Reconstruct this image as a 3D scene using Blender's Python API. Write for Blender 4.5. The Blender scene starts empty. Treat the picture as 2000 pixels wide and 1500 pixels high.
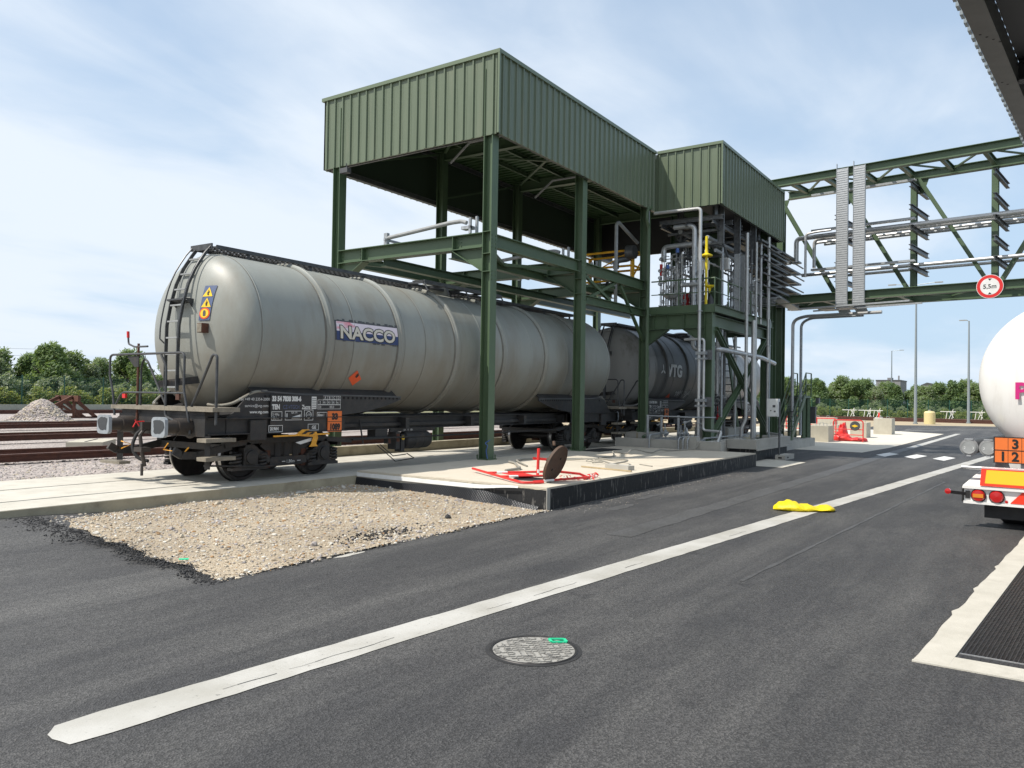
import bpy, bmesh, math, random
from mathutils import Vector, Matrix
random.seed(7)
S = bpy.context.scene
COL = S.collection
V = Vector
rad = math.radians
# ---------------------------------------------------------------- camera
CAM_F, CAM_A, CAM_P, CAM_R, CAM_H = 1533.8, 0.5933, 0.01716, 0.01575, 1.955
Fw = V((math.cos(CAM_A) * math.cos(CAM_P), math.sin(CAM_A) * math.cos(CAM_P), math.sin(CAM_P)))
Rt = V((math.sin(CAM_A), -math.cos(CAM_A), 0))
Up = Rt.cross(Fw)
R2 = Rt * math.cos(CAM_R) + Up * math.sin(CAM_R)
U2 = -Rt * math.sin(CAM_R) + Up * math.cos(CAM_R)
cd = bpy.data.cameras.new('camera')
cam = bpy.data.objects.new('camera', cd)
COL.objects.link(cam)
cam.matrix_world = Matrix(((R2.x, U2.x, -Fw.x, 0), (R2.y, U2.y, -Fw.y, 0), (R2.z, U2.z, -Fw.z, CAM_H), (0, 0, 0, 1)))
cd.sensor_fit = 'HORIZONTAL'
cd.sensor_width = 36
cd.lens = CAM_F * 36 / 2000
cd.clip_start = 0.1
cd.clip_end = 6000
S.camera = cam
# ---------------------------------------------------------------- sky, sun, exposure
SUN = V((-0.57, 0.44, 1.0)).normalized()           # direction towards the sun
EL = math.asin(SUN.z)
W = bpy.data.worlds.new('World')
S.world = W
W.use_nodes = True
nt = W.node_tree
nt.nodes.clear()
def N(t, typ, **kw):
    n = t.nodes.new(typ)
    for k, v in kw.items():
        if k.startswith('_'):
            n.inputs[int(k[1:])].default_value = v
        else:
            setattr(n, k, v)
    return n
def sky_world():
    L = nt.links.new
    out = N(nt, 'ShaderNodeOutputWorld')
    bg = N(nt, 'ShaderNodeBackground')
    bg.inputs[1].default_value = 0.124
    sky = N(nt, 'ShaderNodeTexSky', sky_type='NISHITA', sun_disc=False)
    sky.sun_elevation = EL
    sky.sun_rotation = math.atan2(SUN.x, SUN.y)
    sky.air_density = 1.0
    sky.dust_density = 0.6
    sky.ozone_density = 1.6
    tc = N(nt, 'ShaderNodeTexCoord')
    sp = N(nt, 'ShaderNodeSeparateXYZ')
    L(tc.outputs['Generated'], sp.inputs[0])
    # flatten the dome so that the clouds lie on a high level sheet
    zz = N(nt, 'ShaderNodeMath', operation='MAXIMUM'); zz.inputs[1].default_value = 0.0
    L(sp.outputs[2], zz.inputs[0])
    za = N(nt, 'ShaderNodeMath', operation='ADD'); za.inputs[1].default_value = 0.16
    L(zz.outputs[0], za.inputs[0])
    dx = N(nt, 'ShaderNodeMath', operation='DIVIDE'); L(sp.outputs[0], dx.inputs[0]); L(za.outputs[0], dx.inputs[1])
    dy = N(nt, 'ShaderNodeMath', operation='DIVIDE'); L(sp.outputs[1], dy.inputs[0]); L(za.outputs[0], dy.inputs[1])
    cb = N(nt, 'ShaderNodeCombineXYZ'); L(dx.outputs[0], cb.inputs[0]); L(dy.outputs[0], cb.inputs[1])
    def M_(op, a, b=None, c=None, clamp=False):
        n = N(nt, 'ShaderNodeMath', operation=op, use_clamp=clamp)
        for k, q in enumerate((a, b, c)):
            if q is None: continue
            if isinstance(q, (int, float)): n.inputs[k].default_value = q
            else: L(q, n.inputs[k])
        return n.outputs[0]
    def MR(v, a, b, c, d):
        n = N(nt, 'ShaderNodeMapRange', interpolation_type='SMOOTHSTEP'); L(v, n.inputs[0])
        for k, q in enumerate((a, b, c, d)): n.inputs[k + 1].default_value = q
        return n.outputs[0]
    def NZ(rot, sc, loc, scale, det, ro, dist):
        mp = N(nt, 'ShaderNodeMapping'); mp.inputs['Rotation'].default_value = (0, 0, rot); mp.inputs['Scale'].default_value = (*sc, 1); mp.inputs['Location'].default_value = (*loc, 0)
        L(cb.outputs[0], mp.inputs[0])
        n = N(nt, 'ShaderNodeTexNoise'); n.inputs['Scale'].default_value = scale; n.inputs['Detail'].default_value = det; n.inputs['Roughness'].default_value = ro; n.inputs['Distortion'].default_value = dist
        L(mp.outputs[0], n.inputs['Vector']); return n.outputs[0]
    big = NZ(0.6, (0.9, 1.3), (2.4, 0.4), 0.60, 8, 0.48, 0.25)
    wisp = NZ(-0.35, (1.0, 2.0), (0.3, 1.1), 1.6, 9, 0.55, 0.5)
    cover = M_('MULTIPLY_ADD', wisp, 0.26, big)
    # more cloud to the left (over the tracks), thinner to the right
    left = M_('ADD', M_('MULTIPLY', sp.outputs[0], -0.559), M_('MULTIPLY', sp.outputs[1], 0.829))
    cover = M_('MULTIPLY_ADD', left, 0.22, cover)
    fac = MR(cover, 0.46, 0.73, 0.24, 0.97)
    low = MR(sp.outputs[2], -0.02, 0.45, 0.92, 0.46)        # pale blue veil towards the horizon
    mh = N(nt, 'ShaderNodeMix', data_type='RGBA'); L(low, mh.inputs[0]); L(sky.outputs[0], mh.inputs[6]); mh.inputs[7].default_value = (2.75, 4.0, 5.35, 1)
    mx = N(nt, 'ShaderNodeMix', data_type='RGBA'); L(fac, mx.inputs[0]); L(mh.outputs[2], mx.inputs[6]); mx.inputs[7].default_value = (5.15, 5.65, 6.25, 1)
    L(mx.outputs[2], bg.inputs[0])
    L(bg.outputs[0], out.inputs[0])
sky_world()
sl = bpy.data.lights.new('sun', 'SUN')
sl.energy = 3.9
sl.angle = rad(0.6)
sl.color = (1.0, 0.94, 0.85)
so = bpy.data.objects.new('sun', sl)
COL.objects.link(so)
so.location = (0, 0, 40)
so.rotation_euler = SUN.to_track_quat('Z', 'Y').to_euler()
S.view_settings.view_transform = 'Standard'
S.view_settings.look = 'None'
S.view_settings.gamma = 1
S.view_settings.exposure = 0.42
S.render.engine = 'CYCLES'
S.cycles.max_bounces = 6
# ---------------------------------------------------------------- materials
def mat(name, col, rough=0.6, metal=0.0, var=0.0, vscale=3.0, col2=None, bump=0.0, bscale=40.0, dirt=None, dscale=1.5, dlo=0.5, dhi=0.7, stretch=None, spec=0.5, coat=0.0, emit=None, rvar=0.0):
    """principled material: base colour mixed with col2 by noise, a dirt layer with its own outline, noise bump"""
    m = bpy.data.materials.new(name)
    m.use_nodes = True
    t = m.node_tree
    L = t.links.new
    p = t.nodes['Principled BSDF']
    p.inputs['Roughness'].default_value = rough
    p.inputs['Metallic'].default_value = metal
    p.inputs['Specular IOR Level'].default_value = spec
    p.inputs['Coat Weight'].default_value = coat
    c4 = (col[0], col[1], col[2], 1)
    p.inputs['Base Color'].default_value = c4
    if emit:
        p.inputs['Emission Color'].default_value = (*emit[:3], 1); p.inputs['Emission Strength'].default_value = emit[3]
    if not (var or dirt or bump or col2):
        return m
    tc = N(t, 'ShaderNodeTexCoord')
    src = tc.outputs['Object']
    if stretch:
        mp = N(t, 'ShaderNodeMapping'); mp.inputs['Scale'].default_value = stretch
        L(src, mp.inputs[0]); ssrc = mp.outputs[0]
    else:
        ssrc = src
    cur = None
    if var or col2:
        c2 = col2 or tuple(max(0, x * (1 - var)) for x in col)
        c1 = col if col2 else tuple(x * (1 + var) for x in col)
        nz = N(t, 'ShaderNodeTexNoise'); nz.inputs['Scale'].default_value = vscale; nz.inputs['Detail'].default_value = 7; nz.inputs['Roughness'].default_value = 0.62
        L(ssrc, nz.inputs['Vector'])
        r = N(t, 'ShaderNodeValToRGB')
        r.color_ramp.elements[0].position = 0.32; r.color_ramp.elements[0].color = (*c2[:3], 1)
        r.color_ramp.elements[1].position = 0.68; r.color_ramp.elements[1].color = (*c1[:3], 1)
        L(nz.outputs[0], r.inputs[0]); cur = r.outputs[0]
        if rvar:
            mr = N(t, 'ShaderNodeMapRange'); mr.inputs[3].default_value = rough - rvar; mr.inputs[4].default_value = rough + rvar
            L(nz.outputs[0], mr.inputs[0]); L(mr.outputs[0], p.inputs['Roughness'])
    if dirt:
        nd = N(t, 'ShaderNodeTexNoise'); nd.inputs['Scale'].default_value = dscale; nd.inputs['Detail'].default_value = 8; nd.inputs['Roughness'].default_value = 0.65
        L(ssrc, nd.inputs['Vector'])
        rd = N(t, 'ShaderNodeValToRGB')
        rd.color_ramp.elements[0].position = dlo; rd.color_ramp.elements[0].color = (0, 0, 0, 1)
        rd.color_ramp.elements[1].position = dhi; rd.color_ramp.elements[1].color = (1, 1, 1, 1)
        L(nd.outputs[0], rd.inputs[0])
        mx = N(t, 'ShaderNodeMix', data_type='RGBA')
        L(rd.outputs[0], mx.inputs[0])
        if cur: L(cur, mx.inputs[6])
        else: mx.inputs[6].default_value = c4
        mx.inputs[7].default_value = (*dirt[:3], 1)
        cur = mx.outputs[2]
    if cur:
        L(cur, p.inputs['Base Color'])
    if bump:
        nb = N(t, 'ShaderNodeTexNoise'); nb.inputs['Scale'].default_value = bscale; nb.inputs['Detail'].default_value = 5; nb.inputs['Roughness'].default_value = 0.7
        L(src, nb.inputs['Vector'])
        b = N(t, 'ShaderNodeBump'); b.inputs['Strength'].default_value = min(1, bump); b.inputs['Distance'].default_value = 0.02
        L(nb.outputs[0], b.inputs['Height']); L(b.outputs[0], p.inputs['Normal'])
    return m
M = {}
def mm(key, *a, **k):
    M[key] = mat(key, *a, **k)
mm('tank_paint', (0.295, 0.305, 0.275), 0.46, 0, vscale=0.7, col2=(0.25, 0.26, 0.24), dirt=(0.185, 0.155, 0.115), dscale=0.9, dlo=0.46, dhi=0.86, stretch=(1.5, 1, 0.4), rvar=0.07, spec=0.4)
mm('tank_dark', (0.105, 0.104, 0.10), 0.5, 0, vscale=0.9, col2=(0.15, 0.149, 0.144), dirt=(0.11, 0.105, 0.098), dscale=1.7, dlo=0.55, dhi=0.8, stretch=(2.2, 1, .5), rvar=0.07)
mm('tank_grey', (0.34, 0.335, 0.32), 0.42, 0, vscale=0.9, col2=(0.28, 0.276, 0.265), dirt=(0.12, 0.11, 0.09), dscale=1.4, stretch=(2, 1, .4))
mm('frame_black', (0.018, 0.018, 0.020), 0.55, 0, vscale=5, col2=(0.035, 0.033, 0.031), dirt=(0.06, 0.045, 0.034), dscale=4, dlo=0.55, dhi=0.75, bump=0.15)
mm('bogie_black', (0.022, 0.021, 0.021), 0.6, 0, vscale=6, col2=(0.04, 0.036, 0.033), dirt=(0.07, 0.052, 0.04), dscale=5, dlo=0.52, dhi=0.75, bump=0.25)
mm('buffer_brown', (0.055, 0.043, 0.035), 0.6, 0, vscale=6, col2=(0.03, 0.026, 0.024), bump=0.1)
mm('buffer_face', (0.27, 0.295, 0.32), 0.45, 0, vscale=8, var=0.15)
mm('grease', (0.05, 0.055, 0.06), 0.25)
mm('steel_bar', (0.06, 0.062, 0.065), 0.4, 0.2, var=0.3, vscale=8)
mm('wheel_steel', (0.028, 0.024, 0.022), 0.5, 0.2, var=0.4, vscale=9)
mm('tread', (0.35, 0.34, 0.33), 0.3, 0.9)
mm('wood_deck', (0.27, 0.24, 0.19), 0.8, 0, vscale=9, col2=(0.16, 0.14, 0.11), bump=0.2)
mm('rust', (0.12, 0.045, 0.025), 0.8, 0, vscale=7, col2=(0.07, 0.028, 0.018), bump=0.3)
mm('rail_rust', (0.105, 0.038, 0.024), 0.75, 0, vscale=6, col2=(0.055, 0.022, 0.016), bump=0.2)
mm('rail_top', (0.18, 0.10, 0.07), 0.5, 0.3, var=0.3, vscale=3)
mm('white', (0.78, 0.78, 0.77), 0.5)
mm('white_dirty', (0.72, 0.72, 0.70), 0.5, 0, vscale=5, var=0.08)
mm('letter_white', (0.66, 0.66, 0.64), 0.6)
mm('letter_cream', (0.62, 0.585, 0.50), 0.6)
mm('letter_grey', (0.74, 0.74, 0.73), 0.6)
mm('pipe_steel', (0.56, 0.56, 0.55), 0.34, 0.55, vscale=5, col2=(0.47, 0.47, 0.46))
mm('black', (0.012, 0.012, 0.012), 0.5)
mm('black_rubber', (0.016, 0.016, 0.017), 0.75, 0, var=0.3, vscale=12)
mm('navy', (0.028, 0.05, 0.15), 0.45)
mm('panel_blue', (0.075, 0.105, 0.20), 0.5, 0, var=0.15, vscale=12)
mm('pink', (0.75, 0.22, 0.28), 0.5, 0, vscale=4, col2=(0.72, 0.55, 0.60))
mm('pale_pink', (0.74, 0.66, 0.72), 0.5)
mm('sign_orange', (0.75, 0.17, 0.03), 0.45)
mm('hazard_red', (0.78, 0.10, 0.02), 0.4)
mm('sign_yellow', (0.85, 0.55, 0.03), 0.4)
mm('sign_red', (0.62, 0.02, 0.02), 0.4)
mm('lever_yellow', (0.72, 0.34, 0.03), 0.5, 0, var=0.2, vscale=15)
mm('green_steel', (0.084, 0.130, 0.070), 0.42, 0, vscale=2.5, col2=(0.072, 0.114, 0.062), bump=0.03)
mm('green_clad', (0.135, 0.170, 0.112), 0.36, 0.0, vscale=1.6, col2=(0.118, 0.150, 0.098), dirt=(0.165, 0.185, 0.125), dscale=1.2, dlo=0.55, dhi=0.8, stretch=(3, 3, 0.35), rvar=0.06, bump=0.05, bscale=3)
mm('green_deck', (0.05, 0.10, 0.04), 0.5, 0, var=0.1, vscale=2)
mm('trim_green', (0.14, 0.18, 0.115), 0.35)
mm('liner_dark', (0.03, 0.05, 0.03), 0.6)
mm('galv', (0.45, 0.47, 0.48), 0.45, 0.5, vscale=14, col2=(0.30, 0.315, 0.33))
mm('galv_dark', (0.17, 0.175, 0.18), 0.45, 0.5, vscale=10, col2=(0.10, 0.105, 0.11))
mm('stainless', (0.56, 0.56, 0.56), 0.40, 0.6, vscale=6, col2=(0.47, 0.47, 0.47))
mm('tray_light', (0.47, 0.485, 0.50), 0.5, 0.4, vscale=9, col2=(0.38, 0.39, 0.40))
mm('insulation', (0.62, 0.63, 0.64), 0.34, 0.55, vscale=8, col2=(0.45, 0.46, 0.47))
mm('grey_paint', (0.30, 0.31, 0.31), 0.5, 0, var=0.15, vscale=5)
mm('dark_grey', (0.07, 0.072, 0.075), 0.5, 0, var=0.2, vscale=5)
mm('yellow_paint', (0.80, 0.62, 0.02), 0.4)
mm('cage_yellow', (0.85, 0.44, 0.02), 0.45, 0, var=0.15, vscale=6)
mm('red_paint', (0.55, 0.025, 0.025), 0.4, 0, var=0.12, vscale=5)
mm('barrier_red', (0.66, 0.035, 0.03), 0.45, 0, var=0.12, vscale=5)
mm('blue_paint', (0.05, 0.12, 0.36), 0.4)
mm('concrete', (0.44, 0.425, 0.385), 0.85, 0, vscale=2.2, col2=(0.36, 0.345, 0.31), dirt=(0.25, 0.235, 0.20), dscale=1.6, dlo=0.58, dhi=0.8, bump=0.15, bscale=60)
mm('concrete_light', (0.56, 0.53, 0.465), 0.85, 0, vscale=2.3, col2=(0.45, 0.425, 0.365), dirt=(0.33, 0.31, 0.265), dscale=1.6, dlo=0.54, dhi=0.85, bump=0.25, bscale=55)
mm('concrete_side', (0.42, 0.375, 0.27), 0.9, 0, vscale=2.0, col2=(0.30, 0.265, 0.19), dirt=(0.16, 0.135, 0.095), dscale=1.3, dlo=0.55, dhi=0.75, bump=0.3, bscale=30)
mm('platform_top', (0.60, 0.54, 0.445), 0.88, 0, vscale=1.1, col2=(0.52, 0.47, 0.385), dirt=(0.42, 0.37, 0.29), dscale=1.4, dlo=0.55, dhi=0.8, bump=0.12, bscale=60)
mm('bitumen', (0.012, 0.0125, 0.014), 0.6, 0, vscale=3, col2=(0.024, 0.025, 0.027), dirt=(0.22, 0.21, 0.195), dscale=3.0, dlo=0.555, dhi=0.68, stretch=(3.5, 3.5, 0.8), bump=0.3, bscale=12, spec=0.3)
mm('paving', (0.62, 0.58, 0.50), 0.85, 0, vscale=0.7, col2=(0.54, 0.505, 0.43), bump=0.1)
mm('block_concrete', (0.47, 0.44, 0.36), 0.85, 0, vscale=2.5, col2=(0.40, 0.37, 0.30), bump=0.15)
mm('stone_pale', (0.46, 0.40, 0.31), 0.9, 0, var=0.22, vscale=1.2)
mm('stone_beige', (0.37, 0.30, 0.215), 0.9, 0, var=0.25, vscale=1.5)
mm('stone_white', (0.58, 0.55, 0.49), 0.9, 0, var=0.12, vscale=1.5)
mm('stone_rust', (0.36, 0.22, 0.11), 0.9, 0, var=0.25, vscale=1.5)
mm('stone_grey', (0.33, 0.30, 0.285), 0.9, 0, var=0.25, vscale=1.5)
mm('stone_pink', (0.40, 0.345, 0.325), 0.9, 0, var=0.25, vscale=1.5)
mm('tar_crumb', (0.022, 0.022, 0.023), 0.8, 0, var=0.3, vscale=9)
mm('wood', (0.42, 0.33, 0.20), 0.8, 0, vscale=6, var=0.2)
mm('lid_rust', (0.10, 0.058, 0.035), 0.7, 0, vscale=5, col2=(0.065, 0.04, 0.027), bump=0.4, bscale=35)
mm('rope', (0.26, 0.25, 0.22), 0.85)
mm('bag_yellow', (0.82, 0.66, 0.0), 0.5, 0, vscale=7, col2=(0.70, 0.53, 0.01), dirt=(0.42, 0.34, 0.08), dscale=5, dlo=0.60, dhi=0.78, bump=0.9, bscale=9)
mm('green_plastic', (0.03, 0.55, 0.28), 0.4)
mm('grate', (0.035, 0.033, 0.033), 0.5, 0.4, var=0.35, vscale=7)
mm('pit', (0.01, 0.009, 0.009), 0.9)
mm('trailer_white', (0.80, 0.79, 0.77), 0.22, 0, vscale=0.8, col2=(0.75, 0.74, 0.71), dirt=(0.58, 0.55, 0.50), dscale=1.3, dlo=0.56, dhi=0.9, stretch=(1, 2.5, .6), coat=0.3)
mm('magenta', (0.55, 0.015, 0.18), 0.4)
mm('seam_dirt', (0.13, 0.115, 0.095), 0.6, 0, vscale=4, col2=(0.21, 0.20, 0.175))
mm('cap_grey', (0.30, 0.30, 0.30), 0.42, 0.35, var=0.15, vscale=12)
mm('alu', (0.6, 0.6, 0.6), 0.36, 0.7, vscale=9, col2=(0.48, 0.48, 0.48))
mm('tail_red', (0.45, 0.01, 0.01), 0.15, coat=0.5)
mm('tail_amber', (0.65, 0.22, 0.02), 0.2, coat=0.5)
mm('reflect_red', (0.80, 0.045, 0.015), 0.35)
mm('reflect_yellow', (0.80, 0.50, 0.02), 0.35)
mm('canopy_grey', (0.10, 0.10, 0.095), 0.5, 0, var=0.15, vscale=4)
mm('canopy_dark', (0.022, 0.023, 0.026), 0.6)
mm('lamp_grey', (0.30, 0.34, 0.36), 0.4, 0.5)
mm('fence_green', (0.015, 0.075, 0.058), 0.5)
mm('bark', (0.09, 0.07, 0.05), 0.9)
mm('building_grey', (0.20, 0.20, 0.21), 0.8, 0, var=0.1, vscale=0.3)
mm('yellow_pale', (0.62, 0.52, 0.27), 0.6)
mm('sand', (0.42, 0.33, 0.20), 0.95, 0, vscale=0.4, col2=(0.34, 0.29, 0.21))
def leafmat(key, c, c2):
    m = mat(key, c, 0.55, 0, vscale=0.9, col2=c2)
    p = m.node_tree.nodes['Principled BSDF']
    p.inputs['Subsurface Weight'].default_value = 0.0
    t = m.node_tree
    tr = N(t, 'ShaderNodeBsdfTranslucent'); tr.inputs[0].default_value = (c[0] * 1.5, c[1] * 1.5, c[2], 1)
    ms = N(t, 'ShaderNodeMixShader'); ms.inputs[0].default_value = 0.4
    out = t.nodes['Material Output']
    t.links.new(p.outputs[0], ms.inputs[1]); t.links.new(tr.outputs[0], ms.inputs[2]); t.links.new(ms.outputs[0], out.inputs[0])
    M[key] = m
leafmat('leaf_mid', (0.175, 0.245, 0.085), (0.115, 0.175, 0.06))
leafmat('leaf_dark', (0.115, 0.18, 0.068), (0.078, 0.13, 0.052))
leafmat('leaf_silver', (0.26, 0.30, 0.20), (0.18, 0.22, 0.14))
leafmat('leaf_lime', (0.28, 0.30, 0.075), (0.19, 0.225, 0.06))
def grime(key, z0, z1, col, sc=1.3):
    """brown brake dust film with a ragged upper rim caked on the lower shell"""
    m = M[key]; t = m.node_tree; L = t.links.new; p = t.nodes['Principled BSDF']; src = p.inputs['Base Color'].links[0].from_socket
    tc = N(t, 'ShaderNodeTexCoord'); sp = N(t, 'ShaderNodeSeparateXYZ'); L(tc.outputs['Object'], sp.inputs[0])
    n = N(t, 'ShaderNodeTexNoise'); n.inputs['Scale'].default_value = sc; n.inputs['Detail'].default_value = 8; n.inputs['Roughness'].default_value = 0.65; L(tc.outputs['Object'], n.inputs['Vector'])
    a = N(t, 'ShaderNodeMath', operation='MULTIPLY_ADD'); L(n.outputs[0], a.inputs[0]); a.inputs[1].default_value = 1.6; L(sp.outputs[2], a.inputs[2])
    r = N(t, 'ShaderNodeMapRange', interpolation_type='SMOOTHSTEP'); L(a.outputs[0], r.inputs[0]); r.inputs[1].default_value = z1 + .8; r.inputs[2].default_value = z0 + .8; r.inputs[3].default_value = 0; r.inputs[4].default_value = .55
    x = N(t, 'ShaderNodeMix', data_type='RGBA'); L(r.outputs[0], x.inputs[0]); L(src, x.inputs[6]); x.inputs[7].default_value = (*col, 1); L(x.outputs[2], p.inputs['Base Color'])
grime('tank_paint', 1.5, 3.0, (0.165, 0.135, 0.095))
# ---------------------------------------------------------------- mesh builder
ORG = {}          # object name -> world origin of its mesh space
class MB:
    def __init__(s): s.v = []; s.f = []
    def add(s, vs, fs):
        o = len(s.v); s.v.extend([tuple(p) for p in vs]); s.f.extend([tuple(i + o for i in f) for f in fs]); return s
    def box(s, x0, x1, y0, y1, z0, z1):
        return s.add([(x0, y0, z0), (x1, y0, z0), (x1, y1, z0), (x0, y1, z0), (x0, y0, z1), (x1, y0, z1), (x1, y1, z1), (x0, y1, z1)],
                     [(0, 3, 2, 1), (4, 5, 6, 7), (0, 1, 5, 4), (1, 2, 6, 5), (2, 3, 7, 6), (3, 0, 4, 7)])
    def frame(s, p0, p1, up):
        p0, p1 = V(p0), V(p1); a = (p1 - p0).normalized(); u = V(up); u = (u - a * u.dot(a))
        if u.length < 1e-5: u = a.orthogonal()
        u.normalize(); return p0, p1, a, u, a.cross(u)
    def prof(s, p0, p1, pts, up=(0, 0, 1)):
        """extrude a closed profile (side, up) from p0 to p1"""
        p0, p1, a, u, w = s.frame(p0, p1, up); n = len(pts)
        vs = [p0 + w * x + u * y for x, y in pts] + [p1 + w * x + u * y for x, y in pts]
        fs = [(i, (i + 1) % n, n + (i + 1) % n, n + i) for i in range(n)] + [tuple(range(n - 1, -1, -1)), tuple(range(n, 2 * n))]
        return s.add(vs, fs)
    def beam(s, p0, p1, w, h, up=(0, 0, 1)):
        return s.prof(p0, p1, [(-w / 2, -h / 2), (w / 2, -h / 2), (w / 2, h / 2), (-w / 2, h / 2)], up)
    def ibeam(s, p0, p1, h, b, up=(0, 0, 1), tf=0.022, tw=0.014):
        H, B, t = h / 2, b / 2, tw / 2
        return s.prof(p0, p1, [(-B, -H), (B, -H), (B, -H + tf), (t, -H + tf), (t, H - tf), (B, H - tf), (B, H), (-B, H), (-B, H - tf), (-t, H - tf), (-t, -H + tf), (-B, -H + tf)], up)
    def channel(s, p0, p1, h, b, up=(0, 0, 1), t=0.012):
        H = h / 2
        return s.prof(p0, p1, [(0, -H), (b, -H), (b, -H + t), (t, -H + t), (t, H - t), (b, H - t), (b, H), (0, H)], up)
    def angle(s, p0, p1, b=0.08, t=0.01, up=(0, 0, 1)):
        return s.prof(p0, p1, [(0, 0), (b, 0), (b, t), (t, t), (t, b), (0, b)], up)
    def tube(s, pts, r, n=10, cap=True, fillet=0.0, closed=False):
        pts = [V(p) for p in pts]
        if fillet and len(pts) > 2:
            q = [pts[0]]
            for i in range(1, len(pts) - 1):
                a, b, c = pts[i - 1], pts[i], pts[i + 1]
                d = min(fillet, (a - b).length * 0.49, (c - b).length * 0.49)
                e0 = b + (a - b).normalized() * d; e1 = b + (c - b).normalized() * d
                for k in range(6):
                    t = k / 5; q.append(e0 * (1 - t) ** 2 + b * 2 * t * (1 - t) + e1 * t * t)
            q.append(pts[-1]); pts = q
        m = len(pts); vs = []; u = None
        for i, p in enumerate(pts):
            if closed: a = (pts[(i + 1) % m] - pts[i - 1])
            elif i == 0: a = pts[1] - p
            elif i == m - 1: a = p - pts[-2]
            else: a = (pts[i + 1] - p).normalized() + (p - pts[i - 1]).normalized()
            if a.length < 1e-9: a = V((0, 0, 1))
            a.normalize()
            if u is None: u = a.orthogonal().normalized()
            else:
                u = u - a * u.dot(a)
                u = u.normalized() if u.length > 1e-6 else a.orthogonal().normalized()
            w = a.cross(u); rr = r[i] if isinstance(r, (list, tuple)) else r
            for k in range(n):
                t = 2 * math.pi * k / n; vs.append(p + (u * math.cos(t) + w * math.sin(t)) * rr)
        fs = []
        for i in range(m if closed else m - 1):
            j = (i + 1) % m
            for k in range(n):
                fs.append((i * n + k, i * n + (k + 1) % n, j * n + (k + 1) % n, j * n + k))
        if cap and not closed: fs += [tuple(range(n - 1, -1, -1)), tuple(range((m - 1) * n, m * n))]
        return s.add(vs, fs)
    def lathe(s, c, axis, prof, n=32, a0=0.0, a1=2 * math.pi):
        """prof: list of (along axis, radius)"""
        c = V(c); ax = V(axis).normalized(); u = V((0, 0, 1)) if abs(ax.z) < 0.9 else V((1, 0, 0)); u = (u - ax * u.dot(ax)).normalized(); w = ax.cross(u)
        full = abs(a1 - a0 - 2 * math.pi) < 1e-6; m = n if full else n + 1; vs = []; fs = []
        for h, r in prof:
            for k in range(m):
                t = a0 + (a1 - a0) * k / n; vs.append(c + ax * h + (u * math.cos(t) + w * math.sin(t)) * max(r, 1e-4))
        for i in range(len(prof) - 1):
            for k in range(n):
                k2 = (k + 1) % m
                fs.append((i * m + k, (i + 1) * m + k, (i + 1) * m + k2, i * m + k2))
        return s.add(vs, fs)
    def cyl(s, p0, p1, r, n=16):
        return s.tube([p0, p1], r, n)
    def poly(s, pts, d):
        """flat polygon extruded by vector d"""
        pts = [V(p) for p in pts]; d = V(d); n = len(pts)
        return s.add(pts + [p + d for p in pts], [(i, (i + 1) % n, n + (i + 1) % n, n + i) for i in range(n)] + [tuple(range(n - 1, -1, -1)), tuple(range(n, 2 * n))])
    def sheet(s, pts):
        return s.add(pts, [tuple(range(len(pts)))])
    def text(s, t, size, fn, align='LEFT', bold=0.0, cut=0, xs=1.0):
        vs, fs = textmesh(t, size, align, bold, cut)
        return s.add([fn(x * xs, y) for x, y in vs], fs)
    def build(s, name, m, parent=None, smooth=32, label=None):
        me = bpy.data.meshes.new(name)
        o = ORG.get(parent.name, V((0, 0, 0))) if parent else V((0, 0, 0))
        me.from_pydata([(p[0] - o[0], p[1] - o[1], p[2] - o[2]) for p in s.v], [], s.f)
        bm = bmesh.new(); bm.from_mesh(me); bmesh.ops.recalc_face_normals(bm, faces=bm.faces); bm.to_mesh(me); bm.free()
        mats = m if isinstance(m, (list, tuple)) else [m]
        for k in mats: me.materials.append(M[k] if isinstance(k, str) else k)
        if smooth:
            me.polygons.foreach_set('use_smooth', [True] * len(me.polygons))
            me.set_sharp_from_angle(angle=rad(smooth))
        ob = bpy.data.objects.new(name, me)
        COL.objects.link(ob)
        if parent:
            ob.parent = parent; ORG[ob.name] = o
        else: ORG[ob.name] = V((0, 0, 0))
        if label: ob['label'] = label
        return ob
_tc = {}
def textmesh(t, size, align, bold, cut):
    k = (t, size, align, bold, cut)
    if k in _tc: return _tc[k]
    c = bpy.data.curves.new('lettering', 'FONT'); c.body = t; c.size = size; c.align_x = align; c.offset = bold; c.fill_mode = 'FRONT'; c.resolution_u = 3
    o = bpy.data.objects.new('lettering', c); COL.objects.link(o)
    dg = bpy.context.evaluated_depsgraph_get(); me = bpy.data.meshes.new_from_object(o.evaluated_get(dg))
    bm = bmesh.new(); bm.from_mesh(me)
    if cut:
        ys = [v.co.y for v in bm.verts]
        for i in range(1, cut):
            y = min(ys) + (max(ys) - min(ys)) * i / cut
            bmesh.ops.bisect_plane(bm, geom=bm.verts[:] + bm.edges[:] + bm.faces[:], plane_co=(0, y, 0), plane_no=(0, 1, 0))
    bm.verts.ensure_lookup_table()
    r = ([(v.co.x, v.co.y) for v in bm.verts], [tuple(v.index for v in f.verts) for f in bm.faces])
    bm.verts.index_update(); r = ([(v.co.x, v.co.y) for v in bm.verts], [tuple(v.index for v in f.verts) for f in bm.faces])
    bm.free(); bpy.data.objects.remove(o); bpy.data.curves.remove(c); bpy.data.meshes.remove(me)
    _tc[k] = r
    return r
def thing(name, label, cat, loc=(0, 0, 0), group=None):
    o = bpy.data.objects.new(name, None); COL.objects.link(o); o.location = loc; o.empty_display_size = 0.3
    ORG[o.name] = V(loc); o['label'] = label; o['category'] = cat
    if group: o['group'] = group
    return o
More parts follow.
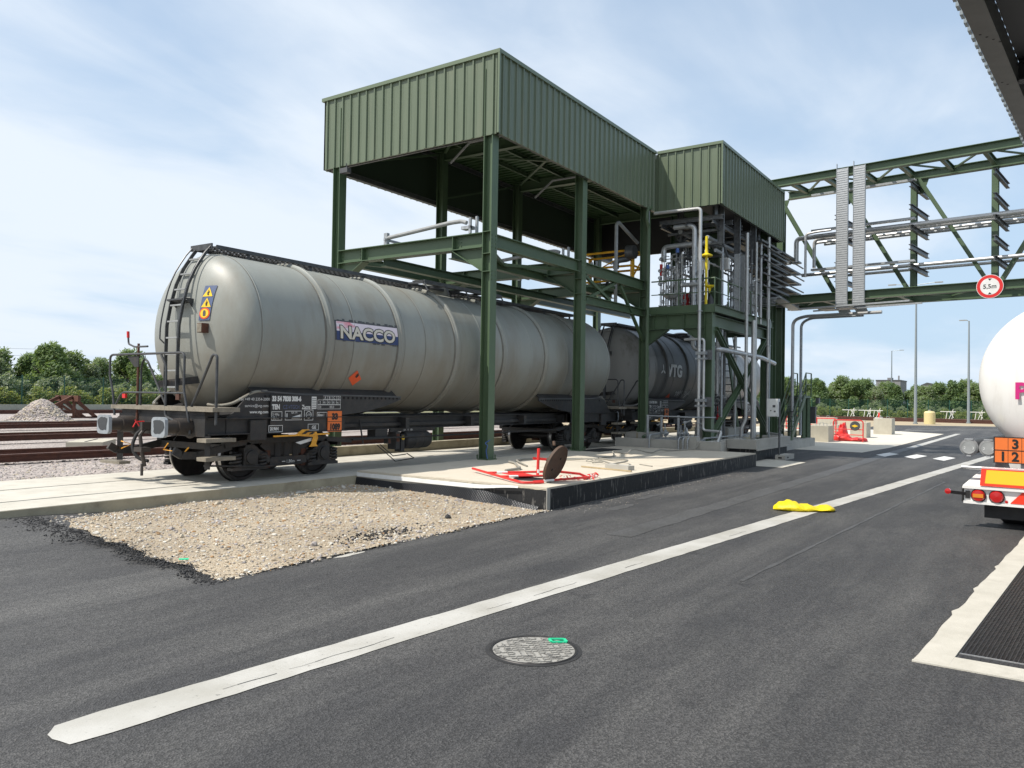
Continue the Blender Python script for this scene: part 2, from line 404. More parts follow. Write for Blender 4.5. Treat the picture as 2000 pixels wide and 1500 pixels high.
def tag(o, label, cat, group=None, kind=None):
    if kind: o['kind'] = kind
    if label: o['label'] = label
    if cat: o['category'] = cat
    if group: o['group'] = group
    return o
def ground(o, label, cat, kind='structure'):
    o['kind'] = kind; o['label'] = label; o['category'] = cat; return o
def copy_thing(o, loc, rotz=None, scale=None, label=None, group=None):
    c = o.copy(); COL.objects.link(c); c.location = loc
    if rotz is not None: c.rotation_euler = (0, 0, rotz)
    if scale is not None: c.scale = (scale,) * 3 if isinstance(scale, (int, float)) else scale
    if label: c['label'] = label
    if group: c['group'] = group
    for ch in o.children:
        d = ch.copy(); COL.objects.link(d); d.parent = c
        for g in ch.children:
            e = g.copy(); COL.objects.link(e); e.parent = d
    return c
def sm(t): t = max(0, min(1, t)); return t * t * (3 - 2 * t)
# ---------------------------------------------------------------- ground materials
def asphalt_mat():
    m = mat('asphalt', (0.05, 0.05, 0.052), 0.72); t = m.node_tree; L = t.links.new; p = t.nodes['Principled BSDF']
    tc = N(t, 'ShaderNodeTexCoord'); src = tc.outputs['Object']
    def nz(sc, det=6, ro=0.65, mapscale=None):
        n = N(t, 'ShaderNodeTexNoise'); n.inputs['Scale'].default_value = sc; n.inputs['Detail'].default_value = det; n.inputs['Roughness'].default_value = ro
        if mapscale:
            mp = N(t, 'ShaderNodeMapping'); mp.inputs['Scale'].default_value = mapscale; mp.inputs['Rotation'].default_value = (0, 0, 0.1); L(src, mp.inputs[0]); L(mp.outputs[0], n.inputs['Vector'])
        else: L(src, n.inputs['Vector'])
        return n.outputs[0]
    def ramp(s, a, b, ca, cb):
        r = N(t, 'ShaderNodeValToRGB'); r.color_ramp.elements[0].position = a; r.color_ramp.elements[0].color = (*ca, 1); r.color_ramp.elements[1].position = b; r.color_ramp.elements[1].color = (*cb, 1); L(s, r.inputs[0]); return r.outputs[0]
    def mix(f, a, b, mode='MIX', val=None):
        x = N(t, 'ShaderNodeMix', data_type='RGBA', blend_type=mode)
        if f is None: x.inputs[0].default_value = val
        else: L(f, x.inputs[0])
        L(a, x.inputs[6])
        if isinstance(b, tuple): x.inputs[7].default_value = (*b, 1)
        else: L(b, x.inputs[7])
        return x.outputs[2]
    base = ramp(nz(0.35, 8), 0.35, 0.7, (0.034, 0.034, 0.036), (0.052, 0.051, 0.051))
    dust = ramp(nz(0.8, 10, 0.74, (0.35, 1.3, 1)), 0.47, 0.75, (0, 0, 0), (0.85, 0.85, 0.85))
    c = mix(dust, base, (0.098, 0.096, 0.092))
    lanes = ramp(nz(1.0, 8, 0.66, (0.06, 0.9, 1)), 0.47, 0.66, (0, 0, 0), (0.75, 0.75, 0.75)); c = mix(lanes, c, (0.092, 0.090, 0.087))
    oil = ramp(nz(1.7, 5, 0.55), 0.66, 0.74, (0, 0, 0), (0.6, 0.6, 0.6)); c = mix(oil, c, (0.024, 0.024, 0.025))
    # stones in the wearing course
    vo = N(t, 'ShaderNodeTexVoronoi'); vo.inputs['Scale'].default_value = 85; L(src, vo.inputs['Vector'])
    sep = N(t, 'ShaderNodeSeparateColor'); L(vo.outputs['Color'], sep.inputs[0])
    st = ramp(sep.outputs[0], 0.2, 0.95, (0.6, 0.6, 0.6), (1.55, 1.54, 1.53))
    c = mix(None, c, st, 'MULTIPLY', 1.0)
    fl = N(t, 'ShaderNodeTexVoronoi'); fl.inputs['Scale'].default_value = 9; L(src, fl.inputs['Vector'])
    f1 = ramp(fl.outputs['Distance'], 0.035, 0.06, (1, 1, 1), (0, 0, 0))
    fn = ramp(nz(0.8, 4), 0.52, 0.62, (0, 0, 0), (1, 1, 1))
    fm = N(t, 'ShaderNodeMath', operation='MULTIPLY'); L(f1, fm.inputs[0]); L(fn, fm.inputs[1])
    c = mix(fm.outputs[0], c, (0.20, 0.185, 0.16))
    L(c, p.inputs['Base Color'])
    b = N(t, 'ShaderNodeBump'); b.inputs['Strength'].default_value = 0.6; b.inputs['Distance'].default_value = 0.010
    L(vo.outputs['Distance'], b.inputs['Height'])
    b2 = N(t, 'ShaderNodeBump'); b2.inputs['Strength'].default_value = 0.5; b2.inputs['Distance'].default_value = 0.012
    L(nz(60, 4), b2.inputs['Height']); L(b.outputs[0], b2.inputs['Normal']); L(b2.outputs[0], p.inputs['Normal'])
    M['asphalt'] = m
asphalt_mat()
def paint_mat(key, col, wear_lo, wear_hi, under, alpha=1.0):
    """thermoplastic marking: worn patches let the asphalt colour through"""
    m = mat(key, col, 0.6); t = m.node_tree; L = t.links.new; p = t.nodes['Principled BSDF']
    tc = N(t, 'ShaderNodeTexCoord')
    n = N(t, 'ShaderNodeTexNoise'); n.inputs['Scale'].default_value = 19; n.inputs['Detail'].default_value = 10; n.inputs['Roughness'].default_value = 0.75; L(tc.outputs['Object'], n.inputs['Vector'])
    r = N(t, 'ShaderNodeValToRGB'); r.color_ramp.elements[0].position = wear_lo; r.color_ramp.elements[0].color = (*under, 1); r.color_ramp.elements[1].position = wear_hi; r.color_ramp.elements[1].color = (*col, 1); L(n.outputs[0], r.inputs[0])
    n2 = N(t, 'ShaderNodeTexNoise'); n2.inputs['Scale'].default_value = 1.4; n2.inputs['Detail'].default_value = 6; L(tc.outputs['Object'], n2.inputs['Vector'])
    r2 = N(t, 'ShaderNodeValToRGB'); r2.color_ramp.elements[0].position = 0.35; r2.color_ramp.elements[0].color = (0.78, 0.77, 0.74, 1); r2.color_ramp.elements[1].position = 0.6; r2.color_ramp.elements[1].color = (1, 1, 1, 1); L(n2.outputs[0], r2.inputs[0])
    x = N(t, 'ShaderNodeMix', data_type='RGBA', blend_type='MULTIPLY'); x.inputs[0].default_value = 1; L(r.outputs[0], x.inputs[6]); L(r2.outputs[0], x.inputs[7]); L(x.outputs[2], p.inputs['Base Color'])
    b = N(t, 'ShaderNodeBump'); b.inputs['Strength'].default_value = 0.4; b.inputs['Distance'].default_value = 0.01; L(n.outputs[0], b.inputs['Height']); L(b.outputs[0], p.inputs['Normal'])
    M[key] = m
paint_mat('line_paint', (0.48, 0.47, 0.44), 0.32, 0.40, (0.17, 0.167, 0.16))
paint_mat('old_line', (0.105, 0.104, 0.103), 0.42, 0.62, (0.055, 0.055, 0.056))
paint_mat('dash_paint', (0.74, 0.74, 0.73), 0.22, 0.30, (0.3, 0.3, 0.3))
def stones_mat(key, scale, cols, bump=1.0, rough=0.9):
    m = mat(key, cols[0], rough); t = m.node_tree; L = t.links.new; p = t.nodes['Principled BSDF']
    tc = N(t, 'ShaderNodeTexCoord')
    vo = N(t, 'ShaderNodeTexVoronoi'); vo.inputs['Scale'].default_value = scale; L(tc.outputs['Object'], vo.inputs['Vector'])
    se = N(t, 'ShaderNodeSeparateColor'); L(vo.outputs['Color'], se.inputs[0])
    r = N(t, 'ShaderNodeValToRGB'); e = r.color_ramp.elements
    e[0].position = 0.0; e[0].color = (*cols[0], 1); e[1].position = 1.0; e[1].color = (*cols[-1], 1)
    for i in range(1, len(cols) - 1):
        q = e.new(i / (len(cols) - 1)); q.color = (*cols[i], 1)
    L(se.outputs[0], r.inputs[0])
    n = N(t, 'ShaderNodeTexNoise'); n.inputs['Scale'].default_value = 0.6; n.inputs['Detail'].default_value = 5; L(tc.outputs['Object'], n.inputs['Vector'])
    r2 = N(t, 'ShaderNodeValToRGB'); r2.color_ramp.elements[0].position = 0.3; r2.color_ramp.elements[0].color = (0.78, 0.76, 0.74, 1); r2.color_ramp.elements[1].position = 0.7; r2.color_ramp.elements[1].color = (1.1, 1.09, 1.07, 1); L(n.outputs[0], r2.inputs[0])
    x = N(t, 'ShaderNodeMix', data_type='RGBA', blend_type='MULTIPLY'); x.inputs[0].default_value = 1; L(r.outputs[0], x.inputs[6]); L(r2.outputs[0], x.inputs[7]); L(x.outputs[2], p.inputs['Base Color'])
    b = N(t, 'ShaderNodeBump'); b.invert = True; b.inputs['Strength'].default_value = bump; b.inputs['Distance'].default_value = 0.6 / scale; L(vo.outputs['Distance'], b.inputs['Height']); L(b.outputs[0], p.inputs['Normal'])
    M[key] = m
stones_mat('gravel_bed', 48, [(0.25, 0.20, 0.145), (0.37, 0.30, 0.21), (0.44, 0.37, 0.27), (0.33, 0.28, 0.22), (0.47, 0.42, 0.34)])
stones_mat('ballast_bed', 14, [(0.30, 0.27, 0.255), (0.40, 0.365, 0.345), (0.35, 0.30, 0.285), (0.45, 0.42, 0.40)])
stones_mat('crumb_bed', 26, [(0.014, 0.014, 0.014), (0.03, 0.03, 0.03), (0.022, 0.022, 0.022)])
mm('patch_tar', (0.02, 0.02, 0.021), 0.6, 0, var=0.3, vscale=8)
mm('terrain', (0.13, 0.14, 0.055), 0.95, 0, vscale=0.25, col2=(0.20, 0.18, 0.10), bump=0.4, bscale=4)
def grid(xs, ys, h):
    vs = [(x, y, h(x, y)) for y in ys for x in xs]; n = len(xs)
    fs = [(j * n + i, j * n + i + 1, (j + 1) * n + i + 1, (j + 1) * n + i) for j in range(len(ys) - 1) for i in range(n - 1)]
    return MB().add(vs, fs)
def lin(a, b, n): return [a + (b - a) * i / n for i in range(n + 1)]
def terr(x, y):
    if y < 15.55: return -0.25
    k = 1 - sm((x - 34) / 12)
    return -0.06 + k * (0.33 + 0.36 * sm((y - 22) / 30))
g = grid([-2600, -700, -200, -80] + lin(-40, 130, 34) + [160, 300, 800, 2600], [-2600, -600, -120, -40, 0, 10, 15.5, 15.6] + lin(18, 70, 26) + [90, 130, 300, 800, 2600], terr).build('ground', 'terrain')
ground(g, 'rough green and straw coloured ground reaching to the horizon beyond the yard', 'ground')
def asph(x, y): return 0.20 * sm((y - 8.3) / 3.4) * sm((8.5 - x) / 3.5)
g = grid([-60, -30, -12, -6, -3] + lin(-2, 12, 28) + [16, 22, 30, 45, 60, 78], [-70, -30, -12, -4, 0, 3, 5] + lin(6, 11.73, 15), asph).build('asphalt_road', 'asphalt')
ground(g, 'dark grey asphalt roadway in the foreground', 'road')
# far end of the roadway, bare earth and tracks beyond
g = MB().sheet([(78, -70, 0), (89, -70, 0), (86, 0, 0), (80, 9, 0), (78, 11.7, 0)]).build('asphalt_road_end', 'asphalt'); ground(g, 'far end of the asphalt roadway beside the lamp posts', 'road')
g = MB().sheet([(46, 11.73, 0.0), (78, 11.73, 0.0), (80, 9, -0.004), (86, 0, -0.004), (89, -70, -0.004), (122, -70, -0.01), (122, 50, -0.01), (46, 50, -0.01)]).build('sandy_ground', 'sand'); ground(g, 'sandy yellow ground around the far tracks', 'ground')
# concrete slab with the two sunk rails
SZ = 0.30
b = MB()
b.box(-45, 60, 11.732, 12.58, -0.3, SZ); b.box(-45, 60, 12.655, 14.09, -0.3, SZ); b.box(-45, 60, 14.165, 15.56, -0.3, SZ)
g = b.build('track_slab', 'concrete_light', smooth=0); ground(g, 'pale concrete slab the tank wagons stand on', 'pavement')
# joints of the slab, tan stained edge face
b = MB()
for y in (12.617, 14.127): b.box(-45, 60, y - 0.036, y + 0.036, -0.3, SZ - 0.045)
g = b.build('groove_bed', 'pit', smooth=0); ground(g, 'dark flangeway grooves along the concrete slab', 'groove')
b = MB().box(-45, 60, 11.712, 11.730, -0.3, SZ - 0.006)
g = b.build('slab_edge', 'concrete_side', smooth=0); ground(g, 'tan stained front edge of the concrete track slab', 'kerb')
# gravel patch
GP = [(5.98, 11.71), (5.75, 10.6), (5.5, 9.2), (5.2, 7.25), (6.2, 7.18), (7.2, 7.14), (9.2, 7.10), (11.72, 7.10), (11.72, 11.71)]
def inpoly(x, y, P):
    c = False; j = len(P) - 1
    for i in range(len(P)):
        if (P[i][1] > y) != (P[j][1] > y) and x < (P[j][0] - P[i][0]) * (y - P[i][1]) / (P[j][1] - P[i][1]) + P[i][0]: c = not c
        j = i
    return c
def gh(x, y): return 0.012 + 0.11 * sm((y - 7.1) / 4.2) + 0.05 * sm((6.6 - x) / 1.2) * sm((y - 8.4) / 3) + 0.012 * math.sin(x * 3.1 + y) * math.sin(y * 2.7 - x)
bx = lin(5.2, 11.72, 44); by = lin(7.1, 11.71, 34)
def gx(x, y):                                  # bend the left rim to the ragged asphalt edge
    k = (x - 5.2) / 6.52; left = 5.2 + 0.26 * (y - 7.2) / 4.5 + 0.05 * math.sin(y * 5) + 0.03 * math.sin(y * 13)
    return left + k * (11.72 - left)
vs = []; n = len(bx)
for y in by:
    for x in bx:
        X = gx(x, y); vs.append((X, y + (0.03 * math.sin(X * 4.1) + 0.02 * math.sin(X * 11) if y < 7.2 else 0), gh(X, y)))
b = MB().add(vs, [(j * n + i, j * n + i + 1, (j + 1) * n + i + 1, (j + 1) * n + i) for j in range(len(by) - 1) for i in range(n - 1)])
g = b.build('gravel_patch', 'gravel_bed'); ground(g, 'beige gravel patch between the roadway and the slab', 'gravel')
PH = (1 + 5 ** 0.5) / 2
ICV = [V(p).normalized() for p in [(-1, PH, 0), (1, PH, 0), (-1, -PH, 0), (1, -PH, 0), (0, -1, PH), (0, 1, PH), (0, -1, -PH), (0, 1, -PH), (PH, 0, -1), (PH, 0, 1), (-PH, 0, -1), (-PH, 0, 1)]]
ICF = [(0, 11, 5), (0, 5, 1), (0, 1, 7), (0, 7, 10), (0, 10, 11), (1, 5, 9), (5, 11, 4), (11, 10, 2), (10, 7, 6), (7, 1, 8), (3, 9, 4), (3, 4, 2), (3, 2, 6), (3, 6, 8), (3, 8, 9), (4, 9, 5), (2, 4, 11), (6, 2, 10), (8, 6, 7), (9, 8, 1)]
def scatter(name, spots, mats, weights=None):
    """spots: (x, y, z, size); every stone a jagged little pebble of its own"""
    b = MB(); idx = []
    for x, y, z, s in spots:
        a = random.uniform(0, 6.28); ca, sa = math.cos(a), math.sin(a)
        sx, sy, sz = s * random.uniform(0.7, 1.4), s * random.uniform(0.6, 1.0), s * random.uniform(0.45, 0.8)
        vs = []
        for q in ICV:
            k = random.uniform(0.75, 1.15); px, py = q.x * sx * k, q.y * sy * k
            vs.append((x + px * ca - py * sa, y + px * sa + py * ca, z + sz * 0.35 + q.z * sz * k))
        b.add(vs, ICF); idx += [random.choices(range(len(mats)), weights)[0]] * 20
    o = b.build(name, mats, smooth=0); o.data.polygons.foreach_set('material_index', idx); return o
sp = []
while len(sp) < 10000:
    x, y = random.uniform(5.1, 11.7), random.uniform(7.0, 11.68)
    if x < gx(5.2, y) - 0.02: continue
    s = random.choice((0.007, 0.009, 0.009, 0.012, 0.012, 0.016, 0.020, 0.027))
    if random.random() < 0.02: s *= 1.7
    sp.append((x, y, gh(x, y), s))
g = scatter('gravel_stones', sp, ['stone_pale', 'stone_beige', 'stone_grey', 'stone_white', 'stone_rust'], (5, 3, 4, 3, 1)); tag(g, 'loose beige stones lying over the gravel patch', 'gravel', kind='stuff')
# dark loose asphalt crumbs along the ragged rim
sp = []
for i in range(1900):
    y = random.uniform(7.0, 11.6); d = random.gauss(-0.07, 0.075) - (0.5 * random.random() * random.random() if y > 9.8 else 0)
    sp.append((gx(5.2, y) + d, y, max(gh(gx(5.2, y), y), asph(gx(5.2, y) + d, y)) - 0.004, random.uniform(0.006, 0.018)))
for i in range(320):
    x = random.gauss(8.1, 0.45); y = random.gauss(7.62, 0.16); sp.append((x, y, gh(x, y) + 0.004, random.uniform(0.008, 0.022)))
for i in range(500):
    x = random.uniform(5.2, 11.5); sp.append((x, 7.09 + random.gauss(0, 0.03), 0.005, random.uniform(0.006, 0.014)))
g = scatter('asphalt_crumbs', sp, ['tar_crumb']); tag(g, 'black crumbs of loose asphalt along the gravel rim', 'asphalt crumbs', kind='stuff')
# pale grit strewn on the road by the platform
sp = [(random.uniform(11.9, 22), 7.12 - abs(random.gauss(0, 0.35)) - 0.02, 0.0, random.uniform(0.004, 0.010)) for i in range(420)]
g = scatter('road_grit', sp, ['stone_grey', 'stone_pale']); tag(g, 'pale grit strewn on the asphalt along the platform foot', 'grit', kind='stuff')
# bigger single stones
for x, y, s, m_, lb in ((9.87, 7.85, 0.07, 'tar_crumb', 'black lump of asphalt lying on the gravel near the platform'), (6.6, 8.35, 0.05, 'stone_pale', 'pale stone on the gravel near its left rim'), (7.0, 7.75, 0.06, 'stone_grey', 'grey stone on the gravel close to the road edge')):
    tag(scatter('stone', [(x, y, gh(x, y), s)], [m_]), lb, 'stone')
# ballast beyond the slab
def bal(x, y): return terr(x, y) + 0.015
g = grid(lin(-45, 46, 30), [15.62] + lin(17, 50, 33), bal).build('ballast', 'ballast_bed'); ground(g, 'pinkish grey track ballast beyond the concrete slab', 'ballast')
sp = []
for i in range(7500):
    y = 15.65 + 4.6 * random.random() ** 1.3; x = random.uniform(4, 21)
    sp.append((x, y, bal(x, y) - 0.01, random.uniform(0.022, 0.042)))
g = scatter('ballast_stones', sp, ['stone_pink', 'stone_grey', 'stone_pale'], (4, 4, 1)); tag(g, 'loose ballast stones beside the concrete slab', 'ballast', kind='stuff')
# walking strip between the tracks
g = MB().sheet([(-30, 30.5, 0.30 + 0.09), (30, 27.3, 0.39), (30, 29.8, 0.42), (-30, 33.2, 0.45)]).build('service_path', 'concrete'); ground(g, 'grey path strip between the left hand tracks', 'path')
# kerb behind the track
b = MB().box(12.6, 46, 15.565, 15.80, -0.2, 0.56)
g = b.build('track_kerb', 'concrete_side', smooth=0); ground(g, 'tan concrete kerb behind the tank wagon', 'kerb')
# road markings
def strip(name, pts_l, pts_r, z, m_, lab, cat='road marking'):
    n = len(pts_l); vs = [(x, y, z) for x, y in pts_l] + [(x, y, z) for x, y in pts_r]
    o = MB().add(vs, [(i, i + 1, n + i + 1, n + i) for i in range(n - 1)]).build(name, m_); return ground(o, lab, cat)
def line_pts(x0, y0, x1, y1, n, off, wob):
    r = []; dx, dy = x1 - x0, y1 - y0; l = math.hypot(dx, dy); nx, ny = -dy / l, dx / l
    for i in range(n + 1):
        t = i / n; w = off + random.uniform(-wob, wob); r.append((x0 + dx * t + nx * w, y0 + dy * t + ny * w))
    return r
A = line_pts(2.40, 4.60, 41, 1.02, 200, 0.165, 0.008); B_ = line_pts(2.32, 4.585, 41, 1.02, 200, -0.165, 0.008)
A = [(2.262, 4.66), (2.30, 4.70), (2.345, 4.752)] + A[1:]; B_ = [(2.250, 4.58), (2.262, 4.52), (2.272, 4.435)] + B_[1:]
strip('white_line', A, B_, 0.005, 'line_paint', 'long worn white line running across the foreground asphalt')
b = MB(); cy = lambda x: 4.59 - (x - 2.33) * .0926 - .05
for q0, n_ in ((3.25, 4), (3.75, 9), (5.9, 3), (6.6, 7), (8.3, 4), (11.2, 5)):
    p_ = [(q0 + .11 * k + random.uniform(-.03, .03), cy(q0 + .11 * k) + random.uniform(-.012, .012)) for k in range(n_ + 1)]
    for (x0, y0), (x1, y1) in zip(p_, p_[1:]):
        w0 = random.uniform(.0015, .004); b.sheet([(x0, y0 - w0, .0075), (x1, y1 - w0, .0075), (x1, y1 + w0, .0075), (x0, y0 + w0, .0075)])
ground(b.build('line_crack', 'old_line'), 'thin broken crack running along inside the long white line', 'crack')
strip('white_line', line_pts(38.6, 4.80, 60, 4.57, 20, 0.16, 0.01), line_pts(38.6, 4.80, 60, 4.57, 20, -0.16, 0.01), 0.005, 'line_paint', 'white line beside the bright concrete paving')
strip('faded_line', line_pts(10.2, 5.0, 38.55, 4.83, 50, 0.19, 0.03), line_pts(10.2, 5.0, 38.55, 4.83, 50, -0.19, 0.03), 0.004, 'old_line', 'faded grey trace of an old line on the asphalt')
strip('faded_line', line_pts(8.5, 2.7, 22.5, 2.0, 40, 0.025, 0.012), line_pts(8.5, 2.7, 22.5, 2.0, 40, -0.02, 0.012), 0.004, 'old_line', 'thin pale scratch line on the asphalt left of the trailer')
for k, (cx, cy) in enumerate(((32.9, 4.87), (32.55, 3.86), (32.2, 2.9))):
    o = MB().sheet([(cx - 1.35, cy - 0.12, 0.0065), (cx + 0.6, cy - 0.32, 0.0065), (cx + 1.35, cy + 0.12, 0.0065), (cx - 0.5, cy + 0.32, 0.0065)]).build('white_dash', 'dash_paint')
    ground(o, ('white dash nearest the green pipe bridge leg', 'white dash in the middle of the row of three', 'white dash next to the long white line')[k], 'road marking')
def arc(name, pts, w, lab):
    l = []; r = []
    for i, p in enumerate(pts):
        a = pts[max(0, i - 1)]; c = pts[min(len(pts) - 1, i + 1)]; dx, dy = c[0] - a[0], c[1] - a[1]; q = math.hypot(dx, dy); l.append((p[0] - dy / q * w, p[1] + dx / q * w)); r.append((p[0] + dy / q * w, p[1] - dx / q * w))
    strip(name, l, r, 0.005, 'line_paint', lab)
arc('white_line', [(60 + 14 * t, 8.4 - 1.2 * t - 6 * t * t) for t in lin(0, 1, 10)], 0.09, 'thin curved white line on the far road bend')
arc('white_line', [(66 + 10 * t, 8.5 - 0.8 * t - 7.5 * t * t) for t in lin(0, 1, 10)], 0.07, 'outer thin curved white line on the far road bend')
# bright paving
o = MB().sheet([(33.4, 11.73, 0.006), (33.4, 5.85, 0.006), (38, 5.52, 0.006), (58.5, 5.28, 0.006), (61.5, 8.8, 0.006), (64, 11.73, 0.006)]).build('concrete_paving', 'paving'); ground(o, 'bright cream concrete paving beyond the loading bay', 'pavement')
o = MB().sheet([(23.78, 8.2, 0.006), (23.78, 6.35, 0.006), (26.4, 6.3, 0.006), (27.0, 7.6, 0.006), (27.0, 8.2, 0.006)]).build('concrete_apron', 'concrete_light'); ground(o, 'small pale concrete apron at the end of the platform', 'pavement')
# repair scars
for (x, y, w, h, lb) in ((6.9, 7.0, 0.28, 0.05, 'pale cement smear on the asphalt at the gravel tip'), (12.9, 6.3, 0.55, 0.12, 'pale cement smear on the asphalt near the platform corner'), (14.6, 6.55, 0.6, 0.10, 'longer pale smear on the asphalt along the platform')):
    pts = [(x + w * math.cos(t) * random.uniform(.8, 1.1), y + h * math.sin(t) * random.uniform(.7, 1.2), 0.004) for t in lin(0, 6.283 * 19 / 20, 19)]
    ground(MB().sheet(pts).build('cement_smear', 'old_line' if w > 0.5 else 'concrete'), lb, 'stain')
# ---------------------------------------------------------------- tank wagons
YC = 13.372; RZ = SZ; LW = 17.1
def make_wagon(X0, label, tank_mats, near):
    """tank wagon whose near buffers touch X0; near=True adds the detail the camera can read"""
    W_ = thing('tank_wagon', label, 'tank wagon', (X0, YC, RZ), 'tank wagons')
    TZ, TR = 3.1, 1.54
    P = lambda x, y, z: (X0 + x, YC + y, z)          # y negative = camera side
    ends = ((0, 1), (LW, -1))
    def ex(e, x): return e[0] + e[1] * x
    # tank with dished ends, weld beads and stiffening rings
    prof = [(0.97 + 0.62 * (1 - math.cos(t)) ** 1.0, TR * math.sin(t) ** 0.82) for t in lin(0.02, math.pi / 2, 14)]
    prof = [(0.965, 0.0)] + prof
    def bead(x, w, h): return [(x - w, TR), (x - w * 0.6, TR + h * 0.8), (x, TR + h), (x + w * 0.6, TR + h * 0.8), (x + w, TR)]
    ringsX = [3.25, 5.35, 7.4, 9.45, 11.55, 13.65]; welds = [1.62, 3.93, 6.22, 8.45, 10.75, 12.8, LW - 1.62]
    mid = []
    for x in sorted(ringsX + welds): mid += bead(x, 0.022, 0.010)
    pr = prof + mid + [(LW - a, r) for a, r in reversed(prof)]
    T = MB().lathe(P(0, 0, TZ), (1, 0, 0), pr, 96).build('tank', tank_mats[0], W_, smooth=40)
    if tank_mats[1]:  # darker band over the tank, the roof shadow put into its colour
        xs = [a for a in pr if 2.35 < a[0] < 8.4]
        MB().lathe(P(0, 0, TZ), (1, 0, 0), [(2.3, TR + 0.004)] + [(a, r + 0.004) for a, r in xs] + [(8.6, TR + 0.004)], 96).build('shadow_band', tank_mats[1], T, smooth=40)
    for x in ringsX:
        MB().lathe(P(x, 0, TZ), (1, 0, 0), [(-0.10, TR - .01), (-0.095, TR + 0.028), (-0.06, TR + 0.035), (-0.035, TR + 0.065), (0.035, TR + 0.065), (0.06, TR + 0.035), (0.095, TR + 0.028), (0.10, TR - .01)], 96).build('stiffening_ring', tank_mats[2], T, smooth=40)
    for x in ringsX:
        for d in (-0.118, 0.118): MB().lathe(P(x + d, 0, TZ), (1, 0, 0), [(-.018, TR + .0035), (.018, TR + .0035)], 96).build('seam', 'seam_dirt' if near else 'pit', T, smooth=40)
    for x in (1.62, 3.93, 6.22): MB().lathe(P(x - .03, 0, TZ), (1, 0, 0), [(-.009, TR + .0035), (.009, TR + .0035)], 96).build('seam', 'seam_dirt' if near else 'pit', T, smooth=40)
    # roof walkway with manway
    b = MB(); tz = TZ + TR + 0.10
    for y in (-0.33, 0.33): b.beam(P(1.45, y, tz), P(15.7, y, tz), 0.035, 0.07)
    for k in range(96):
        x = 1.5 + k * 0.148; b.beam(P(x, -0.33, tz + 0.01), P(x, 0.33, tz + 0.01), 0.02, 0.03)
    for k in range(5): b.beam(P(1.5, -0.26 + 0.13 * k, tz + 0.03), P(15.6, -0.26 + 0.13 * k, tz + 0.03), 0.05, 0.012)
    for x in lin(2.2, 15, 8): b.beam(P(x, -0.3, tz - 0.14), P(x, -0.3, tz), 0.06, 0.02); b.beam(P(x, 0.3, tz - 0.14), P(x, 0.3, tz), 0.06, 0.02)
    b.build('walkway', 'steel_bar', W_)
    b = MB(); mzx = 8.4
    for y in (-0.85, 0.85): b.beam(P(6.9, y, tz + 0.02), P(10.2, y, tz + 0.02), 0.05, 0.09); b.beam(P(6.9, y * 0.75, tz + 0.05), P(10.2, y * 0.75, tz + 0.05), 0.34, 0.02)
    for x in lin(6.9, 10.2, 4): b.beam(P(x, -0.85, tz + 0.0), P(x, 0.85, tz + 0.0), 0.05, 0.05); b.tube([P(x, -0.86, tz), P(x, -0.98, tz - 0.22)], 0.02, 6)
    b.build('working_platform', 'steel_bar', W_)
    MB().lathe(P(mzx, 0, TZ + TR - 0.1), (0, 0, 1), [(0, .36), (0.3, .36), (0.3, .42), (0.36, .42), (0.42, .2), (0.44, 0)], 24).build('manway', tank_mats[0], T)
    # end ladder with hand rails (camera end)
    for e in ends[:1] if not near else ends[:1]:
        b = MB()
        arcp = [(0.80, 1.98), (0.80, 2.6), (0.81, 3.2), (0.88, 3.6), (0.98, 3.98), (1.12, 4.3), (1.30, 4.58), (1.40, 4.72)]
        for y in (-0.16, 0.22):
            for (xa, za), (xb, zb) in zip(arcp, arcp[1:]): b.beam(P(ex(e, xa), y, za), P(ex(e, xb), y, zb), 0.022, 0.062, (1, 0, 0))
        b.box(*sorted((X0 + ex(e, 1.36), X0 + ex(e, 1.39))), YC - .30, YC + .36, 4.69, 4.80)
        L_ = b.build('ladder', 'steel_bar', W_)
        def at(z):
            for (xa, za), (xb, zb) in zip(arcp, arcp[1:]):
                if za <= z <= zb: return xa + (xb - xa) * (z - za) / (zb - za)
            return arcp[-1][0]
        for z in lin(2.05, 4.5, 8):
            MB().beam(P(ex(e, at(z)), -.16, z), P(ex(e, at(z)), 0.22, z), 0.045, 0.028).build('rung', 'grey_paint', L_)
        for y in (-0.26, 0.32):
            pts = [(0.80, 2.86)] + [(at(z) - 0.07, z) for z in lin(2.95, 4.6, 9)] + [(1.38, 4.76)]
            MB().tube([P(ex(e, x), y + (0.06 if i == 0 and y < 0 else -0.06 if i == 0 else 0), z) for i, (x, z) in enumerate(pts)], 0.014, 8).build('grab_rail', 'steel_bar', L_)
        # brackets to the tank
        MB().poly([P(0.83, -0.22, 3.70), P(0.83, 0.28, 3.70), P(1.12, 0.22, 3.62), P(1.12, -.16, 3.62)], (0, 0, -0.03)).poly([P(0.83, -0.32, 3.70), P(1.12, -0.28, 3.70), P(1.12, -0.26, 3.42), ], (0, 0.02, 0)).poly([P(0.83, 0.22, 3.70), P(1.12, 0.20, 3.70), P(1.12, 0.20, 3.42), ], (0, 0.02, 0)).build('ladder_bracket', 'steel_bar', L_)
        MB().beam(P(0.84, -0.35, 2.16), P(0.84, 0.5, 2.10), 0.02, 0.13).beam(P(0.84, -0.33, 2.16), P(1.14, -0.40, 2.2), 0.02, 0.13).beam(P(0.84, 0.5, 2.10), P(1.14, 0.5, 2.12), 0.02, 0.13).build('lower_bracket', 'bogie_black', L_)
    # underframe: solebars, saddles, centre sill, headstocks
    b = MB()
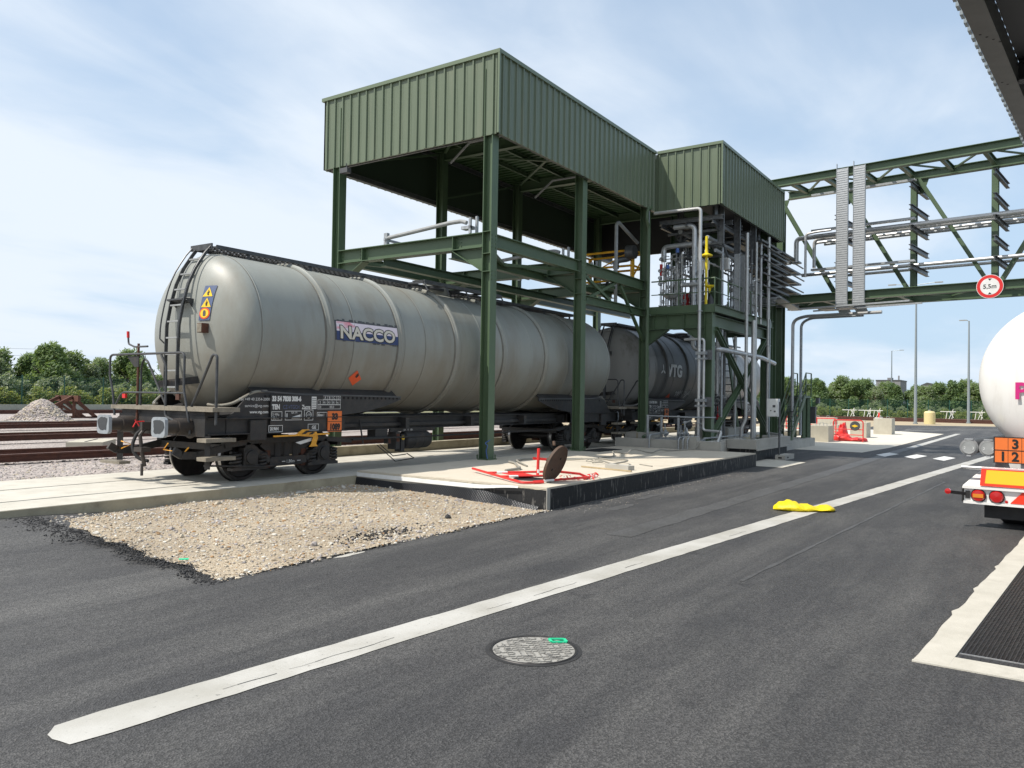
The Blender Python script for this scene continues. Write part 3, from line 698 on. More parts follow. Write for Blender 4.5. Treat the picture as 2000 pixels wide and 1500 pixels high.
    for s in (-1, 1):
        y = 1.30 * s
        for e in ends:
            b.channel(P(ex(e, 0.62), y, 1.36), P(ex(e, 3.9), y, 1.36), 0.30, -0.10 * s * e[1], t=0.02)
        b.channel(P(3.9, y * 0.72, 1.34), P(LW - 3.9, y * 0.72, 1.34), 0.30, -0.09 * s, t=0.02)
    b.ibeam(P(0.6, -0.25, 1.34), P(LW - 0.6, -0.25, 1.34), 0.32, 0.16); b.ibeam(P(0.6, 0.25, 1.34), P(LW - 0.6, 0.25, 1.34), 0.32, 0.16)
    for x in (3.0, 3.9, 6.0, 8.5, 11.0, 13.2, 14.1): b.beam(P(x, -1.2, 1.33), P(x, 1.2, 1.33), 0.12, 0.24)
    for e in ends: b.beam(P(ex(e, 0.60), -1.35, 1.36), P(ex(e, 0.60), 1.35, 1.36), 0.05, 0.36)
    b.beam(P(4.0, -1.02, 1.30), P(13.0, -1.02, 1.30), 0.04, 0.07)
    U_ = b.build('underframe', 'frame_black', W_)
    for e in ends:
        for s in (-1, 1):
            y = 1.335 * s; d = (0, -0.03 * s, 0)
            pl = [(1.02, 1.52), (1.16, 1.60), (1.52, 1.97), (1.75, 2.02), (2.6, 1.965), (5.55, 1.935), (5.62, 1.87), (5.1, 1.72), (4.7, 1.64), (4.3, 1.58), (3.75, 1.53), (3.72, 1.215), (1.95, 1.215), (1.02, 1.22)]
            S_ = MB().poly([P(ex(e, x), y, z) for x, z in pl], d).build('saddle_plate', 'frame_black', W_)
            # rim strip along the tank with dark round holes
            MB().beam(P(ex(e, 1.75), y - .012 * s, 2.0), P(ex(e, 2.6), y - .012 * s, 1.955), 0.05, 0.03).beam(P(ex(e, 2.6), y - .012 * s, 1.955), P(ex(e, 5.6), y - .012 * s, 1.925), 0.05, 0.03).build('rim_strip', 'dark_grey', S_)
            b = MB()
            for k in range(30):
                x = 1.85 + k * 0.125
                if 1.93 < x < 3.7 and s < 0: continue
                b.cyl(P(ex(e, x), y + .001 * s, 1.90 - 0.01 * (x > 2.6)), P(ex(e, x), y + .006 * s, 1.90 - 0.01 * (x > 2.6)), 0.028, 8)
            b.build('rivet_row', 'pit', S_)
            MB().tube([P(ex(e, x), y * q - .02 * s, z) for x, z, q in ((1.0, 1.74, .62), (1.08, 1.72, .80), (1.22, 1.76, .93), (1.40, 1.88, .99), (1.62, 1.985, 1.0), (1.9, 2.0, 1.0))], 0.03, 8, fillet=.1).build('rim_bead', tank_mats[0], S_)
            # tank bearer web between plate and tank
            MB().poly([P(ex(e, 1.6), y * 0.98, 1.95), P(ex(e, 5.5), y * 0.98, 1.92), P(ex(e, 5.5), y * 0.8, 2.1), P(ex(e, 1.6), y * 0.8, 2.1)], (0, 0, 0.02)).build('bearer', 'frame_black', U_)
            MB().box(*sorted((X0 + ex(e, 1.48), X0 + ex(e, 1.84))), *sorted((YC + 1.33 * s, YC + 1.41 * s)), 1.10, 1.46).build('step_box', 'frame_black', U_)
            # sheet under the dished end, coloured near black for the recess shade
        MB().poly([P(ex(e, 1.0), 1.2, 1.50), P(ex(e, 1.0), -1.2, 1.50), P(ex(e, 1.75), -1.3, 1.74), P(ex(e, 1.75), 1.3, 1.74)], (0, 0, -0.03)).build('recess_shade', 'pit', U_)
    # end platform, railings, buffers, screw coupling, hoses
    for ei, e in enumerate(ends):
        MB().box(*sorted((X0 + ex(e, 0.50), X0 + ex(e, 1.05))), YC - 1.72 + 0.05, YC + 1.52, 1.625, 1.70).build('end_platform', 'wood_deck', W_)
        MB().box(*sorted((X0 + ex(e, 0.60), X0 + ex(e, 0.9))), YC - 1.3, YC + 1.3, 1.53, 1.622).build('platform_bearer', 'frame_black', W_)
        for s in (-1, 1):
            B2 = MB().lathe(P(ex(e, 0.0), 0.875 * s, 1.35), (e[1], 0, 0), [(0.06, 0.0), (0.06, 0.115), (0.32, 0.115), (0.32, 0.15), (0.58, 0.15), (0.60, 0.21), (0.62, 0.21)], 28).build('buffer', 'buffer_brown', W_)
            pts = []
            for k in range(28):
                t = 2 * math.pi * k / 28; c_, s_ = math.cos(t), math.sin(t); q = 0.218 / (abs(c_) ** 6 + abs(s_) ** 6) ** (1 / 6); pts.append(P(ex(e, 0.0), 0.875 * s + q * c_ * 0.92, 1.35 + q * s_ * 0.80))
            MB().poly(pts, (0.06 * e[1], 0, 0)).build('buffer_plate', 'buffer_face', B2)
            pts = [P(ex(e, -0.004), 0.875 * s + (0.155 + 0.03 * math.sin(3 * t + s) + random.uniform(-.012, .012)) * math.cos(t), 1.36 + (0.15 + 0.03 * math.cos(2 * t) + random.uniform(-.012, .012)) * math.sin(t)) for t in lin(0, 6.283 * 27 / 28, 27)]
            MB().poly(pts, (0.003 * e[1], 0, 0)).build('grease_mark', 'grease', B2)
        x = 0.52
        if ei == 0 or near:
            R_ = MB().tube([P(ex(e, x), 1.42, 1.5), P(ex(e, x), 1.50, 1.95), P(ex(e, x), 1.62, 2.25), P(ex(e, x), 1.62, 2.62), P(ex(e, x), 1.55, 2.66), P(ex(e, x), -0.74, 2.66), P(ex(e, x), -0.80, 2.60), P(ex(e, x), -0.80, 2.0), P(ex(e, x - .02), -0.98, 1.5), P(ex(e, x), -1.0, 1.22)], 0.022, 8, fillet=0.06).build('end_railing', 'steel_bar', W_)
            MB().tube([P(ex(e, x), 1.42, 1.66), P(ex(e, x), 1.22, 1.9), P(ex(e, x), 1.12, 1.94), P(ex(e, x), -0.80, 1.94)], 0.018, 8, fillet=0.06).build('mid_rail', 'steel_bar', R_)
            MB().tube([P(ex(e, x), -0.08, 2.64), P(ex(e, x), -0.25, 2.42), P(ex(e, x), -0.25, 1.52), P(ex(e, x), -0.55, 1.44)], 0.022, 8, fillet=0.08).build('stanchion', 'steel_bar', R_)
            MB().box(*sorted((X0 + ex(e, 0.49), X0 + ex(e, .53))), YC + 1.02, YC + 1.12, 1.83, 1.91).build('tail_reflector', 'sign_red', R_)
            MB().box(*sorted((X0 + ex(e, 0.49), X0 + ex(e, .53))), YC - 0.70, YC - .60, 1.82, 1.92).build('latch_plate', 'rust', R_)
            MB().tube([P(ex(e, 0.60), -1.62, 1.40), P(ex(e, 0.60), -1.62, 2.35), P(ex(e, 0.60), -1.62, 2.60), P(ex(e, 0.60), -1.50, 2.62), P(ex(e, 0.60), -1.42, 2.48), P(ex(e, 0.62), -0.88, 1.68)], 0.024, 8, fillet=0.08).build('hand_arch', 'steel_bar', W_)
            MB().tube([P(ex(e, 0.66), 0.78, 1.7), P(ex(e, 0.66), 0.78, 2.42), P(ex(e, 0.66), 0.70, 2.58), P(ex(e, 0.66), 0.58, 2.54), P(ex(e, 0.66), -0.05, 1.7)], 0.020, 8, fillet=0.1).build('hand_loop', 'steel_bar', W_)
            K_ = MB().cyl(P(ex(e, 0.56), 0.72, 1.40), P(ex(e, 0.56), 0.72, 2.86), 0.022, 10).build('brake_spindle', 'rust', W_)
            MB().tube([P(ex(e, 0.56), 1.08, 2.99), P(ex(e, 0.56), 1.06, 2.86), P(ex(e, 0.56), 0.85, 2.80), P(ex(e, 0.56), 0.72, 2.80), P(ex(e, 0.56), 0.42, 2.80)], 0.018, 8, fillet=0.04).build('crank', 'dark_grey', K_)
            MB().cyl(P(ex(e, 0.56), 1.08, 2.98), P(ex(e, 0.56), 1.09, 3.10), 0.026, 10).build('crank_grip', 'sign_red', K_)
            MB().poly([P(ex(e, .53), 1.05, 2.62), P(ex(e, .53), .66, 2.62), P(ex(e, .53), .66, 2.42), P(ex(e, .53), .80, 2.42)], (0.02, 0, 0)).build('spindle_bracket', 'frame_black', K_)
            # coupling hook, screw and hoses
            C_ = MB().beam(P(ex(e, 0.6), 0, 1.34), P(ex(e, 0.22), 0, 1.34), 0.06, 0.14).tube([P(ex(e, 0.30), 0, 1.30), P(ex(e, 0.20), 0, 1.18), P(ex(e, 0.24), -0.03, 0.80), P(ex(e, 0.30), 0, 0.62)], 0.035, 8).box(*sorted((X0 + ex(e, .16), X0 + ex(e, .34))), YC - .12, YC + .12, 0.88, 0.96).cyl(P(ex(e, .25), 0, .45), P(ex(e, .25), 0, .66), 0.025, 8).build('screw_coupling', 'buffer_brown', W_)
            MB().tube([P(ex(e, 0.58), 0.34, 1.28), P(ex(e, 0.36), 0.36, 1.22), P(ex(e, 0.24), 0.34, 0.95), P(ex(e, 0.30), 0.22, 0.74), P(ex(e, 0.40), 0.05, 0.70)], 0.032, 10, fillet=0.12).build('brake_hose', 'black_rubber', W_)
            MB().tube([P(ex(e, 0.55), 0.46, 1.40), P(ex(e, 0.40), 0.48, 1.40), P(ex(e, 0.36), 0.50, 1.30)], 0.013, 6).tube([P(ex(e, .42), 0.40, 1.32), P(ex(e, .36), .44, 1.44)], 0.012, 6).build('cock_handle', 'sign_red', W_)
            # shunter step hanging under the headstock on the far side
            H_ = MB().beam(P(ex(e, 0.45), 1.08, 1.2), P(ex(e, 0.45), 1.08, 0.66), 0.10, 0.03).build('step_hanger', 'frame_black', W_)
            MB().box(*sorted((X0 + ex(e, 0.28), X0 + ex(e, 0.5))), YC + 0.80, YC + 1.45, 0.60, 0.65).build('foot_plate', 'wood_deck', H_)
            H_ = MB().beam(P(ex(e, 0.62), -1.38, 1.2), P(ex(e, 0.62), -1.38, 0.62), 0.09, 0.03).build('step_hanger', 'frame_black', W_)
            for z in (1.10, 0.78): MB().box(*sorted((X0 + ex(e, 0.42), X0 + ex(e, 1.02))), YC - 1.62, YC - 1.36, z, z + 0.065).build('foot_plate', 'wood_deck', H_)
            MB().tube([P(ex(e, 0.40), -0.55, 1.05), P(ex(e, 0.40), -0.42, 0.93), P(ex(e, 0.42), -1.0, 0.90), P(ex(e, 0.44), -1.1, 1.0)], 0.012, 6).build('hand_bar', 'lever_yellow', W_)
            MB().tube([P(ex(e, 0.40), 0.95, 1.02), P(ex(e, 0.40), 0.62, 0.98), P(ex(e, 0.42), 0.98, 0.88)], 0.012, 6).build('hand_bar', 'lever_yellow', W_)
    # bogies
    for bc in (2.65, LW - 2.65):
        wz = RZ + 0.46
        b = MB(); side = [(-1.42, 1.02), (-1.30, 1.07), (-0.75, 1.10), (0.75, 1.10), (1.30, 1.04), (1.62, 0.98), (1.60, 0.90), (1.25, 0.90), (0.92, 0.86), (0.62, 0.66), (0.42, 0.60), (0, 0.585), (-0.42, 0.60), (-0.62, 0.66), (-0.92, 0.86), (-1.25, 0.92), (-1.42, 0.94)]
        cut = [(0.55, 1.02), (0.62, 0.95), (0.34, 0.76), (-0.34, 0.76), (-0.62, 0.95), (-0.55, 1.02)]
        for s in (-1, 1):
            y = 1.02 * s; d = (0, -0.10 * s, 0)
            # side frame as a top flange, web parts and a bottom flange around the open windows
            def bar(p, q, h, w=0.13): b.beam(P(bc + p[0], y, p[1]), P(bc + q[0], y, q[1]), w, h)
            bar((-1.45, 1.00), (-0.8, 1.06), 0.10); bar((-0.8, 1.06), (0.8, 1.06), 0.10); bar((0.8, 1.06), (1.7, 0.98), 0.10)
            bar((-1.0, 1.0), (-0.45, 0.68), 0.12); bar((-0.45, 0.66), (0.45, 0.66), 0.15); bar((0.45, 0.68), (1.0, 1.0), 0.12)
            for x in (-0.22, 0.0, 0.22): bar((x, 0.72), (x, 1.04), 0.06, 0.10)
            b.poly([P(bc + x, y * 0.97, z) for x, z in cut], (0, -0.02 * s, 0))
            b.poly([P(bc + x, y * 1.0, z) for x, z in [(-0.5, 0.70), (0.5, 0.70), (0.22, 0.595), (-0.22, 0.595)]], d)
            # curved arm to the headstock end
            pts = [(-1.30, 0.98), (-1.7, 0.90), (-2.0, 0.84), (-2.3, 0.86), (-2.45, 0.95)] if bc < LW / 2 else [(1.30, 0.98), (1.7, 0.90), (2.0, 0.84), (2.3, 0.86), (2.45, 0.95)]
            for p, q in zip(pts, pts[1:]): bar(p, q, 0.13, 0.06)
            for x in (-0.9, 0.9): bar((x, 0.98), (x, 0.84), 0.10, 0.12)
        b.beam(P(bc, -1.0, 0.92), P(bc, 1.0, 0.92), 0.5, 0.22); b.beam(P(bc - 1.4, -1, 0.95), P(bc - 1.4, 1, .95), 0.08, 0.12); b.beam(P(bc + 1.4, -1, 0.95), P(bc + 1.4, 1, .95), 0.08, 0.12)
        b.tube([P(bc - 1.9, -1.10, 0.66), P(bc - 0.7, -1.12, 0.57), P(bc + .3, -1.12, 0.58)], 0.018, 6)
        G_ = b.build('bogie', 'bogie_black', W_)
        for wx in (-0.9, 0.9):
            for s in (-1, 1):
                wh = MB().lathe(P(bc + wx, 0.755 * s, wz), (0, s, 0), [(-0.075, 0.0), (-0.075, 0.485), (-0.045, 0.492), (-0.03, 0.465), (0.055, 0.458), (0.06, 0.40), (0.03, 0.38), (0.0, 0.30), (0.02, 0.16), (0.10, 0.12), (0.12, 0.10), (0.12, 0.0)], 48).build('wheel', 'wheel_steel', W_)
                MB().lathe(P(bc + wx, 0.755 * s, wz), (0, s, 0), [(-0.028, 0.4655), (0.054, 0.4590)], 48).build('wheel_tread', 'tread', wh)
                y = 1.02 * s
                ab = MB().lathe(P(bc + wx, 0.98 * s, wz), (0, s, 0), [(-.12, 0), (-0.12, 0.15), (0.12, 0.16), (0.13, 0.13), (0.16, 0.125), (0.165, 0.10), (0.165, 0)], 20).poly([P(bc + wx + a, 0.93 * s, z) for a, z in ((-.16, .62), (-.40, .57), (-.40, .52), (.40, .52), (.40, .57), (.16, .62), (.16, .93), (.06, .99), (-.06, .99), (-.16, .93))], (0, 0.16 * s, 0)).build('axle_box', 'bogie_black', G_)
                for q in (-0.29, 0.29):
                    pts = [P(bc + wx + q + 0.095 * math.cos(t), y + 0.095 * math.sin(t), 0.575 + 0.285 * t / (2 * math.pi * 4.5)) for t in lin(0, 2 * math.pi * 4.5, 63)]
                    MB().tube(pts, 0.024, 6).build('coil_spring', 'bogie_black', G_)
                MB().box(*sorted((X0 + bc + wx + (.38 if wx < 0 else -.38), X0 + bc + wx + (.52 if wx < 0 else -.52))), *sorted((YC + .76 * s, YC + 1.0 * s)), 0.52, 0.86).build('brake_block', 'rust', G_)
            MB().cyl(P(bc + wx, -0.8, wz), P(bc + wx, 0.8, wz), 0.085, 14).build('axle', 'wheel_steel', W_)
        MB().text('1,80m', 0.085, lambda x, y: P(bc - 0.10 + x, -1.127, 0.61 + y)).beam(P(bc - .2, -1.124, .64), P(bc - .12, -1.124, .64), .004, .012).beam(P(bc + .18, -1.124, .64), P(bc + .26, -1.124, .64), .004, .012).build('wheelbase_mark', 'letter_white', G_)
    # brake gear under the middle
    A_ = MB().lathe(P(6.05, -0.95, 0.92), (1, 0, 0), [(0, 0), (0.02, 0.12), (0.06, 0.19), (0.12, 0.21), (0.3, 0.21), (.305, .216), (.32, .216), (.325, .21), (0.60, 0.21), (.605, .216), (.62, .216), (.625, .21), (0.86, 0.21), (0.93, 0.18), (0.97, 0.10), (0.98, 0)], 28).build('air_reservoir', 'frame_black', W_)
    MB().beam(P(6.2, -0.95, 1.1), P(6.2, -0.95, 1.24), 0.05, 0.05).beam(P(6.8, -0.95, 1.1), P(6.8, -0.95, 1.24), 0.05, 0.05).build('reservoir_strap', 'frame_black', A_)
    V_ = MB().box(X0 + 5.72, X0 + 5.86, YC - 1.1, YC - .85, 0.72, 1.12).box(X0 + 5.90, X0 + 6.02, YC - 1.1, YC - .9, .66, 1.06).box(X0 + 5.45, X0 + 5.56, YC - 1.1, YC - .98, 0.86, 1.0).box(X0 + 5.1, X0 + 5.5, YC - 1.05, YC - .8, 0.98, 1.2).beam(P(5.2, -1.04, 1.0), P(3.6, -1.04, 1.02), .04, .06).build('brake_valve', 'frame_black', W_)
    MB().box(X0 + 5.74, X0 + 5.84, YC - 1.106, YC - 1.1, 0.90, 1.08).box(X0 + 5.47, X0 + 5.54, YC - 1.106, YC - 1.1, 0.87, 0.98).build('valve_plate', 'rust', V_)
    MB().cyl(P(5.96, -1.10, 0.98), P(5.96, -1.115, 0.98), 0.05, 12).build('valve_dial', 'sign_yellow', V_)
    MB().tube([P(5.0, -1.2, 0.86), P(5.28, -1.5, 0.50), P(5.9, -1.5, 0.54), P(6.05, -1.15, 0.62)], 0.012, 6).tube([P(5.2, -1.1, 0.86), P(5.42, -1.3, 0.6), P(5.85, -1.3, 0.62)], 0.012, 6).build('pull_rod', 'frame_black', V_)
    MB().tube([P(4.3, -1.15, 1.0), P(12.9, -1.15, 1.0)], 0.022, 6).tube([P(4.6, -1.05, 1.42), P(4.62, -1.15, 0.9)], 0.02, 6).build('brake_pipe', 'frame_black', W_)
    MB().box(X0 + 5.6, X0 + 7.2, YC - 1.03, YC - .98, 1.12, 1.20).build('notice_plate', 'frame_black', W_)
    MB().text('AA    0    BB', .06, lambda x, y: P(6.05 + x, -1.034, 1.14 + y)).build('notice_text', 'letter_white', W_)
    # ---------------- markings on the camera side
    y = -1.372 - 0.006
    def F(x0, z0): return lambda a, c: P(x0 + a, y, z0 + c)
    def rect(b, x0, x1, z0, z1, t=0.010):
        for q in ((x0, x1, z0, z0 + t), (x0, x1, z1 - t, z1), (x0, x0 + t, z0 + t, z1 - t), (x1 - t, x1, z0 + t, z1 - t)): b.sheet([P(q[0], y, q[2]), P(q[1], y, q[2]), P(q[1], y, q[3]), P(q[0], y, q[3])])
    for f in (2.0,) if near else (2.0, LW - 3.75):
        ox = f - 2.0
        k = MB().box(X0 + 1.945 + ox, X0 + 3.70 + ox, YC + y + .001, YC + y + .006, 1.205, 1.935).build('marking_panel', 'frame_black', W_)
        if not near and ox > 0: pass
        b = MB()
        b.text('33 54 7838 308-6', 0.125, F(1.98 + ox, 1.82), bold=.008, xs=0.78); b.text('TEN', 0.125, F(1.98 + ox, 1.665), bold=.007, xs=.78); b.text('Zacns', 0.115, F(2.70 + ox, 1.665), bold=.003, xs=.78)
        rect(b, 1.97 + ox, 2.22 + ox, 1.45, 1.62); b.text('23 400kg', .062, F(1.99 + ox, 1.545), xs=.7); b.text('20,1 t', .07, F(2.0 + ox, 1.475), bold=.002, xs=.8)
        rect(b, 2.29 + ox, 2.70 + ox, 1.45, 1.63); b.text('I', .13, F(2.32 + ox, 1.49), bold=.004); b.sheet([P(2.45 + ox, y, 1.48), P(2.67 + ox, y, 1.48), P(2.67 + ox, y, 1.56), P(2.45 + ox, y, 1.51)]); b.text('NA 191', .06, F(2.44 + ox, 1.575), xs=.8)
        rect(b, 2.76 + ox, 2.99 + ox, 1.44, 1.65); b.add([P(2.875 + ox + r * math.cos(t), y, 1.55 + r * math.sin(t)) for t in lin(0, 6.283, 15) for r in (.06, .072)], [(2 * i, 2 * i + 1, 2 * i + 3, 2 * i + 2) for i in range(15)]); b.text('UTP', .06, F(2.835 + ox, 1.53), xs=.8)
        rect(b, 3.09 + ox, 3.36 + ox, 1.49, 1.60); b.text('85mm 1', .07, F(3.115 + ox, 1.52), bold=.002, xs=.72)
        rect(b, 1.91 + ox, 2.24 + ox, 1.23, 1.36); b.text('20.9kN', .085, F(1.94 + ox, 1.265), bold=.003, xs=.8); rect(b, 2.86 + ox, 3.14 + ox, 1.24, 1.37); b.text('GE', .09, F(2.96 + ox, 1.27), bold=.003)
        b.sheet([P(2.945 + ox, y - .0, 1.665), P(3.07 + ox, y, 1.665), P(3.07 + ox, y, 1.91), P(2.945 + ox, y, 1.91)])
        # load limit grid
        for (xa, xb, za, zb) in ((3.24, 3.72, 1.85, 1.93), (3.10, 3.72, 1.75, 1.85), (3.10, 3.72, 1.66, 1.75)): rect(b, xa + ox, xb + ox, za, zb, .007)
        for i, c in enumerate('ABCD'): b.text(c, .075, F(3.275 + ox + .12 * i, 1.865)); b.sheet([P(3.24 + ox + .12 * i, y, 1.75), P(3.247 + ox + .12 * i, y, 1.75), P(3.247 + ox + .12 * i, y, 1.93), P(3.24 + ox + .12 * i, y, 1.93)])
        for i, c in enumerate(('40,1', '48,1', '58,1', '66,1')): b.text(c, .06, F(3.252 + ox + .12 * i, 1.775), xs=.78)
        b.text('S', .075, F(3.15 + ox, 1.77)); b.text('120', .07, F(3.11 + ox, 1.68), xs=.8); b.text('00,0', .07, F(3.42 + ox, 1.68))
        b.build('stencilled_marks', 'letter_white', k)
        MB().text('CZ-VTGCH', 0.11, F(2.24 + ox, 1.668), xs=.72).build('owner_mark', 'panel_blue' if near else 'letter_grey', k)
        b = MB()
        for i in range(6): b.sheet([P(2.955 + ox, y - .002, 1.69 + .035 * i), P(3.06 + ox, y - .002, 1.69 + .035 * i), P(3.06 + ox, y - .002, 1.70 + .035 * i), P(2.955 + ox, y - .002, 1.70 + .035 * i)])
        b.build('label_lines', 'black', k)
    b = MB()
    b.text('Fax +49 40 2354-2000', .075, lambda x, z: P(1.93 + x, -1.372, 1.825 + z), 'RIGHT'); b.text('service@vtg.com', .075, lambda x, z: P(1.9 + x, -1.372, 1.705 + z), 'RIGHT'); b.text('www.vtg.com', .075, lambda x, z: P(1.9 + x, -1.372, 1.59 + z), 'RIGHT', bold=.002)
    b.poly([P(.93, -1.304, 1.32), P(1.04, -1.304, 1.30), P(1.05, -1.304, 1.31), P(.97, -1.304, 1.325), P(1.0, -1.304, 1.36), P(.98, -1.304, 1.37)], (0, -.002, 0))
    b.build('address_lines', 'letter_white', W_)
    ob = MB().box(X0 + 3.36, X0 + 3.74, YC - 1.400, YC - 1.386, 1.20, 1.62).build('hazard_plate', 'sign_orange', W_)
    b = MB(); yy = -1.4015
    b.text('33', .165, lambda x, z: P(3.55 + x, yy, 1.455 + z), 'CENTER', bold=.013); b.text('1089', .165, lambda x, z: P(3.55 + x, yy, 1.245 + z), 'CENTER', bold=.012, xs=.86)
    b.box(X0 + 3.36, X0 + 3.74, YC - 1.402, YC - 1.400, 1.402, 1.412); b.build('hazard_numbers', 'black', ob)
    # yellow load changeover lever
    lv = MB().beam(P(1.93, -1.50, 1.16), P(3.30, -1.50, 1.17), 0.03, 0.03).poly([P(2.45, -1.50, 1.17), P(2.62, -1.50, 1.27), P(2.80, -1.50, 1.27), P(2.74, -1.50, 1.21), P(2.98, -1.50, 1.22), P(3.02, -1.50, 1.10), P(2.97, -1.50, 0.98), P(3.02, -1.50, .93), P(2.80, -1.50, .93), P(2.85, -1.50, .98), P(2.90, -1.50, 1.12), P(2.6, -1.50, 1.14)], (0, 0.015, 0)).build('changeover_lever', 'lever_yellow', W_)
    MB().poly([P(2.58, -1.518, 1.18), P(2.68, -1.518, 1.18), P(2.80, -1.518, 1.25), P(2.70, -1.518, 1.25)], (0, .002, 0)).poly([P(2.76, -1.518, 1.17), P(2.86, -1.518, 1.17), P(2.92, -1.518, 1.215), P(2.85, -1.518, 1.215)], (0, .002, 0)).build('lever_stripes', 'black', lv)
    MB().poly([P(2.5, -1.45, 1.02), P(2.9, -1.45, 1.10), P(2.9, -1.45, 1.04), P(2.62, -1.45, .98)], (0, .01, 0)).build('scale_plate', 'letter_white', lv)
    # ---------------- things on the tank wall
    def CY(x0, a0, off):      # x along the wagon, y up along the wall from angle a0 (rad above the mid line)
        return lambda x, q: P(x0 + x, -(TR + off) * math.cos(a0 + q / TR), TZ + (TR + off) * math.sin(a0 + q / TR))
    def cyl_rect(b, x0, x1, q0, q1, off, n=10):
        f = CY(0, 0, off); vs = [f(x, q0 + (q1 - q0) * i / n) for i in range(n + 1) for x in (x0, x1)]
        b.add(vs, [(2 * i, 2 * i + 1, 2 * i + 3, 2 * i + 2) for i in range(n)]); return b
    def cyl_poly(b, pts, off, x0=0, q0=0): f = CY(x0, q0 / TR, off); return b.add([f(x, q) for x, q in pts], [tuple(range(len(pts)))])
    if near:
        # company panel: paint scraps around it, navy below, white and pink above, outlined letters
        b = MB()
        for i in range(34):
            x = random.uniform(3.40, 5.22); h = random.uniform(0.02, 0.06); w = random.uniform(0.04, 0.14); up = random.random() < 0.7
            cyl_rect(b, x, x + w, 0.36 if up else -0.03 - h * .6, 0.36 + h if up else -0.03, 0.006, 2)
        cyl_rect(b, 3.38, 5.28, -0.035, 0.375, 0.005)
        b.build('paint_remnant', 'dark_grey', T)
        D_ = cyl_rect(MB(), 3.42, 5.26, -0.03, 0.155, 0.009).build('lettering_panel', 'navy', W_)
        cyl_rect(MB(), 3.42, 5.24, 0.155, 0.35, 0.009).build('panel_top', 'pale_pink', D_)
        cyl_poly(cyl_poly(MB(), [(3.43, .20), (3.62, .20), (3.62, .352), (3.43, .352)], 0.0105), [(3.62, .22), (3.98, .27), (3.80, .352), (3.62, .352)], 0.0105).build('pink_patch', 'pink', D_)
        MB().text('NACCO', 0.355, CY(3.50, 0.015 / TR, 0.0125), bold=.028, cut=6, xs=1.26).build('letter_outline', 'black', D_)
        MB().text('NACCO', 0.355, CY(3.50, 0.015 / TR, 0.0155), bold=.011, cut=6, xs=1.26).build('letters', 'letter_cream', D_)
        hz = cyl_poly(MB(), [(-0.19, 0.0), (-0.02, 0.185), (0.19, -0.015), (0.03, -0.185)], 0.012, 4.16, -0.825).build('flammable_placard', 'hazard_red', W_)
        cyl_poly(MB(), [(-.015, .04), (.02, .01), (.055, .03), (.07, .07), (.06, .11), (.045, .085), (.04, .14), (.015, .095), (.0, .11)], 0.016, 4.16, -0.825).build('flame_symbol', 'black', hz)
        # warning board on the dished end
        sx = 1.02
        def DE(y0, z0): return lambda a, c: P(0.985 + ((0.0) if z0 + c < 3.55 else (z0 + c - 3.55) * 0.42) + 0.10 * max(0, -(y0 - a)) , y0 - a, z0 + c)
        def dome_x(yy, zz):
            rr = min(0.999, math.hypot(yy, zz - TZ) / TR); t = math.asin(rr ** (1 / 0.82)); return 0.97 + 0.62 * (1 - math.cos(t))
        def DM(off=0.012): return lambda a, c: P(dome_x(-a, c) - off, -a, c)
        def dgrid(b, y0, y1, z0, z1, off, slant=0.0, n=8):
            f = DM(off); vs = [f(y0 + (y1 - y0) * i / 3 + slant * (j / n), z0 + (z1 - z0) * j / n) for j in range(n + 1) for i in range(4)]
            return b.add(vs, [(j * 4 + i, j * 4 + i + 1, j * 4 + i + 5, j * 4 + i + 4) for j in range(n) for i in range(3)])
        def dpoly(b, pts, off): f = DM(off); return b.add([f(a, c) for a, c in pts], [tuple(range(len(pts)))])
        sb = dgrid(MB(), 0.50, 0.77, 3.28, 3.93, 0.012, 0.05).build('warning_board', 'panel_blue', W_)
        for zc in (3.80, 3.60):
            o1 = dpoly(MB(), [(0.545, zc - .075), (0.775, zc - .075), (0.665, zc + .10)], 0.018).build('warning_triangle', 'sign_yellow', sb)
            dpoly(MB(), [(0.655, zc - .05), (0.69, zc - .05), (0.68, zc + .0), (0.70, zc + .0), (0.66, zc + .06), (0.665, zc + .01), (0.645, zc + .01)], 0.022).build('bolt_symbol', 'black', o1)
        cr = [(0.645 + .125 * math.cos(t), 3.41 + .105 * math.sin(t)) for t in lin(0, 6.283 * 23 / 24, 23)]
        o1 = dpoly(MB(), cr, 0.018).build('prohibition_disc', 'hazard_red', sb)
        dpoly(MB(), [(0.645 + (a - .645) * .78, 3.41 + (c - 3.41) * .78) for a, c in cr], 0.021).build('disc_face', 'sign_yellow', o1)
        dpoly(MB(), [(.615, 3.36), (.675, 3.36), (.68, 3.43), (.665, 3.465), (.625, 3.465), (.61, 3.43)], 0.024).build('disc_symbol', 'dark_grey', o1)
        xx = dome_x(-.63, 3.14)
        bx_ = MB().box(X0 + xx - 0.12, X0 + xx + 0.02, YC - .75, YC - .60, 3.05, 3.22).build('document_box', 'rust', W_)
        MB().box(X0 + xx - .128, X0 + xx - .121, YC - .74, YC - .61, 3.06, 3.21).build('box_lid', 'wood_deck', bx_)
    else:
        b = MB(); r_ = 0.16
        def blade(a): return [(r_ * q * math.cos(a + w), r_ * q * math.sin(a + w)) for q, w in ((.18, -.9), (.8, -.30), (1.35, -.1), (1.35, .1), (.8, .30), (.18, .9))]
        for a in (math.pi / 2, math.pi * 7 / 6, math.pi * 11 / 6): cyl_poly(b, blade(a), 0.03, 2.80, -0.03)
        MB_ = b.text('VTG', 0.62, CY(3.24, -0.22 / TR, 0.03), bold=.03, cut=6, xs=1.18).build('company_letters', 'letter_grey', W_)
        hz = cyl_poly(MB(), [(-0.19, 0), (-.02, 0.18), (0.19, -.01), (0.02, -0.18)], 0.03, 4.1, -1.10).build('flammable_placard', 'hazard_red', W_)
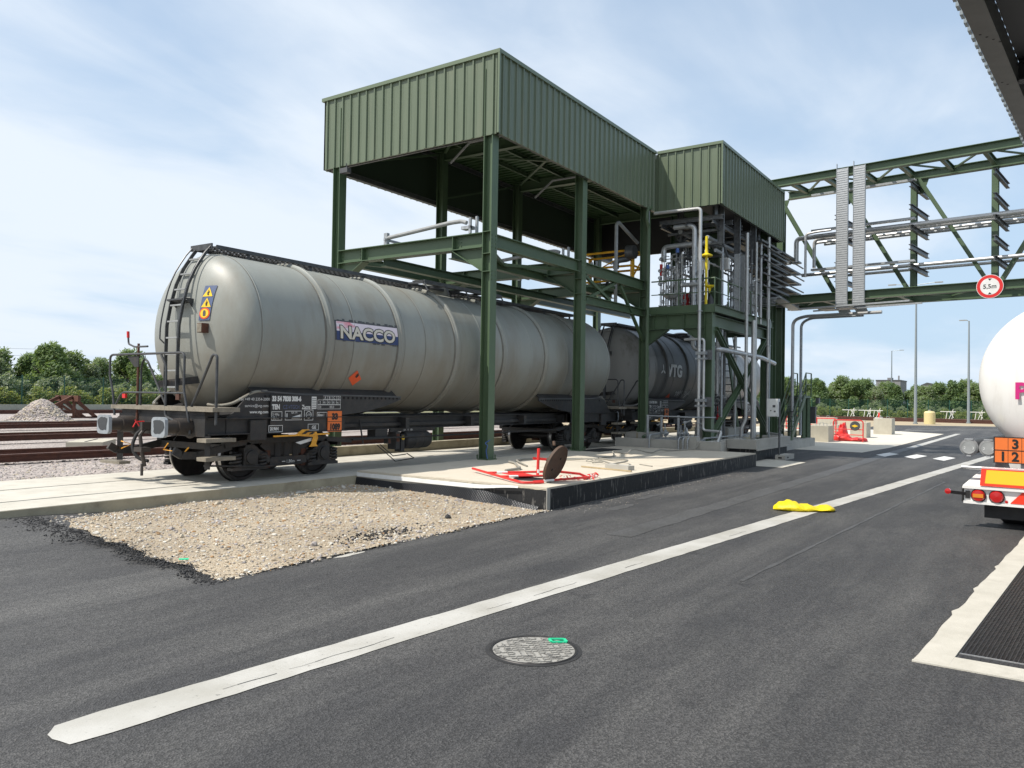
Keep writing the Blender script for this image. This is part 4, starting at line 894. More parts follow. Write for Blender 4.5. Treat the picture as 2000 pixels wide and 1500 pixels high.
        # scratches of chalk writing
        b = MB(); f = CY(0, 0, 0.03)
        for i in range(9):
            x = 4.6 + .17 * i; b.tube([f(x, -1.0 + random.uniform(-.15, .2)), f(x + .08, -.9 + random.uniform(-.1, .2)), f(x + .16, -1.05 + random.uniform(-.1, .2))], 0.007, 4)
        b.build('chalk_scrawl', 'letter_grey', W_)
    return W_
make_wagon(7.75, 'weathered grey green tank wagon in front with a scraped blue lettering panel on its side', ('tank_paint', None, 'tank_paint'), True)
make_wagon(24.9, 'dark grey tank wagon with big pale letters coupled behind the front wagon', ('tank_grey', 'tank_dark', 'tank_dark'), False)
# ---------------------------------------------------------------- loading canopy (the tall green shed on columns)
def clad(name, parent, p0, p1, z0, z1, out, pitch=0.31, rib=0.045, h=0.042, m='green_clad'):
    """standing rib cladding from p0 to p1 (plan points), ribs pointing along out"""
    p0, p1, out = V((*p0, 0)), V((*p1, 0)), V((*out, 0)); L = (p1 - p0).length; a = (p1 - p0) / L
    n = max(1, round(L / pitch)); w = L / n; pr = [(0, 0)]
    for i in range(n):
        s = (i + 0.5) * w
        pr += [(s - w * 0.17, 0), (s - w * 0.17 + .006, 0.006), (s - w * .17 + .014, 0)] if i % 2 == 0 else []
        pr += [(s - rib * 0.75, 0), (s - rib * 0.42, h), (s + rib * 0.42, h), (s + rib * 0.75, 0)]
        pr += [(s + w * 0.30, 0), (s + w * 0.30 + .006, 0.005), (s + w * .30 + .014, 0)]
    pr += [(L, 0), (L, -0.05), (0, -0.05)]
    lo = [p0 + a * s + out * d + V((0, 0, z0)) for s, d in pr]; hi = [p + V((0, 0, z1 - z0)) for p in lo]; k = len(pr)
    return MB().add(lo + hi, [(i, (i + 1) % k, k + (i + 1) % k, k + i) for i in range(k)] + [tuple(range(k - 1, -1, -1)), tuple(range(k, 2 * k))]).build(name, m, parent, smooth=20)
def bolts(b, p, u, v, n, nu, nv, du, dv, r=0.016):
    """nu x nv bolt heads round p on a plane with directions u, v and normal n"""
    p, u, v, n = V(p), V(u), V(v), V(n)
    for i in range(nu):
        for j in range(nv):
            q = p + u * (i - (nu - 1) / 2) * du + v * (j - (nv - 1) / 2) * dv; b.tube([q, q + n * 0.014], r, 6)
C = thing('loading_canopy', 'tall green steel canopy with ribbed cladding standing over the front tank wagon', 'canopy', (15.95, 11.5, 0.3))
X1, X2, Y1, Y2, ZA, ZB = 15.84, 25.43, 11.22, 17.46, 8.52, 10.52
clad('end_cladding', C, (X1, Y2), (X1, Y1), ZA, ZB, (-1, 0)); clad('side_cladding', C, (X1, Y1), (X2, Y1), ZA, ZB, (0, -1))
clad('rear_cladding', C, (X2 + 9.0, Y2), (X1, Y2), ZA, ZB, (0, 1)); 
b = MB()
b.box(X1 - .062, X1 + .09, Y1 - .062, Y2 + .06, ZB + .002, ZB + .10); b.box(X1 + .092, X2 - .06, Y1 - .062, Y1 + .09, ZB + .002, ZB + .10); b.box(X1 + .092, X2 + 9, Y2 - .09, Y2 + .06, ZB + .002, ZB + .10)
b.box(X1 - .058, X1 - .002, Y1 - .058, Y1 - .002, ZA, ZB)
b.build('flashing', 'trim_green', C)
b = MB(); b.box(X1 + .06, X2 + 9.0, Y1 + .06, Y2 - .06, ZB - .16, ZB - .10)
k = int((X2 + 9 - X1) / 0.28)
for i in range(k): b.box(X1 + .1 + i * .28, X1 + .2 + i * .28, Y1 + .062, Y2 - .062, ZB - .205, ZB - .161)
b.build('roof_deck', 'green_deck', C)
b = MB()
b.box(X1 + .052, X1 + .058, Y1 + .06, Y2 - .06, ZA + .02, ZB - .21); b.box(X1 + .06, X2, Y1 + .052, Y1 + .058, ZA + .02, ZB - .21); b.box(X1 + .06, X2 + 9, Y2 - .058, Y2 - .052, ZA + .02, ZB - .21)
b.build('dark_lining', 'liner_dark', C)
b = MB()
for y in (Y1 + .10, Y2 - .10):
    for z in (ZA + .08, ZB - .3): b.channel((X1 + .1, y, z), (X2 + (0 if y < 14 else 9), y, z), 0.16, 0.06)
for x in (X1 + .12,):
    for z in (ZA + .08, ZB - .3): b.channel((x, Y1 + .1, z), (x, Y2 - .1, z), 0.16, 0.06)
b.build('cladding_rail', 'galv_dark', C)
CX = (15.95, 20.62, 25.25, 31.9); YN, YF = 11.5, 16.89
for i, x in enumerate(CX):
    b = MB()
    if i < 3:
        zb = 0.42 if i < 2 else 0.86
        b = MB().ibeam((x, YN, zb), (x, YN, ZB - .3), 0.27, 0.27, (0, 1, 0), .02, .014).box(x - .19, x + .19, YN - .19, YN + .14, zb - .03, zb)
        for z in (5.55, 5.10, 6.10): b.box(x - .13, x + .13, YN - .112, YN + .112, z - .008, z + .008)
        bolts(b, (x, YN - .136, 5.85), (1, 0, 0), (0, 0, 1), (0, -1, 0), 2, 4, .15, .10); bolts(b, (x, YN - .136, 5.0), (1, 0, 0), (0, 0, 1), (0, -1, 0), 2, 3, .15, .10)
        for sx in (-.16, .16):
            for sy in (-.16, .16): b.cyl((x + sx, YN + sy, zb), (x + sx, YN + sy, zb + .10), 0.02, 6)
        b.build('column', 'green_steel', C)
    c = MB().ibeam((x, YF, 0.3), (x, YF, ZB - .3), 0.27, 0.27, (0, 1, 0), .02, .014).build('column', 'green_steel', C)
    # rafter and transverse beam with haunches
    MB().ibeam((x, YN + .14, ZB - .42), (x, YF - .14, ZB - .42), 0.36, 0.2).poly([(x - .006, YN + .14, ZB - .6), (x - .006, YN + 1.4, ZB - .6), (x - .006, YN + .14, ZB - 1.2)], (.012, 0, 0)).build('rafter', 'green_steel', C)
    if i < 3:
        t = MB().ibeam((x, YN + .14, 5.90), (x, YF - .14, 5.90), 0.38, 0.30, tf=.02).build('transverse_beam', 'green_steel', C)
        for y0, s in ((YN + .14, 1), (YF - .14, -1)):
            b = MB()
            b.poly([(x - .007, y0, 5.70), (x - .007, y0 + 0.95 * s, 5.70), (x - .007, y0, 5.12)], (.014, 0, 0)); b.beam((x, y0 + .96 * s, 5.70), (x, y0 + .01 * s, 5.115), 0.28, 0.016)
            b.box(x - .14, x + .14, y0 + .94 * s - .008, y0 + .94 * s + .008, 5.73, 6.07); bolts(b, (x - .012, y0 + .80 * s, 5.92), (0, 1, 0), (0, 0, 1), (-1, 0, 0), 2, 3, .09, .09); bolts(b, (x - .012, y0 + .07 * s, 5.92), (0, 1, 0), (0, 0, 1), (-1, 0, 0), 1, 3, .09, .09)
            b.build('haunch', 'green_steel', t)
# longitudinal beams at gangway level
for y, z, h, x0, x1 in ((YN, 5.90, .34, 16.13, 25.1), (YF, 5.90, .34, 16.13, 31.7), (12.75, 5.66, .24, 16.0, 25.2), (15.15, 5.66, .24, 16.0, 31.8), (YN, 4.96, .26, 20.8, 25.1), (YF, 5.0, .26, 16.13, 31.7)):
    for a, c in zip([x0] + [q for q in CX if x0 < q - .3 < x1 - .4], [q for q in CX if x0 < q - .3 < x1 - .4] + [x1]):
        s = .18 if y in (YN, YF) else 0.0
        MB().ibeam((a + (s if a != x0 else 0), y, z), (c - (s if c != x1 else 0), y, z), h, 0.2).build('long_beam', 'green_steel', C)
for (a, c) in (((16.1, YN + .2, 5.80), (18.3, 12.7, 5.72)), ((18.3, 12.7, 5.72), (20.5, YN + .2, 5.80)), ((20.8, YN + .2, 5.80), (22.9, 12.7, 5.72)), ((22.9, 12.7, 5.72), (25.1, YN + .2, 5.80)), ((16.1, YF - .2, 5.80), (18.3, 15.2, 5.72)), ((18.3, 15.2, 5.72), (20.5, YF - .2, 5.80)), ((20.8, YF - .2, 5.8), (22.9, 15.2, 5.72)), ((22.9, 15.2, 5.72), (25.1, YF - .2, 5.80)), ((20.75, YN, 5.75), (22.6, YN, 5.10)), ((25.15, YN, 4.0), (23.3, YN, 5.7)), ((21.0, YN + .02, 4.98), (22.95, YN + .02, 5.72))):
    MB().beam(a, c, .09, .09).build('brace', 'green_steel', C)
for a, c in (((16.1, YN + .2, ZB - .36), (20.5, YF - .2, ZB - .36)), ((16.1, YF - .2, ZB - .36), (20.5, YN + .2, ZB - .39)), ((20.8, YN + .2, ZB - .36), (25.1, YF - .2, ZB - .36)), ((20.8, YF - .2, ZB - .36), (25.1, YN + .2, ZB - .39)), ((16.1, YF, 8.7), (20.4, YF, 10.1)), ((20.8, YF, 8.7), (25.1, YF, 10.1))):
    MB().beam(a, c, .09, .06).build('brace', 'green_steel', C)
for y in lin(12.6, 15.9, 3): MB().ibeam((16.0, y, ZB - .29), (X2 + 8.8, y, ZB - .29), 0.14, 0.08).build('purlin', 'green_steel', C)
MB().beam((25.15, 11.32, 9.0), (25.15, 11.32, 5.3), 0.02, 0.02).build('down_rod', 'galv', C)
MB().tube([(25.05, 11.2, 8.62), (24.8, 11.24, 8.45), (24.78, 11.24, 8.1), (24.95, 11.24, 7.9), (24.95, 11.24, 1.0), (24.80, 11.2, .72), (24.4, 11.1, .70)], 0.055, 8, fillet=.1).build('downpipe', 'green_steel', C)
# lights and pipes hung under the canopy
f = thing('floodlight', 'small dark floodlight under the left corner of the tall canopy', 'floodlight', (15.9, 16.9, 8.45))
MB().beam((15.78, 16.45, 8.40), (15.78, 16.45, 8.55), .03, .03).build('bracket', 'dark_grey', f)
MB().box(15.66, 15.82, 16.3, 16.6, 8.26, 8.40).build('housing', 'dark_grey', f)
def pipe(label, pts, r, m='stainless', fillet=0.12, name='pipe', cat='pipe', group=None, flanges=(), n=10):
    t = thing(name, label, cat, pts[0], group)
    MB().tube(pts, r, n, fillet=fillet).build('pipe_run', m, t)
    for p, a in flanges:
        p = V(p); a = V(a).normalized(); MB().cyl(p - a * .012, p + a * .012, r * 1.9, 12).build('flange', 'galv', t)
    return t
pipe('pale grey conduit with a kinked end under the front bay of the canopy roof', [(18.2, 14.6, 8.9), (18.2, 13.9, 9.4), (18.2, 11.4, 9.4)], .035, 'grey_paint', .02)
pipe('pale grey conduit with a kinked end under the middle bay of the canopy roof', [(22.9, 14.6, 8.9), (22.9, 13.9, 9.4), (22.9, 11.4, 9.4)], .035, 'grey_paint', .02)
t = thing('drop_rail', 'pale grey tube rail on galvanised brackets over the foremost cross beam', 'rail', (15.95, 13.5, 6.1))
MB().tube([(15.9, 14.95, 6.28), (15.9, 12.7, 6.46), (15.9, 12.35, 6.46), (15.9, 12.2, 6.40)], .055, 10, fillet=.12).build('tube', 'grey_paint', t)
MB().box(15.85, 15.95, 14.9, 15.02, 6.10, 6.42).box(15.8, 16.5, 14.92, 14.98, 6.20, 6.26).build('bracket', 'galv', t)
MB().box(15.8, 15.86, 12.0, 12.06, 6.10, 6.50).box(15.95, 16.01, 11.9, 11.96, 6.1, 6.55).box(15.8, 16.0, 12.0, 12.3, 6.22, 6.30).build('bracket', 'galv', t)
copy_thing(t, (20.62, 13.5, 5.2 + .9), label='grey tube rail on brackets over the second cross beam')
copy_thing(t, (23.2, 13.9, 5.5 + .6), label='grey tube rail on brackets farther back beside the third far column')
# yellow safety cage of the loading gangway
g = thing('safety_cage', 'yellow tubular safety cage of the loading gangway under the canopy', 'safety cage', (25.0, 13.2, 5.6))
def cage(x0, x1, y0, y1, z0, z1):
    for x in (x0, x1):
        for y in (y0, y1): MB().beam((x, y, z0), (x, y, z1), .12, .12).build('cage_post', 'cage_yellow', g)
    for z in (z0 + .05, (z0 + z1) / 2, z1):
        MB().tube([(x0, y0, z), (x1, y0, z), (x1, y1, z), (x0, y1, z)], .042, 8, closed=True).build('cage_rail', 'cage_yellow', g)
    MB().beam((x0, y0, z0 + .1), (x1, y0, z1 - .05), .05, .03).beam((x0, y1, z0 + .1), (x0, y0, z1), .05, .03).build('cage_brace', 'cage_yellow', g)
cage(25.6, 26.6, 12.15, 14.4, 6.2, 7.3); MB().box(25.55, 26.65, 12.05, 14.5, 6.10, 6.18).build('gangway_floor', 'galv_dark', g)
a = thing('loading_arm', 'grey swivelling loading arm on a post behind the yellow cage', 'loading arm', (25.6, 12.1, 5.2))  # swivelling pipe arm for loading, no crane
MB().tube([(24.2, 12.1, 5.2), (24.2, 12.1, 7.95), (24.35, 12.1, 8.05), (25.9, 12.1, 7.6)], .06, 10, fillet=.05).build('arm_post', 'grey_paint', a)
MB().tube([(25.6, 12.2, 7.4), (25.6, 12.2, 7.0), (25.2, 12.6, 6.9), (25.2, 12.6, 6.6)], .11, 12, fillet=.2).build('arm_joint', 'galv_dark', a); MB().lathe((25.5, 12.2, 7.2), (0, 1, 0), [(-.2, 0), (-.2, .24), (.1, .26), (.1, 0)], 18).build('balance_drum', 'galv_dark', a)
MB().tube([(25.2, 12.6, 6.6), (25.0, 12.9, 6.0), (24.2, 13.2, 5.6)], .05, 8, fillet=.1).build('arm_hose', 'black_rubber', a)
# ---------------------------------------------------------------- process shed (second box, deck, X braced frame)
Q = thing('process_shed', 'lower green clad shed on columns beside the canopy, its deck crowded with pipework', 'process shed', (25.25, 9.15, 0.3))
XA, XB, YA = 25.432, 32.9, 8.86
clad('end_cladding', Q, (XA, Y1 - .002), (XA, YA), ZA, ZB, (-1, 0)); clad('side_cladding', Q, (XA, YA), (XB, YA), ZA, ZB, (0, -1)); clad('far_cladding', Q, (XB, YA), (XB, Y2 - .1), ZA, ZB, (1, 0))
b = MB(); b.box(XA - .062, XA + .09, YA - .062, Y1 - .07, ZB + .003, ZB + .10); b.box(XA + .092, XB + .06, YA - .062, YA + .09, ZB + .002, ZB + .10); b.box(XB - .09, XB + .06, YA + .092, Y2 - .12, ZB + .002, ZB + .10); b.box(XA - .058, XA - .002, YA - .058, YA - .002, ZA, ZB); b.box(XB + .002, XB + .058, YA - .058, YA - .002, ZA, ZB)
b.build('flashing', 'trim_green', Q)
MB().box(XA + .06, XB - .06, YA + .06, Y1 + .02, ZB - .16, ZB - .10).build('roof_deck', 'green_deck', Q)
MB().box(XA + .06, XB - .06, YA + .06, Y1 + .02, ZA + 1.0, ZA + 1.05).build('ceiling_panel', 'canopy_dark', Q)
MB().box(XB - .058, XB - .052, YA + .06, Y2 - .2, ZA + .01, ZB - .2).box(XA + .06, XB - .06, YA + .052, YA + .058, ZA + .01, ZB - .2).build('dark_lining', 'canopy_dark', Q)  # added sheets, dark so the sunlit backs of the cladding look shaded
b = MB().channel((XA + .1, YA + .1, ZA + .08), (XB - .1, YA + .1, ZA + .08), .16, .06).channel((XA + .1, YA + .1, ZA + .08), (XA + .1, Y1 - .1, ZA + .08), .16, .06); b.build('cladding_rail', 'galv_dark', Q)
QX = (25.25, 31.6); YQ = 9.15
for x in QX:
    MB().ibeam((x, YQ, 0.5), (x, YQ, 5.1), .29, .29, (0, 1, 0), .02, .014).box(x - .24, x + .24, YQ - .24, YQ + .24, .46, .5).build('column', 'green_steel', Q)
    MB().ibeam((x, 11.34, 5.15), (x, 11.34, ZA + .3), .30, .30, (0, 1, 0), .018, .012).build('column', 'green_steel', Q) if x > 30 else None
for x, y in ((27.6, 11.3), (28.2, 10.0), (31.6, 9.2), (29.9, 11.3)): MB().ibeam((x, y, 5.15), (x, y, ZA + .3), .34, .34, (0, 1, 0), .018, .012).build('column', 'green_steel', Q)
b = MB().ibeam((25.25, YQ + .15, 4.62), (25.25, YN - .14, 4.62), .50, .26, tf=.02); D = b.build('deck_beam', 'green_steel', Q)
for y0, s in ((YQ + .15, 1), (YN - .14, -1)): b = MB().poly([(25.243, y0, 4.36), (25.243, y0 + .75 * s, 4.36), (25.243, y0, 3.85)], (.014, 0, 0)); b.beam((25.25, y0 + .76 * s, 4.355), (25.25, y0 + .01 * s, 3.845), .24, .016); b.build('haunch', 'green_steel', D)
b = MB().box(25.13, 25.37, YQ + .2, YN - .2, 4.872, 4.878)
for y in (9.5, 10.0, 10.6, 11.1): b.box(25.13, 25.37, y - .006, y + .006, 4.40, 4.84)
for y in (9.52, 10.25, 10.98): bolts(b, (25.10, y, 4.98), (0, 1, 0), (0, 0, 1), (-1, 0, 0), 1, 3, .1, .1)
bolts(b, (25.06, YQ, 4.6), (0, 1, 0), (0, 0, 1), (-1, 0, 0), 2, 4, .16, .1); bolts(b, (25.12, YN - .35, 4.6), (0, 1, 0), (0, 0, 1), (-1, 0, 0), 2, 4, .16, .1)
b.build('bolted_plate', 'green_steel', D)
MB().channel((25.12, YQ - .2, 5.02), (25.12, YN - .2, 5.02), .26, .09).build('fascia', 'green_steel', Q)
MB().channel((25.10, YQ - .22, 5.0), (31.7, YQ - .22, 5.0), .26, .09).build('fascia', 'green_steel', Q)
MB().ibeam((25.45, YQ, 4.62), (31.4, YQ, 4.62), .40, .24).build('deck_beam', 'green_steel', Q)
for x in (27.3, 29.4, 31.6): MB().ibeam((x, YQ + .14, 4.70), (x, 11.3, 4.70), .3, .2).build('deck_beam', 'green_steel', Q)
MB().box(25.25, 31.6, YQ - .1, 11.28, 4.90, 4.93).build('deck_floor', 'galv_dark', Q)
for a, c, s in (((25.4, YQ - .16, 4.35), (31.4, YQ - .16, .75), 0), ((31.4, YQ - .06, 4.35), (25.4, YQ - .06, .75), 1)): MB().ibeam(a, c, .16, .16).build('cross_brace', 'green_steel', Q)
h = MB().tube([(25.15, 11.2, 6.02), (25.15, YQ - .2, 6.02), (31.6, YQ - .2, 6.02)], .024, 8).build('handrail', 'green_steel', Q)
MB().tube([(25.15, 11.2, 5.56), (25.15, YQ - .2, 5.56), (31.6, YQ - .2, 5.56)], .016, 8).build('mid_rail', 'green_steel', h)
for p in [(25.15, 10.2), (25.15, YQ - .2)] + [(x, YQ - .2) for x in lin(26.5, 31.5, 4)]: MB().cyl((*p, 5.1), (*p, 6.02), .022, 8).build('rail_post', 'green_steel', h)
# inner X brace seen against the sky behind the deck
for a, c in (((28.3, 10.1, 7.2), (31.5, 11.2, 5.2)), ((28.3, 10.1, 5.2), (31.5, 11.2, 7.2))): MB().beam(a, c, .1, .06).build('brace', 'green_steel', Q)
# ---------------------------------------------------------------- pipework round the deck
pipe('tall slim pale pipe bent over at the top, standing in front of the deck', [(24.85, 11.0, 8.32), (24.85, 9.35, 8.30), (24.85, 9.35, 1.05), (24.85, 9.35, .72)], .055, 'pipe_steel', .12, flanges=(((24.85, 9.35, 1.2), (0, 0, 1)), ((24.85, 9.35, 4.9), (0, 0, 1))))
pipe('thick silver insulated riser beside the slim pale pipe', [(25.9, 10.7, 8.0), (25.9, 9.95, 8.0), (25.9, 9.95, 4.1), (25.9, 9.95, 3.72), (25.9, 9.0, 3.70), (29.5, 8.7, 3.6), (31.3, 8.7, 3.45)], .085, 'insulation', .2, n=14)
pipe('thick silver insulated cross pipe with a downturned end below the soffit', [(26.3, 11.25, 6.9), (26.3, 11.25, 7.42), (26.3, 9.5, 7.46)], .095, 'insulation', .15, n=14)
pipe('short fat horizontal silver pipe stub on the riser at handrail height', [(25.8, 10.35, 5.94), (25.8, 9.7, 5.94)], .075, 'insulation', 0, n=14)
pipe('slim pipe parallel to the tall pale pipe, with a dog leg at its foot', [(24.95, 9.9, 3.98), (24.95, 9.22, 3.98), (24.95, 9.22, .98), (24.95, 8.6, .95), (24.55, 8.62, .55), (24.4, 9.6, .52)], .045, 'pipe_steel', .1)
t = thing('pipe_clamp', 'upper galvanised clamp rack joining the two slim pipes to the column', 'clamp', (24.9, 9.3, 3.5)); MB().box(24.78, 25.0, 9.1, 9.45, 3.46, 3.56).box(24.78, 25.0, 9.1, 9.45, 3.3, 3.36).build('clamp_bar', 'galv', t); MB().box(24.96, 25.0, 8.95, 9.45, 3.3, 3.62).build('clamp_plate', 'galv_dark', t)
copy_thing(t, (24.9, 9.3, 1.95), label='lower galvanised clamp rack joining the two slim pipes to the column')
pipe('thicker of two slim insulated risers left of the deck stair', [(28.2, 9.9, 4.9), (28.2, 9.9, .6)], .075, 'insulation', 0)
pipe('thinner of two slim insulated risers left of the deck stair', [(28.2, 9.72, 4.9), (28.2, 9.72, .6)], .05, 'stainless', 0)
pipe('pale grey riser with a kinked foot under the middle of the deck', [(28.0, 8.78, 8.0), (28.0, 8.78, 1.3), (27.9, 8.9, .95), (27.9, 8.9, .6)], .06, 'pipe_steel', .1, flanges=(((28.0, 8.78, .7), (0, 0, 1)),))
pipe('stout pale riser right of the kinked one, crossing the green X brace', [(28.6, 8.7, 4.9), (28.6, 8.7, .6)], .085, 'pipe_steel', 0, n=14)
pipe('long thin riser at the right deck end with its foot bent along the bund', [(30.6, 8.75, 8.3), (30.6, 8.75, 1.0), (30.6, 8.75, .74), (29.9, 8.0, .70)], .06, 'pipe_steel', .12, flanges=(((30.6, 8.75, 4.1), (0, 0, 1)),))
for i, (x, y) in enumerate(((27.6, 9.0), (28.0, 8.95))):
    lb = ('left upright galvanised cable tray above the deck', 'right upright galvanised cable tray above the deck')[i]
    t = thing('cable_tray', lb, 'cable tray', (x, y, 5.1)); MB().channel((x, y, 5.1), (x, y, 7.2), .20, .06, (0, 1, 0)).build('tray', 'galv', t)
for i, (x, y, z0) in enumerate(((26.3, 9.15, 7.35), (27.9, 9.1, 7.2), (29.6, 9.05, 7.1), (27.0, 10.9, 7.4))):
    t = thing('pipe_hanger', ('foremost grey hanger post under the shed soffit', 'second grey hanger post under the shed soffit', 'rearmost grey hanger post under the shed soffit', 'grey hanger post deep under the shed soffit')[i], 'hanger', (x, y, ZA))
    MB().channel((x, y, z0), (x, y, ZA + .3), .22, .08, (0, 1, 0), .014).build('post', 'galv_dark', t)
    MB().beam((x, y - .1, z0 + .04), (x, 11.1, z0 + .04), .08, .08).build('cross_arm', 'galv_dark', t); MB().beam((x, y, z0 + .5), (x, 11.1, z0 + .5), .06, .08).build('cross_arm', 'galv_dark', t)
for i, (y, z, r, m_, x1) in enumerate(((9.5, 7.55, .07, 'galv', 31.2), (9.8, 7.5, .05, 'galv_dark', 31.2), (10.2, 7.95, .06, 'galv_dark', 31), (10.6, 7.9, .08, 'galv', 31), (9.35, 7.15, .06, 'galv', 31.8), (10.9, 7.45, .05, 'galv_dark', 30.5))):
    pipe(('front silver pipe run under the soffit', 'slim dark pipe run second from the front under the soffit', 'dark upper pipe run under the soffit', 'thick silver upper pipe run under the soffit', 'lowest silver pipe run under the soffit', 'rear dark pipe run under the soffit')[i], [(25.9 + .1 * i, y, z), (x1, y, z - .03)], r, m_, 0, flanges=(((27.2 + .3 * i, y, z - .01), (1, 0, 0)),))
t = thing('support_frame', 'dark grey beam grid carrying the pipes under the shed soffit', 'support frame', (28, 10, 8.2))
for x in lin(26.0, 32.2, 6): MB().ibeam((x, 9.0, 8.22), (x, 11.3, 8.22), .16, .1).build('cross_beam', 'galv_dark', t)
for y in (9.25, 10.2, 11.1): MB().ibeam((25.7, y, 8.05), (32.6, y, 8.05), .16, .1).build('runner', 'galv_dark', t)
for x, y in ((26.0, 9.25), (28.5, 10.2), (30.9, 9.25), (32.2, 11.1)): MB().beam((x, y, 8.3), (x, y, ZB - .2), .1, .1).build('drop_post', 'galv_dark', t)
for a, c in (((26.0, 9.25, 8.0), (27.4, 9.25, 7.0)), ((28.5, 10.2, 8.0), (29.9, 10.2, 7.0))): MB().beam(a, c, .06, .06).build('strut', 'galv_dark', t)
def valves(name, label, x, y, z0, z1, nx, ny, seed, cols=('stainless', 'galv', 'galv_dark')):
    rr = random.Random(seed); t = thing(name, label, 'valve manifold', (x, y, z0))
    for i in range(nx):
        for j in range(ny):
            px, py = x + i * .16 + rr.uniform(-.03, .03), y - j * .15 + rr.uniform(-.03, .03); a, c = z0 + rr.uniform(0, .25), z1 - rr.uniform(0, .7)
            b = MB().tube([(px, py, a), (px, py, c), (px + rr.uniform(-.2, .2), py - rr.uniform(.05, .2), c)], rr.choice((.016, .02, .028)), 7, fillet=.05)
            for k in range(3):
                z = rr.uniform(a + .1, c - .1); b.cyl((px, py, z - .05), (px, py, z + .05), .045, 8)
                if rr.random() < .6: b.tube([(px, py, z), (px - .12, py - .02, z)], .012, 6); b.lathe((px - .13, py - .02, z), (1, 0, 0), [(-.01, .03), (-.01, .06), (.01, .06), (.01, .03)], 10)
            b.build('valve_pipe', rr.choice(cols), t)
    for k in range(5):
        z = z0 + .2 + k * (z1 - z0 - .4) / 4 + rr.uniform(-.06, .06); MB().cyl((x - .1, y + .02, z), (x + nx * .16, y + .02, z), .018, 7).cyl((x + .1, y + .1, z), (x + .1, y - ny * .15, z + .04), .018, 7).build('link_pipe', rr.choice(cols), t)
    return t
valves('valve_manifold', 'dense cluster of small silver valves and pipes at the left end of the deck', 25.7, 11.1, 5.1, 7.1, 3, 6, 3, ('stainless', 'insulation', 'pipe_steel', 'galv'))
valves('valve_manifold', 'second cluster of thin silver pipes and gauges at the right end of the deck', 29.5, 9.35, 5.1, 6.7, 7, 3, 5, ('stainless', 'pipe_steel', 'galv'))
valves('valve_manifold', 'thin tubing and gauges hanging behind the tall pale pipe', 26.6, 10.9, 6.5, 7.9, 3, 4, 9, ('galv_dark', 'galv', 'dark_grey'))
valves('valve_manifold', 'low tangle of valves below the deck behind the green X brace', 27.4, 10.2, .7, 2.2, 7, 4, 12, ('galv_dark', 'dark_grey', 'red_paint', 'galv'))
t = thing('actuator', 'red and blue painted actuators among the valves at the left end of the deck', 'actuator', (25.6, 11.05, 6.4)); MB().box(25.6, 25.68, 11.02, 11.10, 6.3, 6.7).build('red_body', 'red_paint', t); MB().cyl((25.6, 10.8, 6.52), (25.6, 10.8, 6.65), .06, 12).build('blue_body', 'blue_paint', t); MB().cyl((25.6, 10.45, 7.05), (25.6, 10.45, 7.2), .06, 12).build('blue_body', 'blue_paint', t)
valves('valve_manifold', 'tall slender pipes and gauges beside the yellow safety shower', 26.0, 10.1, 5.1, 6.9, 3, 3, 21, ('galv_dark', 'stainless', 'dark_grey'))
valves('valve_manifold', 'pipe and gauge cluster in the middle of the deck behind the handrail', 28.5, 9.6, 5.1, 7.3, 4, 3, 25, ('galv_dark', 'galv', 'stainless'))
for i, (x, y, z) in enumerate(((28.9, 9.1, 6.3), (30.0, 9.05, 6.0), (27.1, 9.3, 6.6))):
    t = thing('terminal_box', ('grey terminal box on the deck pipes behind the handrail', 'blue grey terminal box near the right end of the deck', 'pale terminal box beside the upright cable trays')[i], 'terminal box', (x, y, z)); MB().box(x, x + .15, y - .15, y + .15, z, z + .4).build('housing', ('pipe_steel', 'lamp_grey', 'white_dirty')[i], t); MB().box(x - .006, x - .001, y - .13, y + .13, z + .02, z + .38).build('lid', ('lamp_grey', 'pipe_steel', 'pipe_steel')[i], t)
for i, (x0, x1, y, z, r) in enumerate(((25.7, 30.8, 10.4, 7.0, .04), (25.7, 31.0, 9.6, 6.75, .03), (25.8, 30.5, 11.0, 6.6, .05), (26.2, 31.0, 10.0, 5.55, .03))):
    pipe(('thin dark pipe run at head height over the deck', 'slim silver pipe run in front of the head height pipes', 'stout grey pipe run along the back of the deck', 'thin pipe run at knee height over the deck')[i], [(x0, y, z - .5), (x0, y, z), (x1, y, z), (x1, y, z - .8)], r, ('galv_dark', 'stainless', 'pipe_steel', 'galv')[i], .12, flanges=(((x0 + 1.2, y, z), (1, 0, 0)), ((x0 + 3.1, y, z), (1, 0, 0))))
for i, (x, y, z0, z1, r) in enumerate(((25.75, 9.75, 4.95, 7.3, .035), (26.9, 9.3, 4.95, 8.0, .04), (27.3, 10.4, 4.95, 8.2, .07), (29.1, 8.95, 4.9, 7.6, .03), (29.35, 8.85, .6, 7.9, .045), (30.1, 8.9, 4.9, 8.1, .05), (26.35, 9.1, .6, 4.4, .04), (27.2, 9.3, .5, 4.4, .05), (29.3, 9.6, .5, 4.4, .06))):
    pipe(('thin upright by the yellow shower', 'thin upright left of the cable trays', 'stout upright deep on the deck', 'thin upright between cable trays and terminal boxes', 'tall upright passing the deck edge near its middle', 'upright near the right end of the deck', 'thin upright below the deck next to the front column', 'dark upright below the deck behind the X brace', 'stout upright below the deck in front of the stair')[i], [(x, y, z0), (x, y, z1)], r, ('stainless', 'galv', 'insulation', 'galv_dark', 'pipe_steel', 'stainless', 'galv', 'galv_dark', 'pipe_steel')[i], 0, flanges=(((x, y, z0 + .4 * (z1 - z0)), (0, 0, 1)), ((x, y, z0 + .8 * (z1 - z0)), (0, 0, 1))))
